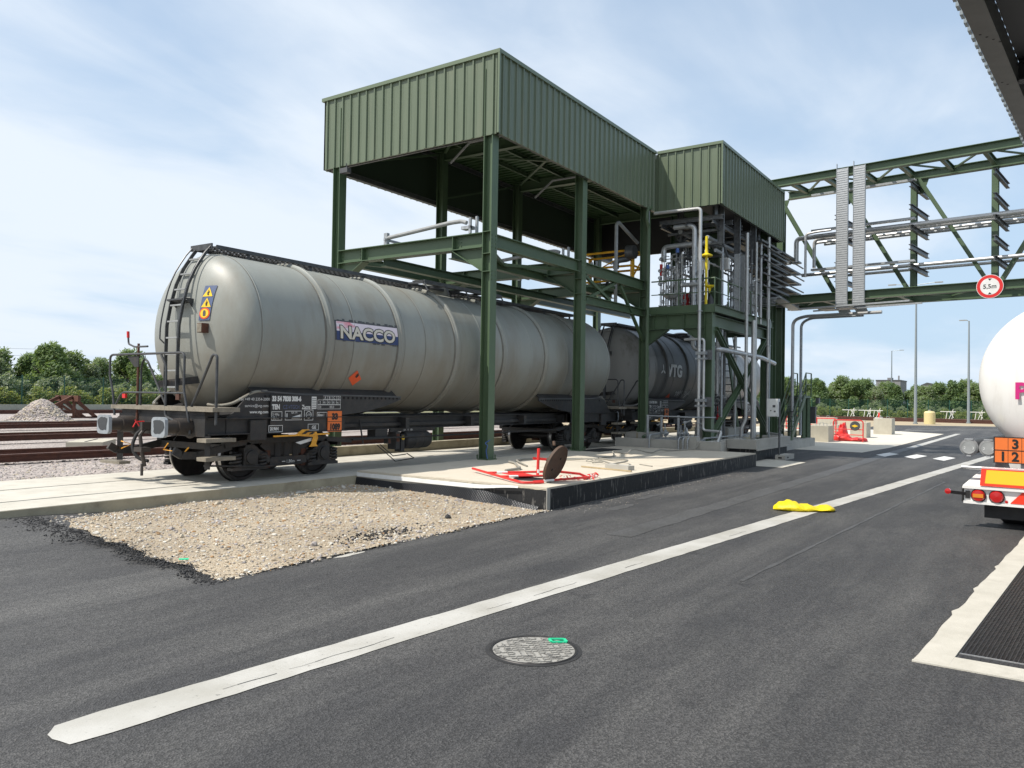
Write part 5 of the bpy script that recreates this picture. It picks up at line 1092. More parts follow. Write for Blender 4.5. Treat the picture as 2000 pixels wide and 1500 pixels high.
t = thing('fire_extinguisher', 'red fire extinguisher box on the deck behind the insulated riser', 'fire extinguisher', (26.6, 10.35, 4.95)); MB().cyl((26.6, 10.3, 4.95), (26.6, 10.3, 5.6), .12, 16).box(26.5, 26.7, 10.4, 10.62, 4.95, 5.75).build('body', 'red_paint', t); MB().cyl((26.6, 10.3, 5.6), (26.6, 10.3, 5.68), .04, 10).build('nozzle', 'black', t)
for i, y in enumerate((9.95, 9.72)):
    t = thing('gas_bottle', ('left dark gas bottle on the deck', 'right dark gas bottle on the deck')[i], 'gas bottle', (26.9, y, 4.95)); MB().lathe((26.9, y, 4.95), (0, 0, 1), [(0, 0), (0, .11), (.55, .11), (.65, .07), (.70, .03), (.75, .03), (.75, 0)], 16).build('bottle', 'dark_grey', t)
t = thing('tray_box', 'pale oblong grey drip tray at the left end of the deck', 'drip tray', (25.7, 10.9, 5.2)); MB().lathe((25.75, 10.7, 5.5), (0, 0, 1), [(0, 0), (0, .22), (.12, .30), (.14, .30), (.14, 0)], 20).build('bowl', 'pipe_steel', t)
# safety shower
t = thing('safety_shower', 'bright yellow safety shower post with eyewash bowl on the deck', 'safety shower', (25.45, 9.42, 5.1))
MB().tube([(25.3, 9.30, 5.1), (25.3, 9.30, 7.45)], .045, 10).build('post', 'yellow_paint', t); MB().lathe((25.3, 9.30, 6.78), (0, 0, 1), [(0, .20), (.04, .20), (.10, .06), (.4, .03)], 16).tube([(25.3, 9.30, 6.82), (25.3, 9.55, 6.82)], .03, 8).build('shower_head', 'yellow_paint', t); MB().lathe((25.3, 9.18, 5.75), (0, 0, 1), [(-.2, .02), (-.05, .05), (0, .16), (.04, .18)], 16).build('eyewash_bowl', 'yellow_paint', t)
MB().box(25.42, 25.45, 9.25, 9.65, 6.35, 6.65).build('sign_plate', 'white_dirty', t)
# stacked cable trays leaving the deck towards the pipe bridge
for i, z in enumerate((8.0, 7.5, 7.05, 6.6, 6.15)):
    t = thing('cable_tray', ('topmost', 'second', 'third', 'fourth', 'lowest')[i] + ' level tray of the stack between shed and pipe bridge', 'cable tray', (31, 9, z), 'stacked trays beside the shed')
    for y in (8.9, 9.35, 9.8): MB().channel((29.6 + .3 * i, y, z), (35.5, y, z), .34, .07, (0, 1, 0), .012).build('tray', 'galv_dark', t)
    MB().beam((34.6, 8.6, z - .08), (34.6, 10.2, z - .08), .05, .08).build('support', 'galv', t); MB().beam((31.8, 8.6, z - .08), (31.8, 10.2, z - .08), .05, .08).build('support', 'galv', t)
for i, (y, z) in enumerate(((8.62, 7.8), (8.58, 7.25), (8.6, 6.75), (8.6, 6.3))): pipe(('highest', 'second', 'third', 'lowest')[i] + ' thin bright pipe edging the stacked trays', [(29.4, y, z), (35.3, y, z - .04)], .03, 'galv_dark', 0)
t = thing('cable_bend', 'grey ladder tray bending down at the right end of the deck', 'cable tray', (31.5, 8.7, 5.9))
for k in range(10):
    a0 = k * .157; MB().beam((30.8 + .5 * math.cos(a0 + 1.57) + .5, 8.55, 5.6 + .45 * math.sin(a0 + 1.57)), (30.8 + .5 * math.cos(a0 + 1.57) + .5, 9.1, 5.6 + .45 * math.sin(a0 + 1.57)), .06, .02).build('rung', 'galv', t)
MB().channel((31.4, 8.8, 6.08), (35, 8.8, 5.9), .45, .06, (0, 1, 0)).build('tray', 'galv', t)
# ---------------------------------------------------------------- pipe bridge
MARK = set(o.name for o in COL.objects)
R = thing('pipe_bridge', 'green lattice pipe bridge crossing the road to the right', 'pipe bridge', (33.2, 9.2, 0))
XN, XF, ZT, ZL = 33.2, 35.5, 11.06, 6.15; YE = -14.0
for x, z in ((XN, ZT), (XF, ZT), (XN, ZL), (XF, ZL)): MB().ibeam((x, 9.6, z), (x, YE, z), .32, .28, tf=.02).build('chord', 'green_steel', R)
YP = [10.1, 7.31, 4.5, 1.69, -1.12, -3.93, -6.74, -9.55, -12.4]
for i, y in enumerate(YP):
    MB().ibeam((XN + .15, y, ZT + .02), (XF - .15, y, ZT + .02), .22, .16).build('cross_beam', 'green_steel', R); MB().ibeam((XN + .15, y, ZL - .02), (XF - .15, y, ZL - .02), .22, .16).build('cross_beam', 'green_steel', R)
    if i + 1 < len(YP):
        ym = (y + YP[i + 1]) / 2
        MB().ibeam((XN + .15, ym, ZT + .02), (XF - .15, ym, ZT + .02), .2, .14).build('cross_beam', 'green_steel', R)
        for z in (ZT, ZL):
            MB().beam((XN + .15, y - .05, z), (XF - .15, ym, z), .09, .05).build('brace', 'green_steel', R); MB().beam((XF - .15, ym, z), (XN + .15, YP[i + 1] + .05, z), .09, .05).build('brace', 'green_steel', R)
    if i > 0:
        if i != 0: MB().ibeam((XF, y, ZL + .16), (XF, y, ZT - .16), .22, .22, (1, 0, 0)).build('post', 'green_steel', R)
        for z in ([10.45, 9.57, 8.78, 8.02, 7.27] if i > 1 else [9.55, 8.78, 7.6, 7.0]):
            MB().ibeam((XF - 1.3, y - .20, z), (XF + 1.3, y - .20, z), .2, .13).build('cross_arm', 'galv_dark', R)
    if i + 1 < len(YP):
        up, dn = (y, YP[i + 1]) if i < 3 else (YP[i + 1], y)
        a, c = (XF - .02, up + (-.15 if i < 3 else .15), ZT - .2), (XF - .02, dn + (.15 if i < 3 else -.15), ZL + .2)
        d = MB().angle(a, c, .13, .012).angle(V(a) + V((-.16, 0, 0)), V(c) + V((-.16, 0, 0)), .13, .012).build('diagonal', 'green_steel', R)
        b = MB(); b.poly([(XF - .05, up, ZT - .17), (XF - .05, up + (-.55 if i < 3 else .55), ZT - .17), (XF - .05, up + (-.35 if i < 3 else .35), ZT - .75), (XF - .05, up, ZT - .75)], (.014, 0, 0)); b.build('gusset', 'green_steel', d)
for x, y in ((XN + .1, 9.45), (XF, 9.95)): MB().ibeam((x, y, .25), (x, y, ZT - .18), .36, .32, (1, 0, 0), .024, .016).build('leg', 'green_steel', R)
MB().ibeam((XN, -13.5, 0), (XN, -13.5, ZL - .17), .4, .36).build('leg', 'green_steel', R); MB().ibeam((XF, -13.5, 0), (XF, -13.5, ZL - .17), .4, .36).build('leg', 'green_steel', R)
# wide upright ladder trays hung on the near side
def meshtray(y, lb):
    t = thing('cable_tray', lb, 'cable tray', (XN - .2, y, ZL), 'upright trays on the pipe bridge'); x = XN - .22
    b = MB().box(x, x + .09, y - .225, y - .21, ZL - .35, ZT + .12).box(x, x + .09, y + .21, y + .225, ZL - .35, ZT + .32).build('side_rail', 'galv', t)
    MB().box(x + .02, x + .024, y - .209, y + .209, ZL - .35, ZT + .10).build('tray_bed', 'galv', t)
    c = MB()
    for k in range(60):
        z = ZL - .3 + k * .088
        c.box(x + .008, x + .019, y - .20, y + .20, z, z + .055)
    c.build('tray_ribs', 'tray_light', t)
    MB().poly([(x, y - .225, ZL - .352), (x, y + .225, ZL - .352), (x + .45, y + .225, ZL - .60), (x + .45, y - .225, ZL - .60)], (0.02, 0, -.03)).build('tray_foot', 'galv', t)
    return t
meshtray(6.47, 'left one of the two broad galvanised trays standing on the pipe bridge'); meshtray(5.83, 'right one of the two broad galvanised trays standing on the pipe bridge')
# pipes on the bridge
for i, (x, z, r, m_, y0) in enumerate(((XF - .9, 8.93, .10, 'stainless', 8.9), (XF + .35, 8.92, .06, 'stainless', 8.6), (XF - .45, 8.90, .07, 'stainless', 8.3), (XF + .75, 8.9, .07, 'galv', 8.3), (XF - .5, 7.41, .075, 'stainless', 8.8), (XF + .5, 7.40, .06, 'stainless', 8.2))):
    lb = ('thick bright pipe along the front of the bridge arms', 'thin pipe behind the posts of the bridge, upper level', 'second bright pipe on the upper bridge arms', 'rear galvanised pipe on the upper bridge arms', 'bright pipe along the lower bridge arms', 'thin rear pipe along the lower bridge arms')[i]
    pipe(lb, [(x, y0, z - 1.0 - .1 * i), (x, y0, z), (x, YE + 1, z)] if i in (0, 1, 2) else [(x, y0, z), (x, YE + 1, z)], r, m_, .2, n=12)
pipe('thin loop pipe rising beside the shed corner to the bridge', [(34.2, 8.35, 7.2), (34.2, 8.35, 9.0), (34.2, 7.9, 9.05), (34.2, 7.3, 9.05)], .05, 'stainless', .15)
pipe('outer of two grey pipes turning down behind the shed under the bridge', [(XF - .3, 5.6, 5.66), (XF - .3, 8.75, 5.66), (XF - .3, 9.25, 5.5), (XF - .3, 9.25, .5)], .07, 'stainless', .5)
pipe('inner of two grey pipes turning down behind the shed under the bridge', [(XF + .0, 6.4, 5.60), (XF + .0, 8.6, 5.60), (XF + .0, 9.0, 5.4), (XF + .0, 9.0, .5)], .06, 'galv', .5)
t = thing('cable_tray', 'horizontal galvanised tray along the upper bridge arms near the shed', 'cable tray', (XF - 1.1, 6, 10.6)); MB().channel((XF - 1.0, 8.2, 10.62), (XF - 1.0, 4.2, 10.62), .22, .08, (1, 0, 0)).build('tray', 'galv', t)
copy_thing(t, (XF - 1.1, 6, 9.1), label='horizontal galvanised tray beside the thick bridge pipe'); copy_thing(t, (XF - 1.1, 6, 7.45), label='horizontal galvanised tray on the lowest bridge arms')
t = thing('outrigger', 'thin bars sticking out below the foot of the two broad trays', 'bracket', (33, 6.5, 5.75)); MB().beam((32.6, 8.0, 5.68), (32.6, 3.9, 5.74), .05, .06).beam((33.1, 7.6, 5.62), (33.1, 3.6, 5.68), .05, .06).build('bar', 'galv', t); MB().box(32.5, 33.3, 6.6, 7.2, 5.60, 5.63).box(32.5, 33.3, 5.9, 6.5, 5.60, 5.63).build('plate', 'galv_dark', t)
# height limit sign
t = thing('height_sign', 'round red rimmed 5,5m height limit sign on the bridge', 'traffic sign', (XN - .2, 1.42, 6.2)); x = XN - .22
disc = lambda r, d: [(x - d, 1.42 + r * math.cos(a), 6.10 + r * math.sin(a)) for a in lin(0, 6.283 * 47 / 48, 47)]
MB().poly(disc(.415, 0), (.02, 0, 0)).build('sign_back', 'white_dirty', t); MB().poly(disc(.40, .003), (.002, 0, 0)).build('red_rim', 'sign_red', t); MB().poly(disc(.295, .006), (.002, 0, 0)).build('sign_face', 'white_dirty', t)
b = MB().text('5,5m', .21, lambda a, c: (x - .009, 1.42 - a, 6.03 + c), 'CENTER', bold=.004)
for s in (1, -1): b.sheet([(x - .009, 1.42 - .06, 6.10 + s * .275), (x - .009, 1.42 + .06, 6.10 + s * .275), (x - .009, 1.42, 6.10 + s * .20)])
b.build('sign_text', 'black', t); MB().beam((XN - .195, 1.42, 6.12), (XN - .142, 1.42, 6.12), .05, .3).build('bracket', 'galv', t)
# the bridge stands 7 degrees off square to the tracks: swing it and all it carries about its shed end
PIV = V((33.2, 9.2, 0)); SW = Matrix.Rotation(rad(-7.2), 4, 'Z')
for o in list(COL.objects):
    if o.name not in MARK and o.parent is None:
        o.location = PIV + (SW @ (o.location - PIV)); o.rotation_euler.z += rad(-7.2)
# ---------------------------------------------------------------- stair tower at the road side of the shed
t = thing('steel_stair', 'green steel stair with handrails rising beside the white cabinet', 'stair', (33, 8.3, 0))
for y in (8.62, 9.18): MB().beam((33.5, y, .30), (35.9, y, 2.22), .05, .22).build('stringer', 'green_steel', t)
for k in range(9): MB().box(33.6 + k * .26, 33.83 + k * .26, 8.65, 9.15, .50 + k * .205, .53 + k * .205).build('tread', 'galv_dark', t)
MB().box(35.9, 36.9, 8.62, 9.4, 2.14, 2.24).build('landing', 'green_steel', t)
for y in (8.6, 9.2): MB().tube([(33.6, y, 1.2), (35.9, y, 3.24), (36.85, y, 3.24)], .025, 8).tube([(33.6, y, .8), (35.9, y, 2.74), (36.85, y, 2.74)], .016, 8).cyl((33.6, y, .3), (33.6, y, 1.2), .025).cyl((34.7, y, 1.3), (34.7, y, 2.15), .025).cyl((35.9, y, 2.2), (35.9, y, 3.24), .03).cyl((36.85, y, 2.2), (36.85, y, 3.24), .03).build('handrail', 'green_steel', t)
for x, y in ((36.0, 8.72), (36.8, 8.72), (36.0, 9.3), (36.8, 9.3)): MB().beam((x, y, .2), (x, y, 2.18), .14, .14).build('leg', 'green_steel', t)
t = thing('steel_stair', 'steep dark green stair inside the frame under the deck', 'stair', (29.5, 10, .5))
for y in (9.9, 10.7): MB().beam((30.8, y, .5), (28.9, y, 4.9), .05, .2).build('stringer', 'green_steel', t); MB().tube([(31.2, y, 1.4), (29.3, y, 5.8)], .022, 8).build('handrail', 'green_steel', t)
for k in range(16): MB().box(30.6 - k * .115, 30.8 - k * .115, 9.93, 10.67, .75 + k * .26, .78 + k * .26).build('tread', 'galv_dark', t)
t = thing('junction_box', 'cluster of grey junction boxes on the landing of the road side stair', 'junction box', (36.9, 8.1, 1.2)); MB().box(37.0, 37.25, 8.45, 9.0, 1.0, 1.75).build('box', 'dark_grey', t); MB().box(37.0, 37.27, 8.3, 8.44, 1.9, 2.15).build('small_box', 'galv_dark', t); MB().beam((37.1, 8.7, .1), (37.1, 8.7, 1.0), .06, .06).build('post', 'galv_dark', t)
# white control cabinet
t = thing('control_cabinet', 'white control cabinet on a grey post at the corner of the bund', 'cabinet', (27.0, 7.5, 0))
MB().box(26.85, 27.15, 7.34, 7.70, 1.45, 2.05).build('housing', 'white_dirty', t); MB().box(26.835, 26.848, 7.36, 7.68, 1.47, 2.03).build('door', 'white_dirty', t)
MB().box(26.828, 26.834, 7.41, 7.50, 1.76, 1.84).box(26.828, 26.834, 7.40, 7.46, 1.6, 1.65).cyl((26.828, 7.56, 1.65), (26.834, 7.56, 1.65), .02).build('controls', 'dark_grey', t)
MB().beam((27.05, 7.33, 0), (27.05, 7.33, 1.95), .05, .05).build('post', 'galv_dark', t)
pipe('thin blue grey conduit post running up beside the control cabinet', [(28.0, 7.95, .7), (28.0, 7.95, 4.85)], .03, 'lamp_grey', 0)
# ---------------------------------------------------------------- platform in front of the canopy
PX0, PX1, PY0, PY1, PZ = 11.70, 23.76, 7.13, 11.705, 0.395
t = thing('loading_platform', 'low concrete platform with black coated sides in front of the canopy columns', 'platform', (17, 9.4, 0))
b = MB(); xs = [PX0, 15.2, 19.4, PX1]
top = MB()
for a, c in zip(xs, xs[1:]): top.box(a + (0.004 if a > PX0 else 0), c - .004 if c < PX1 else c, PY0, PY1, 0.0, PZ)
top.build('slab', 'platform_top', t, smooth=0)
MB().box(PX0 + .02, PX1 + .006, PY0 - .014, PY0 - .002, -0.02, PZ - .035).build('side_coating', 'bitumen', t, smooth=0)
MB().box(PX1 + .001, PX1 + .012, PY0 - .002, PY1, -.02, PZ - .03).build('end_coating', 'bitumen', t, smooth=0)
# crumbled edge and white edge strip over the dimpled membrane on the left end
b = MB(); n = 60
lo = []; hi = []
for i in range(n + 1):
    y = PY1 - (PY1 - PY0) * i / n; lo.append((PX0 - .004 - .006 * random.random(), y, PZ - .04 + random.uniform(-.012, .012))); hi.append((PX0 + .015 + .03 * random.random(), y, PZ + .003))
b.add(lo + hi, [(i, i + 1, n + 2 + i, n + 1 + i) for i in range(n)]).build('crumbled_edge', 'concrete_side', t, smooth=0)
b = MB(); pts = []
for i in range(n + 1):
    q = i / n; y = PY1 - (PY1 - .55 - PY0 + .55 * 0) * q; d = 0.012 + 0.02 * math.sin(q * 9) ** 2 + .05 * sm((q - .7) / .3); z1 = PZ - .03 - 0.02 * q + .045 * sm((q - .75) / .25); z0 = PZ - .11 - .02 * q + .09 * sm((q - .72) / .28)
    pts.append(((PX0 - d - .012, y, z0), (PX0 - d, y, z1)))
for (a, c), (e, f) in zip(pts, pts[1:]): b.add([a, e, f, c], [(0, 1, 2, 3)])
b.build('white_strip', 'white_dirty', t)
def dimple_mat():
    m = mat('membrane', (0.022, 0.025, 0.03), 0.32); q = m.node_tree; p = q.nodes['Principled BSDF']; L = q.links.new
    tc = N(q, 'ShaderNodeTexCoord'); mp = N(q, 'ShaderNodeMapping'); mp.inputs['Rotation'].default_value = (rad(45), 0, 0); mp.inputs['Scale'].default_value = (1, 26, 26); L(tc.outputs['Object'], mp.inputs[0])
    v = N(q, 'ShaderNodeTexVoronoi'); v.inputs['Scale'].default_value = 1.0; v.inputs['Randomness'].default_value = 0.0; L(mp.outputs[0], v.inputs['Vector'])
    r = N(q, 'ShaderNodeValToRGB'); r.color_ramp.elements[0].position = .18; r.color_ramp.elements[0].color = (.30, .31, .33, 1); r.color_ramp.elements[1].position = .38; r.color_ramp.elements[1].color = (.014, .016, .02, 1); L(v.outputs['Distance'], r.inputs[0]); L(r.outputs[0], p.inputs['Base Color'])
    bp = N(q, 'ShaderNodeBump'); bp.invert = True; bp.inputs['Strength'].default_value = 1; bp.inputs['Distance'].default_value = .015; L(v.outputs['Distance'], bp.inputs['Height']); L(bp.outputs[0], p.inputs['Normal'])
    M['membrane'] = m
dimple_mat()
b = MB(); n = 40
for i in range(n):
    def mp_(q):
        y = PY1 - 4.45 * q; return (PX0 - .03 - .025 * math.sin(q * 17) ** 2, y, PZ - .125 - .03 * math.sin(q * 6) ** 2 - .20 * sm((q - .72) / .28)), (PX0 - .075 - .04 * math.sin(q * 11) ** 2, y, 0.0)
    (a, c), (e, f) = mp_(i / n), mp_((i + 1) / n); b.add([a, e, f, c], [(0, 1, 2, 3)])
b.build('dimpled_membrane', 'membrane', t)
MB().box(PX0 - .012, PX0 - .001, PY0 + .0, PY0 + 1.6, -.02, PZ - .05).build('end_coating', 'bitumen', t, smooth=0)
MB().box(PX0 - .01, PX0 + .10, PY0 - .018, PY0 - .004, 0, PZ - .01).build('bare_corner', 'concrete', t, smooth=0)
for x, y, w, h, lb in ((20.6, 11.1, 1.5, .35, 'flat dark mat lying on the platform by the bund'),):
    tag(MB().box(x, x + w, y - h, y + h, PZ + .002, PZ + .016).build('rubber_mat', 'black_rubber'), lb, 'mat')
# manhole in the platform and its rusty lid standing on edge
tag(MB().lathe((12.72, 8.12, PZ), (0, 0, 1), [(.003, .0), (.003, .26), (.004, .33)], 28).build('manhole_opening', 'pit'), 'dark round manhole opening under the red barrier panel', 'manhole')
lid = thing('manhole_cover', 'rusty round manhole lid standing on edge on the platform', 'manhole lid', (12.75, 7.62, PZ))
nrm = V((0.06, -0.87, -0.36)).normalized(); lc = V((12.54, 7.46, PZ + .345))
MB().lathe(lc, nrm, [(-.03, 0), (-.03, .36), (.025, .37), (.03, .36), (.022, .345), (.022, 0)], 48).build('disc', 'lid_rust', lid)
b = MB(); u = nrm.orthogonal().normalized(); w = nrm.cross(u)
for k in range(2): b.cyl(lc + u * (.14 - .28 * k) + nrm * .02, lc + u * (.14 - .28 * k) + nrm * .026, .025, 10)
b.build('key_hole', 'pit', lid)
b = MB().cyl(lc + V((0, 0, .33)) - nrm * .03, lc + V((.02, .02, .40)) - nrm * .03, .03, 8).cyl(lc - nrm * .03 + w * .2, lc - nrm * .09 + w * .2, .04, 8).cyl(lc - nrm * .03 - w * .2 + u * .1, lc - nrm * .09 - w * .2 + u * .1, .04, 8); b.build('hinge', 'lid_rust', lid)
# fallen red and white barrier
t = thing('fallen_barrier', 'red and white barrier lying flat round the open manhole on the platform', 'barrier', (12.6, 8.4, PZ))
z = PZ + .05
MB().tube([(13.05, 9.75, z + .03), (11.98, 8.05, z), (11.85, 7.72, z - .02), (12.2, 7.50, z - .02)], .024, 8, fillet=.12).build('side_tube', 'barrier_red', t)
for (a, c) in (((12.68, 9.12, z + .01), (13.62, 8.30, z + .02)), ((12.33, 8.55, z), (13.15, 7.90, z)), ((12.05, 7.62, z - .01), (13.45, 7.22, z))):
    a, c = V(a), V(c); MB().tube([a, a + (c - a) * .16], .022, 8).tube([a + (c - a) * .34, c], .022, 8).build('cross_tube', 'barrier_red', t); MB().tube([a + (c - a) * .16, a + (c - a) * .34], .023, 8).build('white_sleeve', 'white', t)
MB().poly([(12.90, 8.92, z - .005), (13.22, 8.62, z - .005), (12.95, 8.12, z - .01), (12.62, 8.35, z - .01)], (0, 0, .012)).build('panel', 'barrier_red', t)
MB().tube([(13.35, 8.35, PZ + .02), (13.36, 8.34, PZ + .55)], .03, 8).build('upright', 'barrier_red', t); MB().tube([(13.355, 8.345, PZ + .06), (13.356, 8.344, PZ + .13)], .033, 8).build('white_sleeve', 'white', t)
MB().beam((13.4, 8.5, PZ + .34), (13.75, 8.1, PZ + .30), .03, .05).build('cross_tube', 'barrier_red', t)
t = thing('barrier_tape', 'crumpled red and white barrier chain trailing beside the manhole lid', 'barrier tape', (13.3, 7.4, PZ)); rr = random.Random(4)
for k in range(46):
    q = k / 45; x, y = 12.98 + 1.15 * q * .9 + rr.uniform(-.06, .06), 7.62 - .30 * math.sin(q * 3) + rr.uniform(-.07, .07) - .12 * q; zz = PZ + .02 + .05 * rr.random() * (1 + math.sin(q * 12))
    p = V((x, y, zz)); d = V((rr.uniform(-.06, .06), rr.uniform(-.06, .06), rr.uniform(-.02, .04))); MB().beam(p - d, p + d, .022, .010).build('tape_piece', 'white' if k % 3 == 2 else 'barrier_red', t)
MB().tube([(12.95, 7.60, PZ + .16), (13.4, 7.42, PZ + .10), (13.55, 7.30, PZ + .02)], .024, 8).build('tube_end', 'barrier_red', t)
t = thing('concrete_board', 'grey concrete kerb piece lying on the platform by the cable', 'kerb stone', (15.9, 7.75, PZ)); MB().beam((15.98, 8.12, PZ + .05), (15.80, 7.46, PZ + .05), .20, .10).build('stone', 'concrete', t); MB().box(15.82, 15.9, 7.8, 7.84, PZ + .1, PZ + .105).build('chip', 'concrete_side', t)
tag(MB().beam((15.72, 8.66, PZ + .02), (15.42, 7.28, PZ + .02), .035, .03).build('lath', 'wood'), 'thin wooden lath on the platform in front of the kerb piece', 'lath')
tag(MB().beam((17.3, 7.95, PZ + .01), (17.0, 7.5, PZ + .012), .03, .02).build('stick', 'rope'), 'short grey stick lying near the platform edge', 'stick')
def cable(lb, pts, r=.02, m='rope', name='cable'):
    q = []
    for i, p in enumerate(pts): q.append((p[0], p[1], PZ + (p[2] if len(p) > 2 else .02)))
    tag(MB().tube(q, r, 7, fillet=.25).build(name, m), lb, 'cable')
cable('grey cable curling from the bund pipes over the platform', [(23.9, 8.9, .3), (23.6, 8.95, .04), (22.5, 9.35), (21.6, 9.3, .10), (20.9, 9.25, .02), (20.6, 9.7, .16), (20.0, 9.6, .02), (19.7, 9.9, .13), (19.1, 9.5, .02), (18.3, 9.65), (17.9, 9.05), (17.4, 8.35, .10), (17.0, 8.1, .10), (16.4, 8.3, .04)])
cable('grey cable looping behind the standing manhole lid', [(14.9, 9.6, .02), (15.7, 10.45, .06), (16.6, 10.8, .02), (17.0, 10.3, .03), (17.15, 9.8), (17.2, 9.1, .10), (16.9, 8.6, .04), (16.5, 8.25, .04)])
cable('frayed end of grey strap on the platform left of the lid', [(13.6, 9.3, .03), (14.2, 9.3, .04), (14.5, 9.6, .05), (15.3, 10.2, .03), (15.5, 10.5, .03)], .028)
rr = random.Random(8)
cable('crinkled wire bundle between the two cable loops', [(16.4 + rr.uniform(-.12, .12) + .9 * i / 14, 8.5 + .35 * math.sin(i) * .5 + .06 * i, .03 + rr.random() * .07) for i in range(15)], .008)
cable('blue cord tied round the foot of the foremost canopy column', [(15.75, 11.32, .04), (15.74, 11.36, .25), (15.74, 11.30, .36), (15.74, 11.40, .42), (15.80, 11.28, .5)], .012, 'blue_paint', 'cord')
# ---------------------------------------------------------------- bunds, pedestal, small pump skid
t = thing('column_pedestal', 'square concrete pedestal under the third canopy column with a rust stain', 'pedestal', (25.25, 11.5, .3)); MB().box(24.75, 25.75, 11.05, 11.95, .2, .83).build('block', 'concrete', t, smooth=0); MB().poly([(24.745, 11.52, .83), (24.745, 11.44, .83), (24.745, 11.46, .45), (24.745, 11.49, .40), (24.745, 11.51, .5)], (.004, 0, 0)).build('rust_stain', 'concrete_side', t)
for x, y, lb in ((25.25, 9.15, 'concrete foot under the front column of the process shed'), (31.6, 9.15, 'concrete foot under the rear column of the process shed'), (33.3, 9.55, 'concrete foot under the leg of the pipe bridge')):
    tag(MB().box(x - .4, x + .4, y - .4, y + .4, .05, .455).build('concrete_pedestal', 'concrete', smooth=0), lb, 'pedestal')
t = thing('concrete_bund', 'low grey concrete bund wall at the far end of the platform', 'bund', (24, 10, .3))
MB().box(23.80, 24.06, 8.22, 11.85, .0, .67).build('front_wall', 'concrete', t, smooth=0); MB().box(24.062, 27.5, 8.6, 8.85, 0.0, .66).build('side_wall', 'concrete', t, smooth=0); MB().box(23.76, 24.10, 9.0, 9.42, .0, .80).build('pier', 'concrete', t, smooth=0); MB().box(24.07, 30.5, 8.86, 11.6, .0, .40).build('bund_floor', 'concrete', t, smooth=0)
t = thing('concrete_bund', 'pale concrete bund trough with dark base beside the white cabinet', 'bund', (27.5, 8, 0))
MB().box(25.45, 25.70, 7.62, 8.58, .40, .70).box(25.702, 29.6, 7.62, 7.86, .40, .70).box(29.35, 29.6, 7.862, 8.58, .40, .70).build('trough_wall', 'concrete', t, smooth=0); MB().box(25.55, 29.5, 7.72, 8.57, .0, .398).build('base', 'bitumen', t, smooth=0); MB().box(25.40, 29.65, 7.56, 7.60, .36, .42).build('lip', 'concrete', t, smooth=0)
tag(MB().box(30.3, 37.0, 8.45, 9.6, 0, .36).build('concrete_plinth', 'concrete', smooth=0), 'low concrete plinth at the foot of the road side stair', 'plinth')
tag(MB().box(28.6, 30.4, 9.6, 10.9, .4, .95).build('equipment_plinth', 'concrete', smooth=0), 'square concrete plinth below the deck stair', 'plinth')
t = thing('foot_block', 'small loose concrete foot block with slots lying on the asphalt before the trough', 'concrete block', (27.5, 7.3, 0)); MB().box(26.9, 28.1, 7.1, 7.42, 0, .16).build('block', 'concrete', t, smooth=0); MB().box(26.895, 26.899, 7.2, 7.32, .05, .10).box(27.2, 27.35, 7.095, 7.099, .05, .10).build('slot', 'pit', t)
t = thing('pump_skid', 'small galvanised pump and valve skid standing on the bund beside the slim pipes', 'pump skid', (24.6, 10.2, .4))
for x, y in ((24.3, 10.9), (24.4, 10.45), (24.5, 9.9)): MB().beam((x, y, .4), (x, y, 1.45), .07, .05).build('post', 'galv', t)
MB().tube([(24.3, 10.9, 1.42), (24.5, 9.4, 1.40), (25.2, 8.9, 1.40)], .022, 8).build('top_rail', 'galv', t)
MB().box(24.2, 24.6, 9.0, 10.6, .66, .70).build('base_frame', 'galv', t)
for y in (10.3, 9.75, 9.6):
    MB().lathe((24.35, y, .86), (0, 1, 0), [(-.12, 0), (-.12, .05), (-.05, .06), (-.04, .12), (.0, .12), (.01, .06), (.12, .05), (.12, 0)], 16).tube([(24.35, y, .86), (24.35, y, 1.15)], .02, 7).build('pump_body', 'galv', t)
MB().lathe((24.3, 9.55, .92), (.6, -.8, 0), [(-.02, .10), (-.02, .15), (.02, .15), (.02, .10)], 20).build('hand_wheel', 'galv', t)
MB().tube([(24.35, 9.62, 1.0), (24.35, 9.62, 1.22), (24.35, 9.4, 1.3)], .03, 8).cyl((24.35, 9.62, 1.2), (24.35, 9.62, 1.28), .06).build('valve_stem', 'galv', t)
for i, (y, h) in enumerate(((10.55, .42), (9.55, .36), (9.40, .36), (9.25, .36))):
    pipe(('lone thin pipe stub rising from the platform before the bund', 'left of three hooked thin pipes coming over the bund wall', 'middle of three hooked thin pipes coming over the bund wall', 'right of three hooked thin pipes coming over the bund wall')[i], [(23.66, y, PZ), (23.66, y, PZ + h), (24.3, y - .1, PZ + h + .03)], .028, 'galv', .12)
pipe('low grey pipe along the bund floor towards the plinth', [(24.4, 9.0, .73), (28.6, 8.95, .73)], .03, 'grey_paint', 0)
# ---------------------------------------------------------------- the road tanker at the right edge
a = -0.098; TX, TY = 14.5, -0.36
T = thing('road_tanker', 'white road tanker trailer seen from behind at the right edge', 'tanker trailer', (0, 0, 0)); T.location = (TX, TY, 0); T.rotation_euler = (0, 0, a); ORG[T.name] = V((0, 0, 0))
TK = MB().lathe((0, 0, 2.36), (1, 0, 0), [(-.02, 0), (-.01, .3), (.04, .65), (.13, .95), (.26, 1.15), (.40, 1.26), (.55, 1.285), (11.0, 1.285), (11.3, 1.1), (11.4, 0)], 80).build('tank', 'trailer_white', T, smooth=50)
MB().text('P', .36, lambda x, y: (-.025 + .115 * max(0, abs(x - .72) - 0) ** 2 - .10 + .09, -(x - .72), 2.06 + y), bold=.010).build('letter', 'magenta', TK)
MB().box(.6, 11, -1.0, 1.0, .92, 1.15).box(.9, 11, -1.05, -.95, .75, 1.0).build('chassis', 'dark_grey', T)
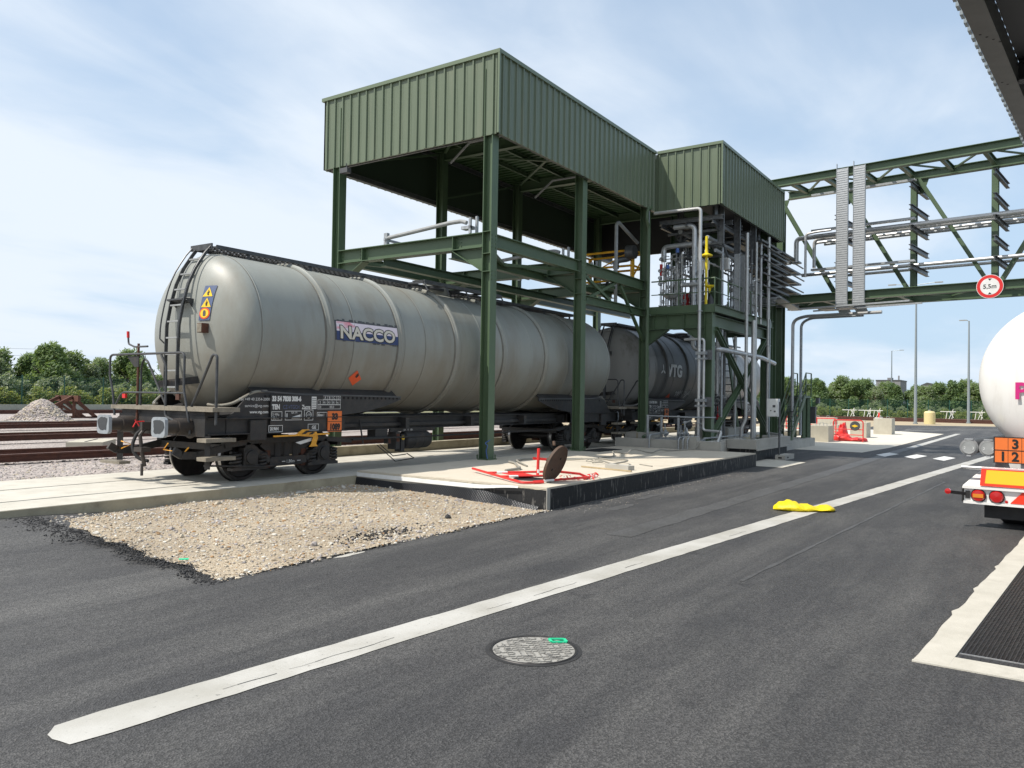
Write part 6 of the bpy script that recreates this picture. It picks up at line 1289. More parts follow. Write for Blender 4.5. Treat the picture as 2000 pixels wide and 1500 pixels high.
MB().poly([(.35, 1.02, .92), (.35, .25, .92), (.6, .25, 1.28), (.6, 1.02, 1.28)], (.03, 0, .0)).build('rear_skirt', 'grey_paint', T)
MB().box(.62, .68, -1.0, .25, .95, 1.35).build('rear_plate', 'dark_grey', T)
for i, y in enumerate((1.33, 1.06)):
    p = MB().lathe((.0, y - .0, 1.27), (1, 0, 0), [(-.04, 0), (-.035, .115), (-.02, .12), (-.02, .132), (.02, .136), (.05, .13), (.06, .12)], 28).build('hose_tube_cap', 'cap_grey', T)
    MB().lathe((.0, y, 1.27), (1, 0, 0), [(.061, .118), (5.5, .118)], 24).build('hose_tube', 'dark_grey', p)
    MB().lathe((-.042, y, 1.27), (1, 0, 0), [(0, .0), (0, .095), (-.004, .10), (.004, .105)], 24).build('cap_face', 'grey_paint', p)
    MB().box(-.035, .03, y - .06, y + .06, 1.39, 1.41).build('hinge', 'alu', p); MB().box(-.03, .03, y - .03, y + .03, 1.125, 1.15).build('latch', 'alu', p)
    MB().text('S' if i else '3', .06, lambda x, z: (-.048, y - .05 - x, 1.24 + z)).text('2', .06, lambda x, z: (-.048, y + .07 - x, 1.24 + z)).build('cap_mark', 'white', p)
op = MB().box(-.10, -.08, .15, .96, 1.06, 1.45).build('hazard_plate', 'sign_orange', T)
b = MB().box(-.104, -.101, .15, .97, 1.246, 1.258).box(-.104, -.101, .78, .784, 1.06, 1.245).box(-.104, -.101, .60, .604, 1.06, 1.245).box(-.104, -.101, .78, .784, 1.26, 1.45).box(-.104, -.101, .60, .604, 1.26, 1.45)
b.box(-.104, -.098, .96, .975, 1.05, 1.46).box(-.104, -.098, .15, .96, 1.05, 1.062).box(-.104, -.098, .15, .96, 1.449, 1.46)
for s, x, z in (('3', .765, 1.285), ('3', .585, 1.285), ('1', .93, 1.09), ('2', .765, 1.09), ('3', .585, 1.09)): b.text(s, .20, lambda q, c: (-.106, x - .03 - q, z + c), bold=.006)
b.build('plate_numbers', 'black', op)
MB().box(-.06, -.03, .55, .62, .96, 1.06).build('plate_bracket', 'grey_paint', op)
MB().lathe((-.06, 1.42, .95), (0, -1, 0), [(0, 0), (0, .03), (.85, .03), (.85, 0)], 14).build('guard_tube', 'alu', T)
# bumper: sloping deck, reflector board, lamp panel
BP = MB().poly([(-.10, 1.40, .66), (-.10, -1.4, .66), (.28, -1.35, .92), (.28, 1.18, .92)], (.02, 0, -.02)).box(-.14, .25, -1.4, 1.40, .62, .655).box(-.12, .2, -1.4, 1.385, .38, .42).build('bumper', 'trailer_white', T)
MB().box(-.09, -.06, -1.38, 1.38, .421, .619).build('lamp_panel', 'trailer_white', BP)
MB().poly([(-.075, 1.14, .965), (-.075, -1.1, .965), (-.105, -1.15, .675), (-.105, 1.16, .675)], (-.012, 0, .002)).build('reflector_rim', 'reflect_red', BP)
MB().poly([(-.080, 1.07, .925), (-.080, -1.0, .925), (-.102, -1.05, .715), (-.102, 1.09, .715)], (-.014, 0, .002)).build('reflector_board', 'reflect_yellow', BP)
for i, y in enumerate((1.18, .93)):
    lp = MB().lathe((-.09, y, .515), (-1, 0, 0), [(0, .095), (.03, .095), (.04, .089), (.055, .08), (.06, .0)], 28).build('tail_lamp', 'tail_red', BP)
    MB().lathe((-.092, y, .515), (-1, 0, 0), [(0, .108), (.02, .108), (.02, .096)], 28).build('lamp_ring', 'black_rubber', lp)
    if i == 0: MB().box(-.154, -.146, y - .075, y + .07, .485, .545).build('amber_insert', 'tail_amber', lp)
MB().poly([(-.095, .75, .43), (-.095, .42, .43), (-.095, .585, .62)], (-.012, 0, 0)).build('triangle_reflector', 'reflect_red', BP); MB().lathe((-.09, .80, .45), (-1, 0, 0), [(0, .022), (.01, .022), (.012, 0)], 12).build('round_reflector', 'tail_red', BP)
MB().beam((-.09, 1.36, .53), (-.30, 1.56, .56), .035, .05).tube([(-.05, 1.40, .40), (-.05, 1.40, .66)], .022, 8).box(-.11, -.06, 1.3, 1.36, .46, .58).build('outrigger_arm', 'black_rubber', BP); MB().lathe((-.30, 1.57, .57), (-1, 0, 0), [(-.04, 0), (-.04, .04), (.03, .045), (.04, 0)], 14).build('marker_lamp', 'tail_red', BP)
MB().box(.05, .11, .50, 1.12, .16, .375).build('mud_flap', 'black_rubber', T); MB().box(.25, .31, -.9, .5, .25, .33).build('underride_bar', 'galv_dark', T)
for x in (.95, 2.25, 3.55):
    for s in (1, -1):
        MB().lathe((x, s * .80, .50), (0, s, 0), [(-.20, .25), (-.20, .46), (-.16, .50), (.16, .50), (.20, .46), (.20, .28), (.12, .25), (.12, 0)], 36).build('wheel', 'black_rubber', T)
        MB().lathe((x, s * .80, .50), (0, s, 0), [(.10, 0), (.13, .1), (.135, .26), (.19, .27)], 24).build('rim', 'alu', T)
# ---------------------------------------------------------------- drainage channel with grating
t = thing('drain_channel', 'pale concrete drain channel with dark steel grating at the right edge', 'drain', (6.7, .4, 0))
def cl(x): return 0.805 - 0.0835 * (x - 6.74)
def wob(x, s): return 0.008 * math.sin(x * 3.3 + s) + .004 * math.sin(x * 9 + s)
b = MB(); xs = lin(6.72, 20, 90); tp = []; 
vs = [];
for x in xs:
    o_ = cl(x) + wob(x, 0) + (.03 if 8.4 < x < 8.6 or 9.6 < x < 9.75 or 11.0 < x < 11.2 else 0); i_ = cl(x) - .24
    vs += [(x, o_, -.05), (x, o_, .012), (x, i_, .012), (x, i_, -.12)]
b.add(vs, [(4 * i + k, 4 * i + k + 1, 4 * i + k + 5, 4 * i + k + 4) for i in range(len(xs) - 1) for k in range(3)] + [(0, 1, 2, 3)])
b.box(6.68, 6.715, cl(6.7) - 1.6, cl(6.7) - .0, -.05, .011).poly([(6.716, cl(6.7), .011), (6.716, -.9, .011), (6.965, -.9, .011), (6.965, cl(6.9) - .242, .011), (6.72, cl(6.7) - .23, .011)], (0, 0, -.1))
b.build('concrete_frame', 'concrete_light', t, smooth=0)
MB().poly([(x, cl(x) - .70, .010) for x in (7.26, 20)] + [(20, -2.2, .010), (7.26, -2.2, .010)], (0, 0, -.1)).build('inner_kerb', 'concrete_light', t, smooth=0)
MB().poly([(6.97, cl(6.97) - .245, -.10), (20, cl(20) - .245, -.10), (20, cl(20) - .72, -.10), (6.97, cl(6.97) - 1.0, -.10)], (0, 0, -.02)).build('channel_bottom', 'pit', t)
b = MB()
for k in range(16):
    o_ = .255 + k * .029
    x0 = 7.13; b.beam((x0, cl(x0) - o_, -.006), (20, cl(20) - o_, -.006), .007, .028)
x = 7.13; k = 0
while x < 16:
    b.beam((x, cl(x) - .25, -.002), (x, cl(x) - .70, -.002), .008, .018); x += .034 + .0012 * k; k += 1
b.build('grating', 'grate', t, smooth=0)
b = MB()
for k in range(14): b.box(6.98, 7.10, .50 - k * .06, .515 - k * .06, -.05, .003)
for k in range(4): b.box(6.98 + k * .037, 6.99 + k * .037, -.4, .52, -.05, .001)
b.build('end_grating', 'grate', t, smooth=0); MB().box(7.112, 7.122, -.4, cl(7.1) - .25, -.03, .008).build('frame_bar', 'alu', t)
# manhole cover in the road and the green plastic clip
t = thing('manhole_cover', 'round patterned manhole cover set in the foreground asphalt', 'manhole cover', (5.185, 3.255, 0))
mm('cover_stud', (.15, .145, .135), .6, 0, vscale=9, col2=(.26, .255, .235))
def coverplate():
    m = mat('cover_plate', (.2, .2, .19), .6); q = m.node_tree; p = q.nodes['Principled BSDF']; L = q.links.new; tc = N(q, 'ShaderNodeTexCoord')
    n1 = N(q, 'ShaderNodeTexNoise'); n1.inputs['Scale'].default_value = 9; n1.inputs['Detail'].default_value = 6; L(tc.outputs['Object'], n1.inputs['Vector'])
    r = N(q, 'ShaderNodeValToRGB'); e = r.color_ramp.elements; e[0].position = .36; e[0].color = (.075, .07, .065, 1); e[1].position = .48; e[1].color = (.34, .33, .305, 1); z_ = e.new(.74); z_.color = (.20, .195, .18, 1); L(n1.outputs[0], r.inputs[0]); L(r.outputs[0], p.inputs['Base Color'])
    n2 = N(q, 'ShaderNodeTexNoise'); n2.inputs['Scale'].default_value = 40; L(tc.outputs['Object'], n2.inputs['Vector']); bp = N(q, 'ShaderNodeBump'); bp.inputs['Strength'].default_value = .5; bp.inputs['Distance'].default_value = .01; L(n2.outputs[0], bp.inputs['Height']); L(bp.outputs[0], p.inputs['Normal'])
    M['cover_plate'] = m
coverplate()
MB().lathe((5.185, 3.255, 0), (0, 0, 1), [(.004, .345), (.010, .34), (.010, .325), (.004, .318)], 48).build('cover_frame', 'grate', t)
MB().lathe((5.185, 3.255, 0), (0, 0, 1), [(.003, .375), (.0045, .345)], 48).build('tar_ring', 'tar_crumb', t)
MB().lathe((5.185, 3.255, 0), (0, 0, 1), [(.005, .318), (.005, 0)], 48).build('plate', 'cover_plate', t)
b = MB(); rr = random.Random(2); k = 0
for i in range(-9, 10):
    for j in range(-9, 10):
        x, y = i * .034, j * .034
        if math.hypot(x, y) < .30 and rr.random() < .8:
            d = V((.013, .013, 0)) if (i + j) % 2 else V((.013, -.013, 0)); p = V((5.185 + x, 3.255 + y, .007)); b.beam(p - d, p + d, .009, .008)
b.build('pattern_studs', 'cover_stud', t)
t = thing('plastic_clip', 'small bright green plastic frame on the rim of the manhole cover', 'plastic piece', (5.33, 3.02, 0)); c = V((5.46, 3.20, .018)); 
def cp(u, v): return (c.x + u * .55 + v * .2 - .0, c.y - u * .75 + v * .45 * .6, c.z + .012 * v * 4)
b = MB()
for p, q in (((-.065, -.08), (.065, -.08)), ((.065, -.08), (.065, .08)), ((.065, .08), (-.065, .08)), ((-.065, .08), (-.065, -.08))): b.beam(cp(*p), cp(*q), .020, .012)
b.build('frame', 'green_plastic', t)
# yellow sack on the line
def blob(name, m, c, L_, W__, H_, rot, seed, lb, cat):
    rr = random.Random(seed); b = MB(); n, k = 34, 20; vs = []
    for i in range(n + 1):
        u = -1 + 2 * i / n; w = (1 - abs(u) ** 3.2) ** .5 * (1 + .12 * math.sin(5 * u + seed)); h = (1 - abs(u) ** 4) ** .5 * (.75 + .3 * math.sin(3.1 * u + 1.2 * seed) + .1 * math.sin(11 * u))
        for j in range(k):
            t_ = 2 * math.pi * j / k; y = math.cos(t_) * W__ * w * (1 + rr.uniform(-.05, .05)); z = max(0.0, .35 + .65 * math.sin(t_)) * H_ * max(h, .12) * (1 + .16 * math.sin(9 * u + 2.3 * t_ + seed) * math.sin(6 * t_ - 7 * u) + rr.uniform(-.10, .10))
            x = u * L_; X = x * math.cos(rot) - y * math.sin(rot); Y = x * math.sin(rot) + y * math.cos(rot); vs.append((c[0] + X, c[1] + Y, c[2] + .006 + z))
    b.add(vs, [(i * k + j, i * k + (j + 1) % k, (i + 1) * k + (j + 1) % k, (i + 1) * k + j) for i in range(n) for j in range(k)] + [tuple(range(k)), tuple(range(n * k, n * k + k))])
    return tag(b.build(name, m, smooth=60), lb, cat)
blob('yellow_sack', 'bag_yellow', (14.75, 3.55, .006), .55, .27, .15, rad(-58), 3, 'crumpled bright yellow sack lying on the long white line', 'sack')
# small litter
tag(MB().poly([(9.78, 11.35, .13), (9.93, 11.30, .14), (9.90, 11.2, .15), (9.80, 11.25, .15)], (0, 0, .03)).build('plastic_scrap', 'lamp_grey'), 'crumpled pale plastic scrap at the foot of the slab', 'litter')
tag(MB().poly([(5.33, 8.13, .06), (5.40, 8.04, .065), (5.37, 8.0, .06), (5.30, 8.07, .06)], (0, 0, .006)).build('plastic_scrap', 'green_plastic'), 'flat green plastic scrap on the left rim of the gravel', 'litter')
# ---------------------------------------------------------------- truck canopy at the top right corner
t = thing('truck_canopy', 'dark truck loading canopy seen from below at the top right corner', 'canopy', (14, 0, 7)); cz = 7.0
def ce(x): return .90 - .0903 * (x - 11.11)
def dirp(x, off, z): return (x + off * .09, ce(x) - off, z)
MB().beam(dirp(4, .16, cz + .12), dirp(21.5, .16, cz + .12), .26, .34).build('edge_beam', 'canopy_grey', t)
b = MB(); x = 4.0
while x < 21.4:
    b.poly([dirp(x, -.03, cz + .30), dirp(x + .13, -.03, cz + .30), dirp(x + .16, -.03, cz + .34), dirp(x + .29, -.03, cz + .34), dirp(x + .29, -.03, cz + .335), dirp(x + .165, -.03, cz + .335), dirp(x + .135, -.03, cz + .295), dirp(x, -.03, cz + .295)], V(dirp(0, 6.2, 0)) - V(dirp(0, 0, 0))); x += .29
x = 4.0
while x < 21.4: b.poly([dirp(x, -.09, cz + .24), dirp(x + .16, -.09, cz + .24), dirp(x + .16, -.09, cz + .36), dirp(x, -.09, cz + .36)], (0, .04, 0)); x += .29
b.build('roof_sheet', 'lamp_grey', t)
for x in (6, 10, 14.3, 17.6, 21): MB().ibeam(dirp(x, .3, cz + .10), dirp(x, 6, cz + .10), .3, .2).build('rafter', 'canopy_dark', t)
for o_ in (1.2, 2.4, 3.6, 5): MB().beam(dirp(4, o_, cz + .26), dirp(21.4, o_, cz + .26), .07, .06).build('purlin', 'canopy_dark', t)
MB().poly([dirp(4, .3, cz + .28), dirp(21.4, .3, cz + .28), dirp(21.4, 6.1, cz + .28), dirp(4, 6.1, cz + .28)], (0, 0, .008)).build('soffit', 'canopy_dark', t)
for x in (4.5, 20.8): MB().ibeam(dirp(x, 5.9, 0), dirp(x, 5.9, cz - .05), .3, .3).build('column', 'canopy_grey', t)
for x, n_ in ((12.2, 4), (14.2, 2), (17.2, 4)):
    b = MB()
    for k in range(n_): p = V(dirp(x + .12 * k, .10 + (.06 * k), cz - .052)); b.cyl(p, p + V((0, 0, .004)), .018, 8)
    b.build('bolt_holes', 'pit', t)
# ---------------------------------------------------------------- lamp posts
def lamp(label, x, y, h, arms):
    t = thing('lamp_post', label, 'lamp post', (x, y, 0), 'lamp posts along the far road')
    MB().tube([(x, y, 0), (x, y, h)], [.15, .07], 14).cyl((x, y, 0), (x, y, .12), .22).build('pole', 'lamp_grey', t)
    for d, l in arms:
        MB().tube([(x, y, h - .05), (x, y + d * l, h + .1)], .035, 8).build('arm', 'lamp_grey', t); MB().box(x - .12, x + .12, min(y + d * l, y + d * (l + .7)), max(y + d * l, y + d * (l + .7)), h + .04, h + .14).build('lantern', 'grey_paint', t)
lamp('nearest and tallest lamp post, half behind the pipe bridge', 85.3, 10.15, 13.6, ((1, 1.8), (-1, 1.6)))
lamp('lamp post nearest to the white tanker', 94.6, 6.3, 10.7, ((1, .2),)); lamp('farthest lamp post with a small bent arm', 150, 21.6, 11.1, ((-1, 1.2),))
t = thing('yellow_cylinder', 'pale yellow upright cylinder beside the nearest lamp post', 'bollard', (85.6, 9.3, 0)); MB().lathe((86, 9.0, 0), (0, 0, 1), [(0, 0), (0, .5), (1.1, .5), (1.25, .4), (1.3, 0)], 20).build('drum', 'yellow_pale', t); MB().cyl((86, 9.0, 1.3), (86, 9.0, 1.4), .12).build('cap', 'grey_paint', t)
# ---------------------------------------------------------------- concrete blocks and red barriers beyond the bay
for x0, x1, y0, y1, h, lb in ((40.8, 42.0, 8.69, 9.60, .79, 'nearest concrete block, left of the red barriers'), (47.5, 48.8, 8.1, 8.95, .85, 'concrete block right behind the red barriers'), (54.0, 55.3, 7.75, 8.8, 1.0, 'rightmost concrete block standing alone on the paving'), (50.5, 51.7, 12.2, 13.8, .8, 'concrete block behind the left red barrier'), (58, 59.2, 12.0, 13.7, .9, 'concrete block farther back in the middle'), (46.5, 47.6, 9.4, 10.8, .7, 'low concrete block between the two barriers')):
    t = thing('concrete_block', lb, 'concrete block', (x0, y0, 0), 'concrete blocks on the paving'); MB().box(x0, x1, y0, y1, .006, h).build('block', 'block_concrete', t, smooth=0)
    b = MB()
    for q in (.3, .7):
        p = V(((x0 + x1) / 2, y0 + (y1 - y0) * q, h)); b.tube([p + V((0, -.08, 0)), p + V((0, -.08, .12)), p + V((0, .08, .12)), p + V((0, .08, 0))], .015, 6)
    b.build('lifting_eye', 'grey_paint', t)
def barrier(lb, x, y0, y1):
    t = thing('crowd_barrier', lb, 'barrier', (x, y0, 0), 'red barriers on the paving')
    MB().tube([(x, y0, .05), (x, y0, 1.0), (x, y0 + .08, 1.08), (x, y1 - .08, 1.08), (x, y1, 1.0), (x, y1, .05)], .03, 8, fillet=.06).build('frame', 'barrier_red', t)
    for z in (.35, .62): MB().cyl((x, y0, z), (x, y1, z), .022).build('rail', 'barrier_red', t)
    for y in (y0, y1): MB().beam((x - .25, y, .04), (x + .25, y, .04), .05, .03).build('foot', 'barrier_red', t)
    return t
barrier('red tube barrier nearest to the truck lane with a dark sign', 42.2, 7.35, 8.75); barrier('red tube barrier behind the nearest concrete block', 45.5, 9.3, 11.0); barrier('red tube barrier farthest left by the stair', 49.5, 11.2, 13.0)
t = thing('barrier_board', 'dark oval board with a yellow mark hung on the red barrier', 'sign', (42.1, 7.7, .8)); MB().lathe((42.12, 7.72, .80), (1, 0, 0), [(0, 0), (0, .22), (.04, .24), (.05, 0)], 20).build('board', 'dark_grey', t); MB().poly([(42.115, 7.88, .80), (42.115, 7.72, .73), (42.115, 7.56, .80), (42.115, 7.72, .87)], (-.004, 0, 0)).build('mark', 'sign_yellow', t)
blob('red_sack', 'barrier_red', (42.9, 8.1, .006), .85, .4, .38, rad(90), 5, 'red rolled tarpaulin lying behind the red barrier', 'tarpaulin'); blob('red_sack', 'barrier_red', (43.2, 8.55, .006), .35, .3, .85, rad(80), 2, 'upright red bundle behind the red barrier', 'bundle')
t = thing('marker_post', 'short white and red marker post among the concrete blocks', 'marker post', (60, 9.4, 0)); MB().box(60, 60.3, 9.2, 9.7, .2, .95).build('panel', 'white_dirty', t); MB().box(59.99, 60.31, 9.19, 9.71, 0, .19).box(60.1, 60.2, 9.4, 9.5, .95, 1.3).build('foot', 'barrier_red', t)
# white trestles by the far tracks
def trestle(lb, x, y):
    t = thing('white_trestle', lb, 'trestle', (x, y, 0), 'white trestles by the far tracks')
    MB().beam((x, y - .9, 1.0), (x, y + .9, 1.0), .10, .08).build('top_bar', 'white_dirty', t)
    for q in (-.6, .1): MB().beam((x, y + q, 1.0), (x, y + q + .15, 0), .07, .06).build('leg', 'white_dirty', t)
    MB().beam((x, y - .6, 1.3), (x, y - .1, 0), .07, .06).beam((x, y - .2, 1.0), (x, y - .65, .2), .07, .06).build('leg', 'white_dirty', t)
trestle('white trestle farthest left by the far tracks', 113, 21.4); trestle('middle white trestle by the far tracks', 112, 19.2); trestle('white trestle right beside the middle one', 113, 18.2); trestle('white trestle left of the second lamp post', 118, 10.2); trestle('white trestle right of the second lamp post', 118, 6.9)
# ---------------------------------------------------------------- tracks
def rail(lb, p0, p1, z, double=False, group=None):
    t = thing('rail', lb, 'rail', (*p0, z), group); a, c = (*p0, z), (*p1, z)
    pr = [(-.07, 0), (.07, 0), (.07, .015), (.012, .035), (.012, .125), (.036, .135), (.036, .172), (-.036, .172), (-.036, .135), (-.012, .125), (-.012, .035), (-.07, .015)]
    MB().prof(a, c, pr).build('rail_bar', 'rail_rust', t, smooth=20); MB().prof(a, c, [(-.03, .1725), (.03, .1725), (.03, .175), (-.03, .175)]).build('rail_head', 'rail_top', t)
    if double:
        d = V((0, .13, 0)); MB().prof(V(a) + d, V(c) + d, pr).build('check_rail', 'rail_rust', t, smooth=20)
    return t
zb = 0.33
for i, (p0, p1, z, db) in enumerate((((-12, 19.9), (46, 17.4), .34, True), ((-12, 21.6), (46, 19.0), .34, False), ((-12, 26.4), (46, 25.2), .40, True), ((-12, 28.0), (46, 26.75), .40, False), ((-12, 33.6), (46, 31.2), .47, True), ((-12, 35.2), (46, 32.8), .49, False), ((-12, 47.5), (46, 46.5), .62, True), ((-12, 49.0), (46, 48), .63, False))):
    rail(('double rusty rail nearest to the slab', 'second rusty rail from the slab', 'double rusty rail of the second track', 'far rusty rail of the second track', 'double rusty rail of the third track', 'far rusty rail of the third track', 'double rusty rail below the left fence', 'outer rusty rail below the left fence')[i], p0, p1, z, db, 'rusty rails left of the wagon')
for k, x in enumerate((92, 93.5, 99, 100.5, 105, 106.5)): rail(('first', 'second', 'third', 'fourth', 'fifth', 'sixth')[k] + ' rusty rail crossing the sandy ground beyond the road', (x, -30), (x + 6, 46), 0, True, 'rusty rails beyond the road')
t = thing('buffer_stop', 'rusty timbered buffer stop behind the gravel heap', 'buffer stop', (20.5, 41.5, .5)); bx0 = V((20.6, 41.3, .5))
for dy in (0, 1.3):
    MB().beam(bx0 + V((-1.8, dy, .05)), bx0 + V((.25, dy, 1.12)), .12, .16).beam(bx0 + V((1.5, dy, .05)), bx0 + V((.25, dy, 1.12)), .12, .16).beam(bx0 + V((-.35, dy, .05)), bx0 + V((-.35, dy, .85)), .12, .14).beam(bx0 + V((.35, dy, .05)), bx0 + V((.35, dy, 1.2)), .12, .14).beam(bx0 + V((-.35, dy, .75)), bx0 + V((.7, dy, .05)), .1, .1).beam(bx0 + V((-1.8, dy, .04)), bx0 + V((1.6, dy, .04)), .12, .16).build('side_frame', 'rust', t)
MB().beam(bx0 + V((.35, -.5, 1.05)), bx0 + V((.35, 1.8, 1.05)), .14, .3).build('cross_beam', 'rust', t)
sp = []
for i in range(2600):
    r_ = abs(random.gauss(0, .42)); a_ = random.uniform(0, 6.283); x, y = 17.6 + 1.75 * r_ * math.cos(a_), 37.5 + 2.4 * r_ * math.sin(a_); sp.append((x, y, bal(x, y) + max(0, 1.05 * math.exp(-(r_ / .50) ** 2)) - .04, random.uniform(.05, .085)))
g = scatter('gravel_heap', sp, ['stone_grey', 'stone_pale', 'stone_pink']); tag(g, 'heap of grey gravel beside the far track at left', 'gravel heap')
b = MB(); n = 20; vs = []
for i in range(9):
    for k in range(n): r_ = i / 8 * 1.3; vs.append((17.6 + 1.75 * r_ * math.cos(6.283 * k / n), 37.5 + 2.4 * r_ * math.sin(6.283 * k / n), bal(17.6, 37.5) + 1.03 * math.exp(-(r_ / .50) ** 2) - .04))
h = b.add(vs, [(i * n + k, i * n + (k + 1) % n, (i + 1) * n + (k + 1) % n, (i + 1) * n + k) for i in range(8) for k in range(n)]).build('heap_core', 'ballast_bed', None); h.parent = g
t = thing('concrete_trough', 'pale concrete cable cover lying between the rails at left', 'concrete cover', (11, 22, .4)); MB().beam((11.2, 21.5, .46), (12.3, 22.8, .46), .9, .2).build('cover', 'block_concrete', t, smooth=0); MB().beam((11.3, 21.65, .565), (12.2, 22.7, .565), .04, .01).build('joint', 'pit', t)
# plain white sheet of path behind
ground(MB().box(-30, 44, 36.2, 36.6, .3, .62).build('low_kerb', 'concrete'), 'low pale kerb line beyond the left hand tracks', 'kerb')
# ---------------------------------------------------------------- fences
def fence(label, p0, p1, z0, h, step, m='fence_green'):
    p0, p1 = V((*p0, z0)), V((*p1, z0)); L = (p1 - p0).length; d = (p1 - p0) / L; t = thing('mesh_fence', label, 'fence', p0)
    k = int(L / step)
    for i in range(k + 1):
        q = p0 + d * (i * step); MB().beam(q, q + V((0, 0, h + .1)), .07, .07).build('post', m, t)
    b = MB()
    for i in range(int(L / .1)): q = p0 + d * (i * .1); b.beam(q, q + V((0, 0, h)), .010, .010)
    for i in range(13): b.beam(p0 + V((0, 0, .05 + i * h / 12.5)), p1 + V((0, 0, .05 + i * h / 12.5)), .008, .012)
    b.build('wire_mesh', m, t); return t
fence('dark mesh fence in front of the trees at left', (6, 54.6), (62, 53.4), .62, 2.2, 2.6)
fence('dark green mesh fence in front of the trees at right', (121, 46), (121.5, -20), .0, 2.45, 2.55)
tag(MB().box(-20, 62, 53.9, 54.2, .3, 1.02).build('fence_plinth', 'concrete'), 'low grey concrete plinth wall along the foot of the left fence', 'wall')
# ---------------------------------------------------------------- trees and bushes
def crown_mesh(seed, w, h, n, mk, leaf=.20, lean=.0):
    rr = random.Random(seed); lobes = []
    for i in range(16):
        a_ = rr.uniform(0, 6.283); r_ = rr.uniform(.15, .85) * w; z_ = rr.uniform(.16, .86) * h; q_ = 1.1 - .75 * (z_ / h) ** 2; lobes.append((r_ * math.cos(a_) * q_ + lean * z_, r_ * math.sin(a_) * q_, z_, rr.uniform(.22, .40) * w))
    lobes.append((lean * h * .85, 0, h * .84, .2 * w)); lobes.append((lean * .5 * h + .1 * w, .1 * w, .95 * h, .10 * w))
    vs = []; fs = []; idx = []
    for i in range(n):
        lx, ly, lz, lr = rr.choice(lobes); u = V((rr.gauss(0, 1), rr.gauss(0, 1), rr.gauss(0, 1))).normalized(); q = lr * (rr.random() ** .35) * rr.uniform(.8, 1.12)
        p = V((lx, ly, lz)) + V((u.x * q, u.y * q, u.z * q * 1.15))
        if p.z < .05: continue
        up = (u * .6 + V((rr.uniform(-.6, .6), rr.uniform(-.6, .6), rr.uniform(.1, .9)))).normalized(); a_ = (V((rr.gauss(0, 1) + .8, rr.gauss(0, 1), rr.gauss(0, .6) + .7))).normalized(); c = up.cross(a_)
        if c.length < .1: continue
        c.normalize(); s = leaf * rr.uniform(.6, 1.5); k = len(vs)
        vs += [p - a_ * s - c * s * .12, p - c * s * .38, p + a_ * s, p + c * s * .38 - a_ * s * .1]; fs.append((k, k + 1, k + 2, k + 3)); m_ = 0 if rr.random() < .7 else 1; idx.append(m_)
    b = MB(); b.v = [tuple(v) for v in vs]; b.f = fs
    me = bpy.data.meshes.new('crown'); me.from_pydata(b.v, [], b.f)
    for k in mk: me.materials.append(M[k])
    me.polygons.foreach_set('material_index', idx); return me
def plant_proto(name, label, cat, seed, w, h, n, mk, group, leaf=.2, trunk=True, lean=.04):
    t = thing(name, label, cat, (0, 0, -50), group); me = crown_mesh(seed, w, h, n, mk, leaf, lean); o = bpy.data.objects.new('crown', me); COL.objects.link(o); o.parent = t
    rr = random.Random(seed); b = MB(); b.v = []; 
    if trunk:
        b.tube([(0, 0, -.3), (.05, .03, h * .3), (lean * h * .5, .0, h * .55), (lean * h, 0, h * .85)], [.13, .10, .07, .02], 8)
        for k in range(6): a_ = rr.uniform(0, 6.28); b.tube([(0.03, 0.02, h * (.2 + .08 * k)), (w * .5 * math.cos(a_), w * .5 * math.sin(a_), h * (.45 + .08 * k))], [.06, .015], 6)
    else:
        for k in range(7): a_ = rr.uniform(0, 6.28); b.tube([(0, 0, -.1), (w * .3 * math.cos(a_), w * .3 * math.sin(a_), h * .4), (w * .5 * math.cos(a_), w * .5 * math.sin(a_), h * .7)], [.03, .02, .008], 5)
    me2 = bpy.data.meshes.new('trunk'); me2.from_pydata(b.v, [], b.f); me2.materials.append(M['bark']); o = bpy.data.objects.new('trunk' if trunk else 'stems', me2); COL.objects.link(o); o.parent = t
    return t
KIN = [('broad_tree', 'tree', 21, 2.3, 5.0, 15000, ('leaf_mid', 'leaf_dark')), ('dark_tree', 'tree', 33, 2.2, 4.8, 15000, ('leaf_dark', 'leaf_mid')), ('silver_tree', 'tree', 45, 2.0, 5.0, 14000, ('leaf_silver', 'leaf_mid')), ('broad_tree', 'tree', 57, 2.5, 4.6, 15000, ('leaf_mid', 'leaf_silver'))]
PROT = [plant_proto(n_, 'x', c_, s_, w_, h_, k_, m_, 'trees', .145) for n_, c_, s_, w_, h_, k_, m_ in KIN]
BUSH = [plant_proto('willow_bush', 'x', 'bush', 71, 1.4, 2.1, 4800, ('leaf_silver', 'leaf_mid'), 'b', .12, False), plant_proto('weed_bush', 'x', 'bush', 83, 1.1, 1.1, 3600, ('leaf_lime', 'leaf_mid'), 'b', .085, False)]
rr = random.Random(11); USED = set()
def put(pr, x, y, z, s, label, group):
    if pr.name not in USED:
        USED.add(pr.name); o = pr; o.location = (x, y, z); o.rotation_euler = (0, 0, rr.uniform(-.5, .5)); o.scale = (s, s, s); o['label'] = label; o['group'] = group
    else: o = copy_thing(pr, (x, y, z), rr.uniform(-.6, .6), s, label, group)
KL = ('bushy mid green tree', 'dense dark green tree', 'pale silvery tree', 'rounded green tree')
for i in range(30):
    x = 4 + i * 2.0 + rr.uniform(-.6, .6); k = (0, 3, 1, 2, 0, 1, 3, 2)[i % 8]; hh = (4.1 if x < 25 else 4.6 if x < 37 else 3.6) + rr.uniform(-1.0, .5); put(PROT[k], x, 61.5 + rr.uniform(-1.5, 3), .5, hh / (KIN[k][4] * 1.02), KL[k] + ' behind the left fence', 'trees behind the left fence')
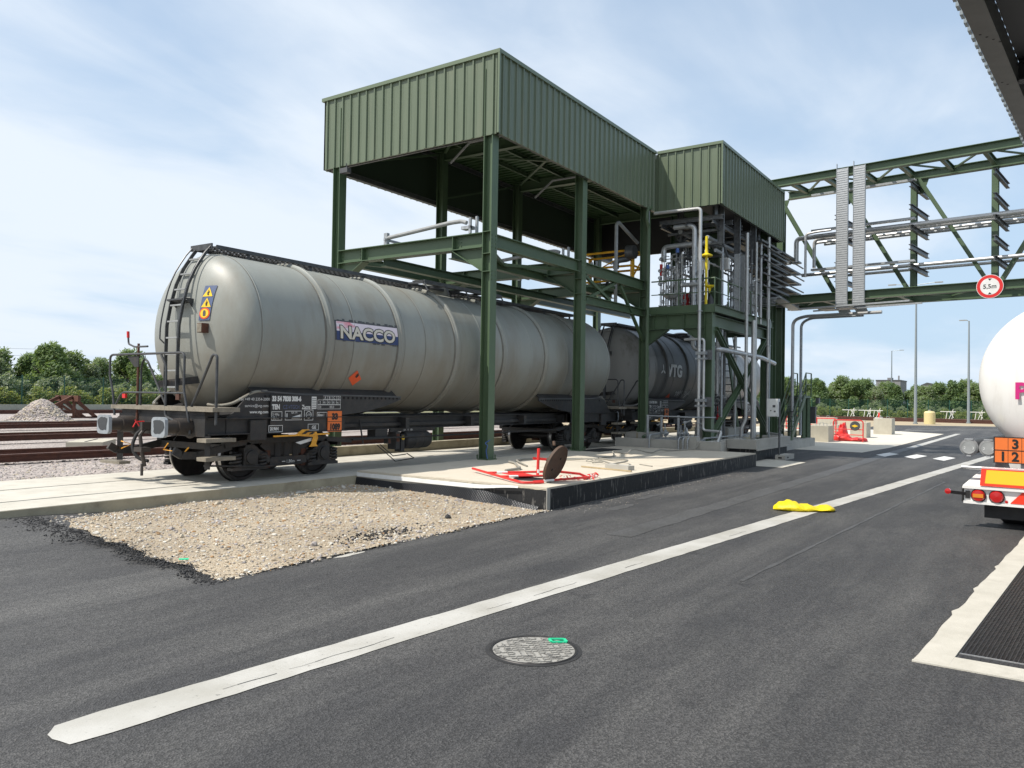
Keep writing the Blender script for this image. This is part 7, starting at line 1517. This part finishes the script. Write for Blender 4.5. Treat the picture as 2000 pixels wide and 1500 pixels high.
for i in range(16):
    x = 6 + i * 3.2 + rr.uniform(-.8, .8); put(PROT[(1, 3, 0)[i % 3]], x, 70 + rr.uniform(-2, 2), .3, 1.0 + rr.uniform(-.1, .15), ('dense dark green tree', 'rounded green tree', 'bushy mid green tree')[i % 3] + ' in the rear row at left', 'trees in the rear row at left')
for i in range(24):
    x = 10 + i * 1.9 + rr.uniform(-.6, .6); put(BUSH[0], x, 57.6 + rr.uniform(-.6, 1.0), .6, rr.uniform(.85, 1.25), 'silvery willow bush behind the left fence', 'willow bushes behind the left fence')
for i in range(30):
    x = 10 + i * 1.45 + rr.uniform(-.5, .5); put(BUSH[1], x, 55.4 + rr.uniform(-.3, .5), .62, rr.uniform(.7, 1.4), 'yellow green weed clump at the foot of the left fence', 'weed clumps at the left fence')
for i in range(20):
    y = 47 - i * 2.75 + rr.uniform(-.7, .7); k = (3, 0, 2, 1, 0, 3, 1)[i % 7]; hh = (6.2 if y > 26 else 5.8) + rr.uniform(-1.1, .5); put(PROT[k], 136 + rr.uniform(-2, 4), y, -.2, hh / (KIN[k][4] * 1.02), KL[k] + ' behind the right fence', 'trees behind the right fence')
for i in range(16):
    y = 50 - i * 3.6 + rr.uniform(-.8, .8); k = (1, 0, 3)[i % 3]; put(PROT[k], 148 + rr.uniform(-3, 4), y, -.3, 1.22 + rr.uniform(-.16, .14), KL[k] + ' in the rear row at right', 'trees in the rear row at right')
for i in range(22):
    y = 44 - i * 2.3 + rr.uniform(-.8, .8); put(BUSH[0], 128 + rr.uniform(-1.5, 2), y, -.1, rr.uniform(.4, .95), 'silvery willow bush behind the right fence', 'willow bushes behind the right fence')
for i in range(30):
    y = 42 - i * 1.6 + rr.uniform(-.5, .5); put(BUSH[1], 123.5 + rr.uniform(-.6, .8), y, -.1, rr.uniform(.9, 1.3), 'yellow green weed clump at the foot of the right fence', 'weed clumps at the right fence')
# ---------------------------------------------------------------- far buildings, conveyor, pylons
t = thing('far_building', 'flat roofed grey industrial building beyond the right hand trees', 'building', (400, 60, 0)); MB().box(400, 420, 53.9, 64.2, 0, 12.4).build('wall', 'building_grey', t); MB().box(399.8, 420.2, 53.7, 64.4, 12.4, 12.9).build('roof_edge', 'dark_grey', t); MB().box(404, 408, 58, 60, 12.9, 14).box(405, 405.6, 55, 55.6, 12.9, 15).build('roof_unit', 'building_grey', t); MB().box(399.7, 399.78, 55, 60, 6, 9).build('window', 'dark_grey', t)
t = thing('conveyor_bridge', 'distant conveyor tower and bridge above the right hand trees', 'conveyor', (400, 35, 0)); MB().box(400, 406, 41, 45.6, 0, 10.5).build('tower', 'building_grey', t); MB().poly([(399.9, 45.6, 10.5), (399.9, 43, 11.7), (399.9, 41, 11.3), (399.9, 41, 10.5)], (6, 0, 0)).build('tower_roof', 'dark_grey', t); MB().box(401, 404, 16, 37, 8.6, 9.5).build('gallery', 'lamp_grey', t); MB().beam((402, 41, 10.6), (402, 37, 9.0), 2.5, 1.2).build('ramp', 'dark_grey', t)
for y in (18, 24, 30, 36): MB().box(402, 402.5, y, y + .5, 0, 8.6).build('trestle_leg', 'dark_grey', t)
def pylon(lb, x, y, h):
    t = thing('power_pylon', lb, 'pylon', (x, y, 0), 'lattice pylons on the horizon'); b = MB(); w = 3.0
    cs = [(-1, -1), (1, -1), (1, 1), (-1, 1)]
    def wd(z): return w * (1 - z / h * .80)
    zs = lin(0, h, 12)
    for sx, sy in cs: b.beam((x + sx * w, y + sy * w, 0), (x + sx * wd(h), y + sy * wd(h), h), .3, .3)
    for z0, z1 in zip(zs, zs[1:]):
        for (ax, ay), (bx_2, by_2) in zip(cs, cs[1:] + cs[:1]): b.beam((x + ax * wd(z0), y + ay * wd(z0), z0), (x + bx_2 * wd(z1), y + by_2 * wd(z1), z1), .16, .16); b.beam((x + bx_2 * wd(z0), y + by_2 * wd(z0), z0), (x + ax * wd(z1), y + ay * wd(z1), z1), .16, .16)
    b.tube([(x, y, h), (x, y, h + 3)], .25, 6); b.build('lattice', 'lamp_grey', t)
    c = MB()
    for z in (h * .72, h * .86): c.beam((x - 3, y, z), (x + 3, y, z), .4, .4)
    c.build('cross_arm', 'lamp_grey', t)
pylon('nearer lattice pylon above the left trees', 282.5, 600, 34); pylon('farther lattice pylon above the left trees', 291.5, 602, 35.5)
for i, (z0, z1) in enumerate(((30.5, 25.5), (33.5, 31))):
    tag(MB().tube([(292 - 420 * k / 24, 600, z1 + (z0 - z1) * abs(1 - k / 5) * .4 - .02 * k * (24 - k)) for k in range(25)], .10, 5).build('power_line', 'lamp_grey'), ('lower power line sagging from the pylons', 'upper power line sagging from the pylons')[i], 'power line')
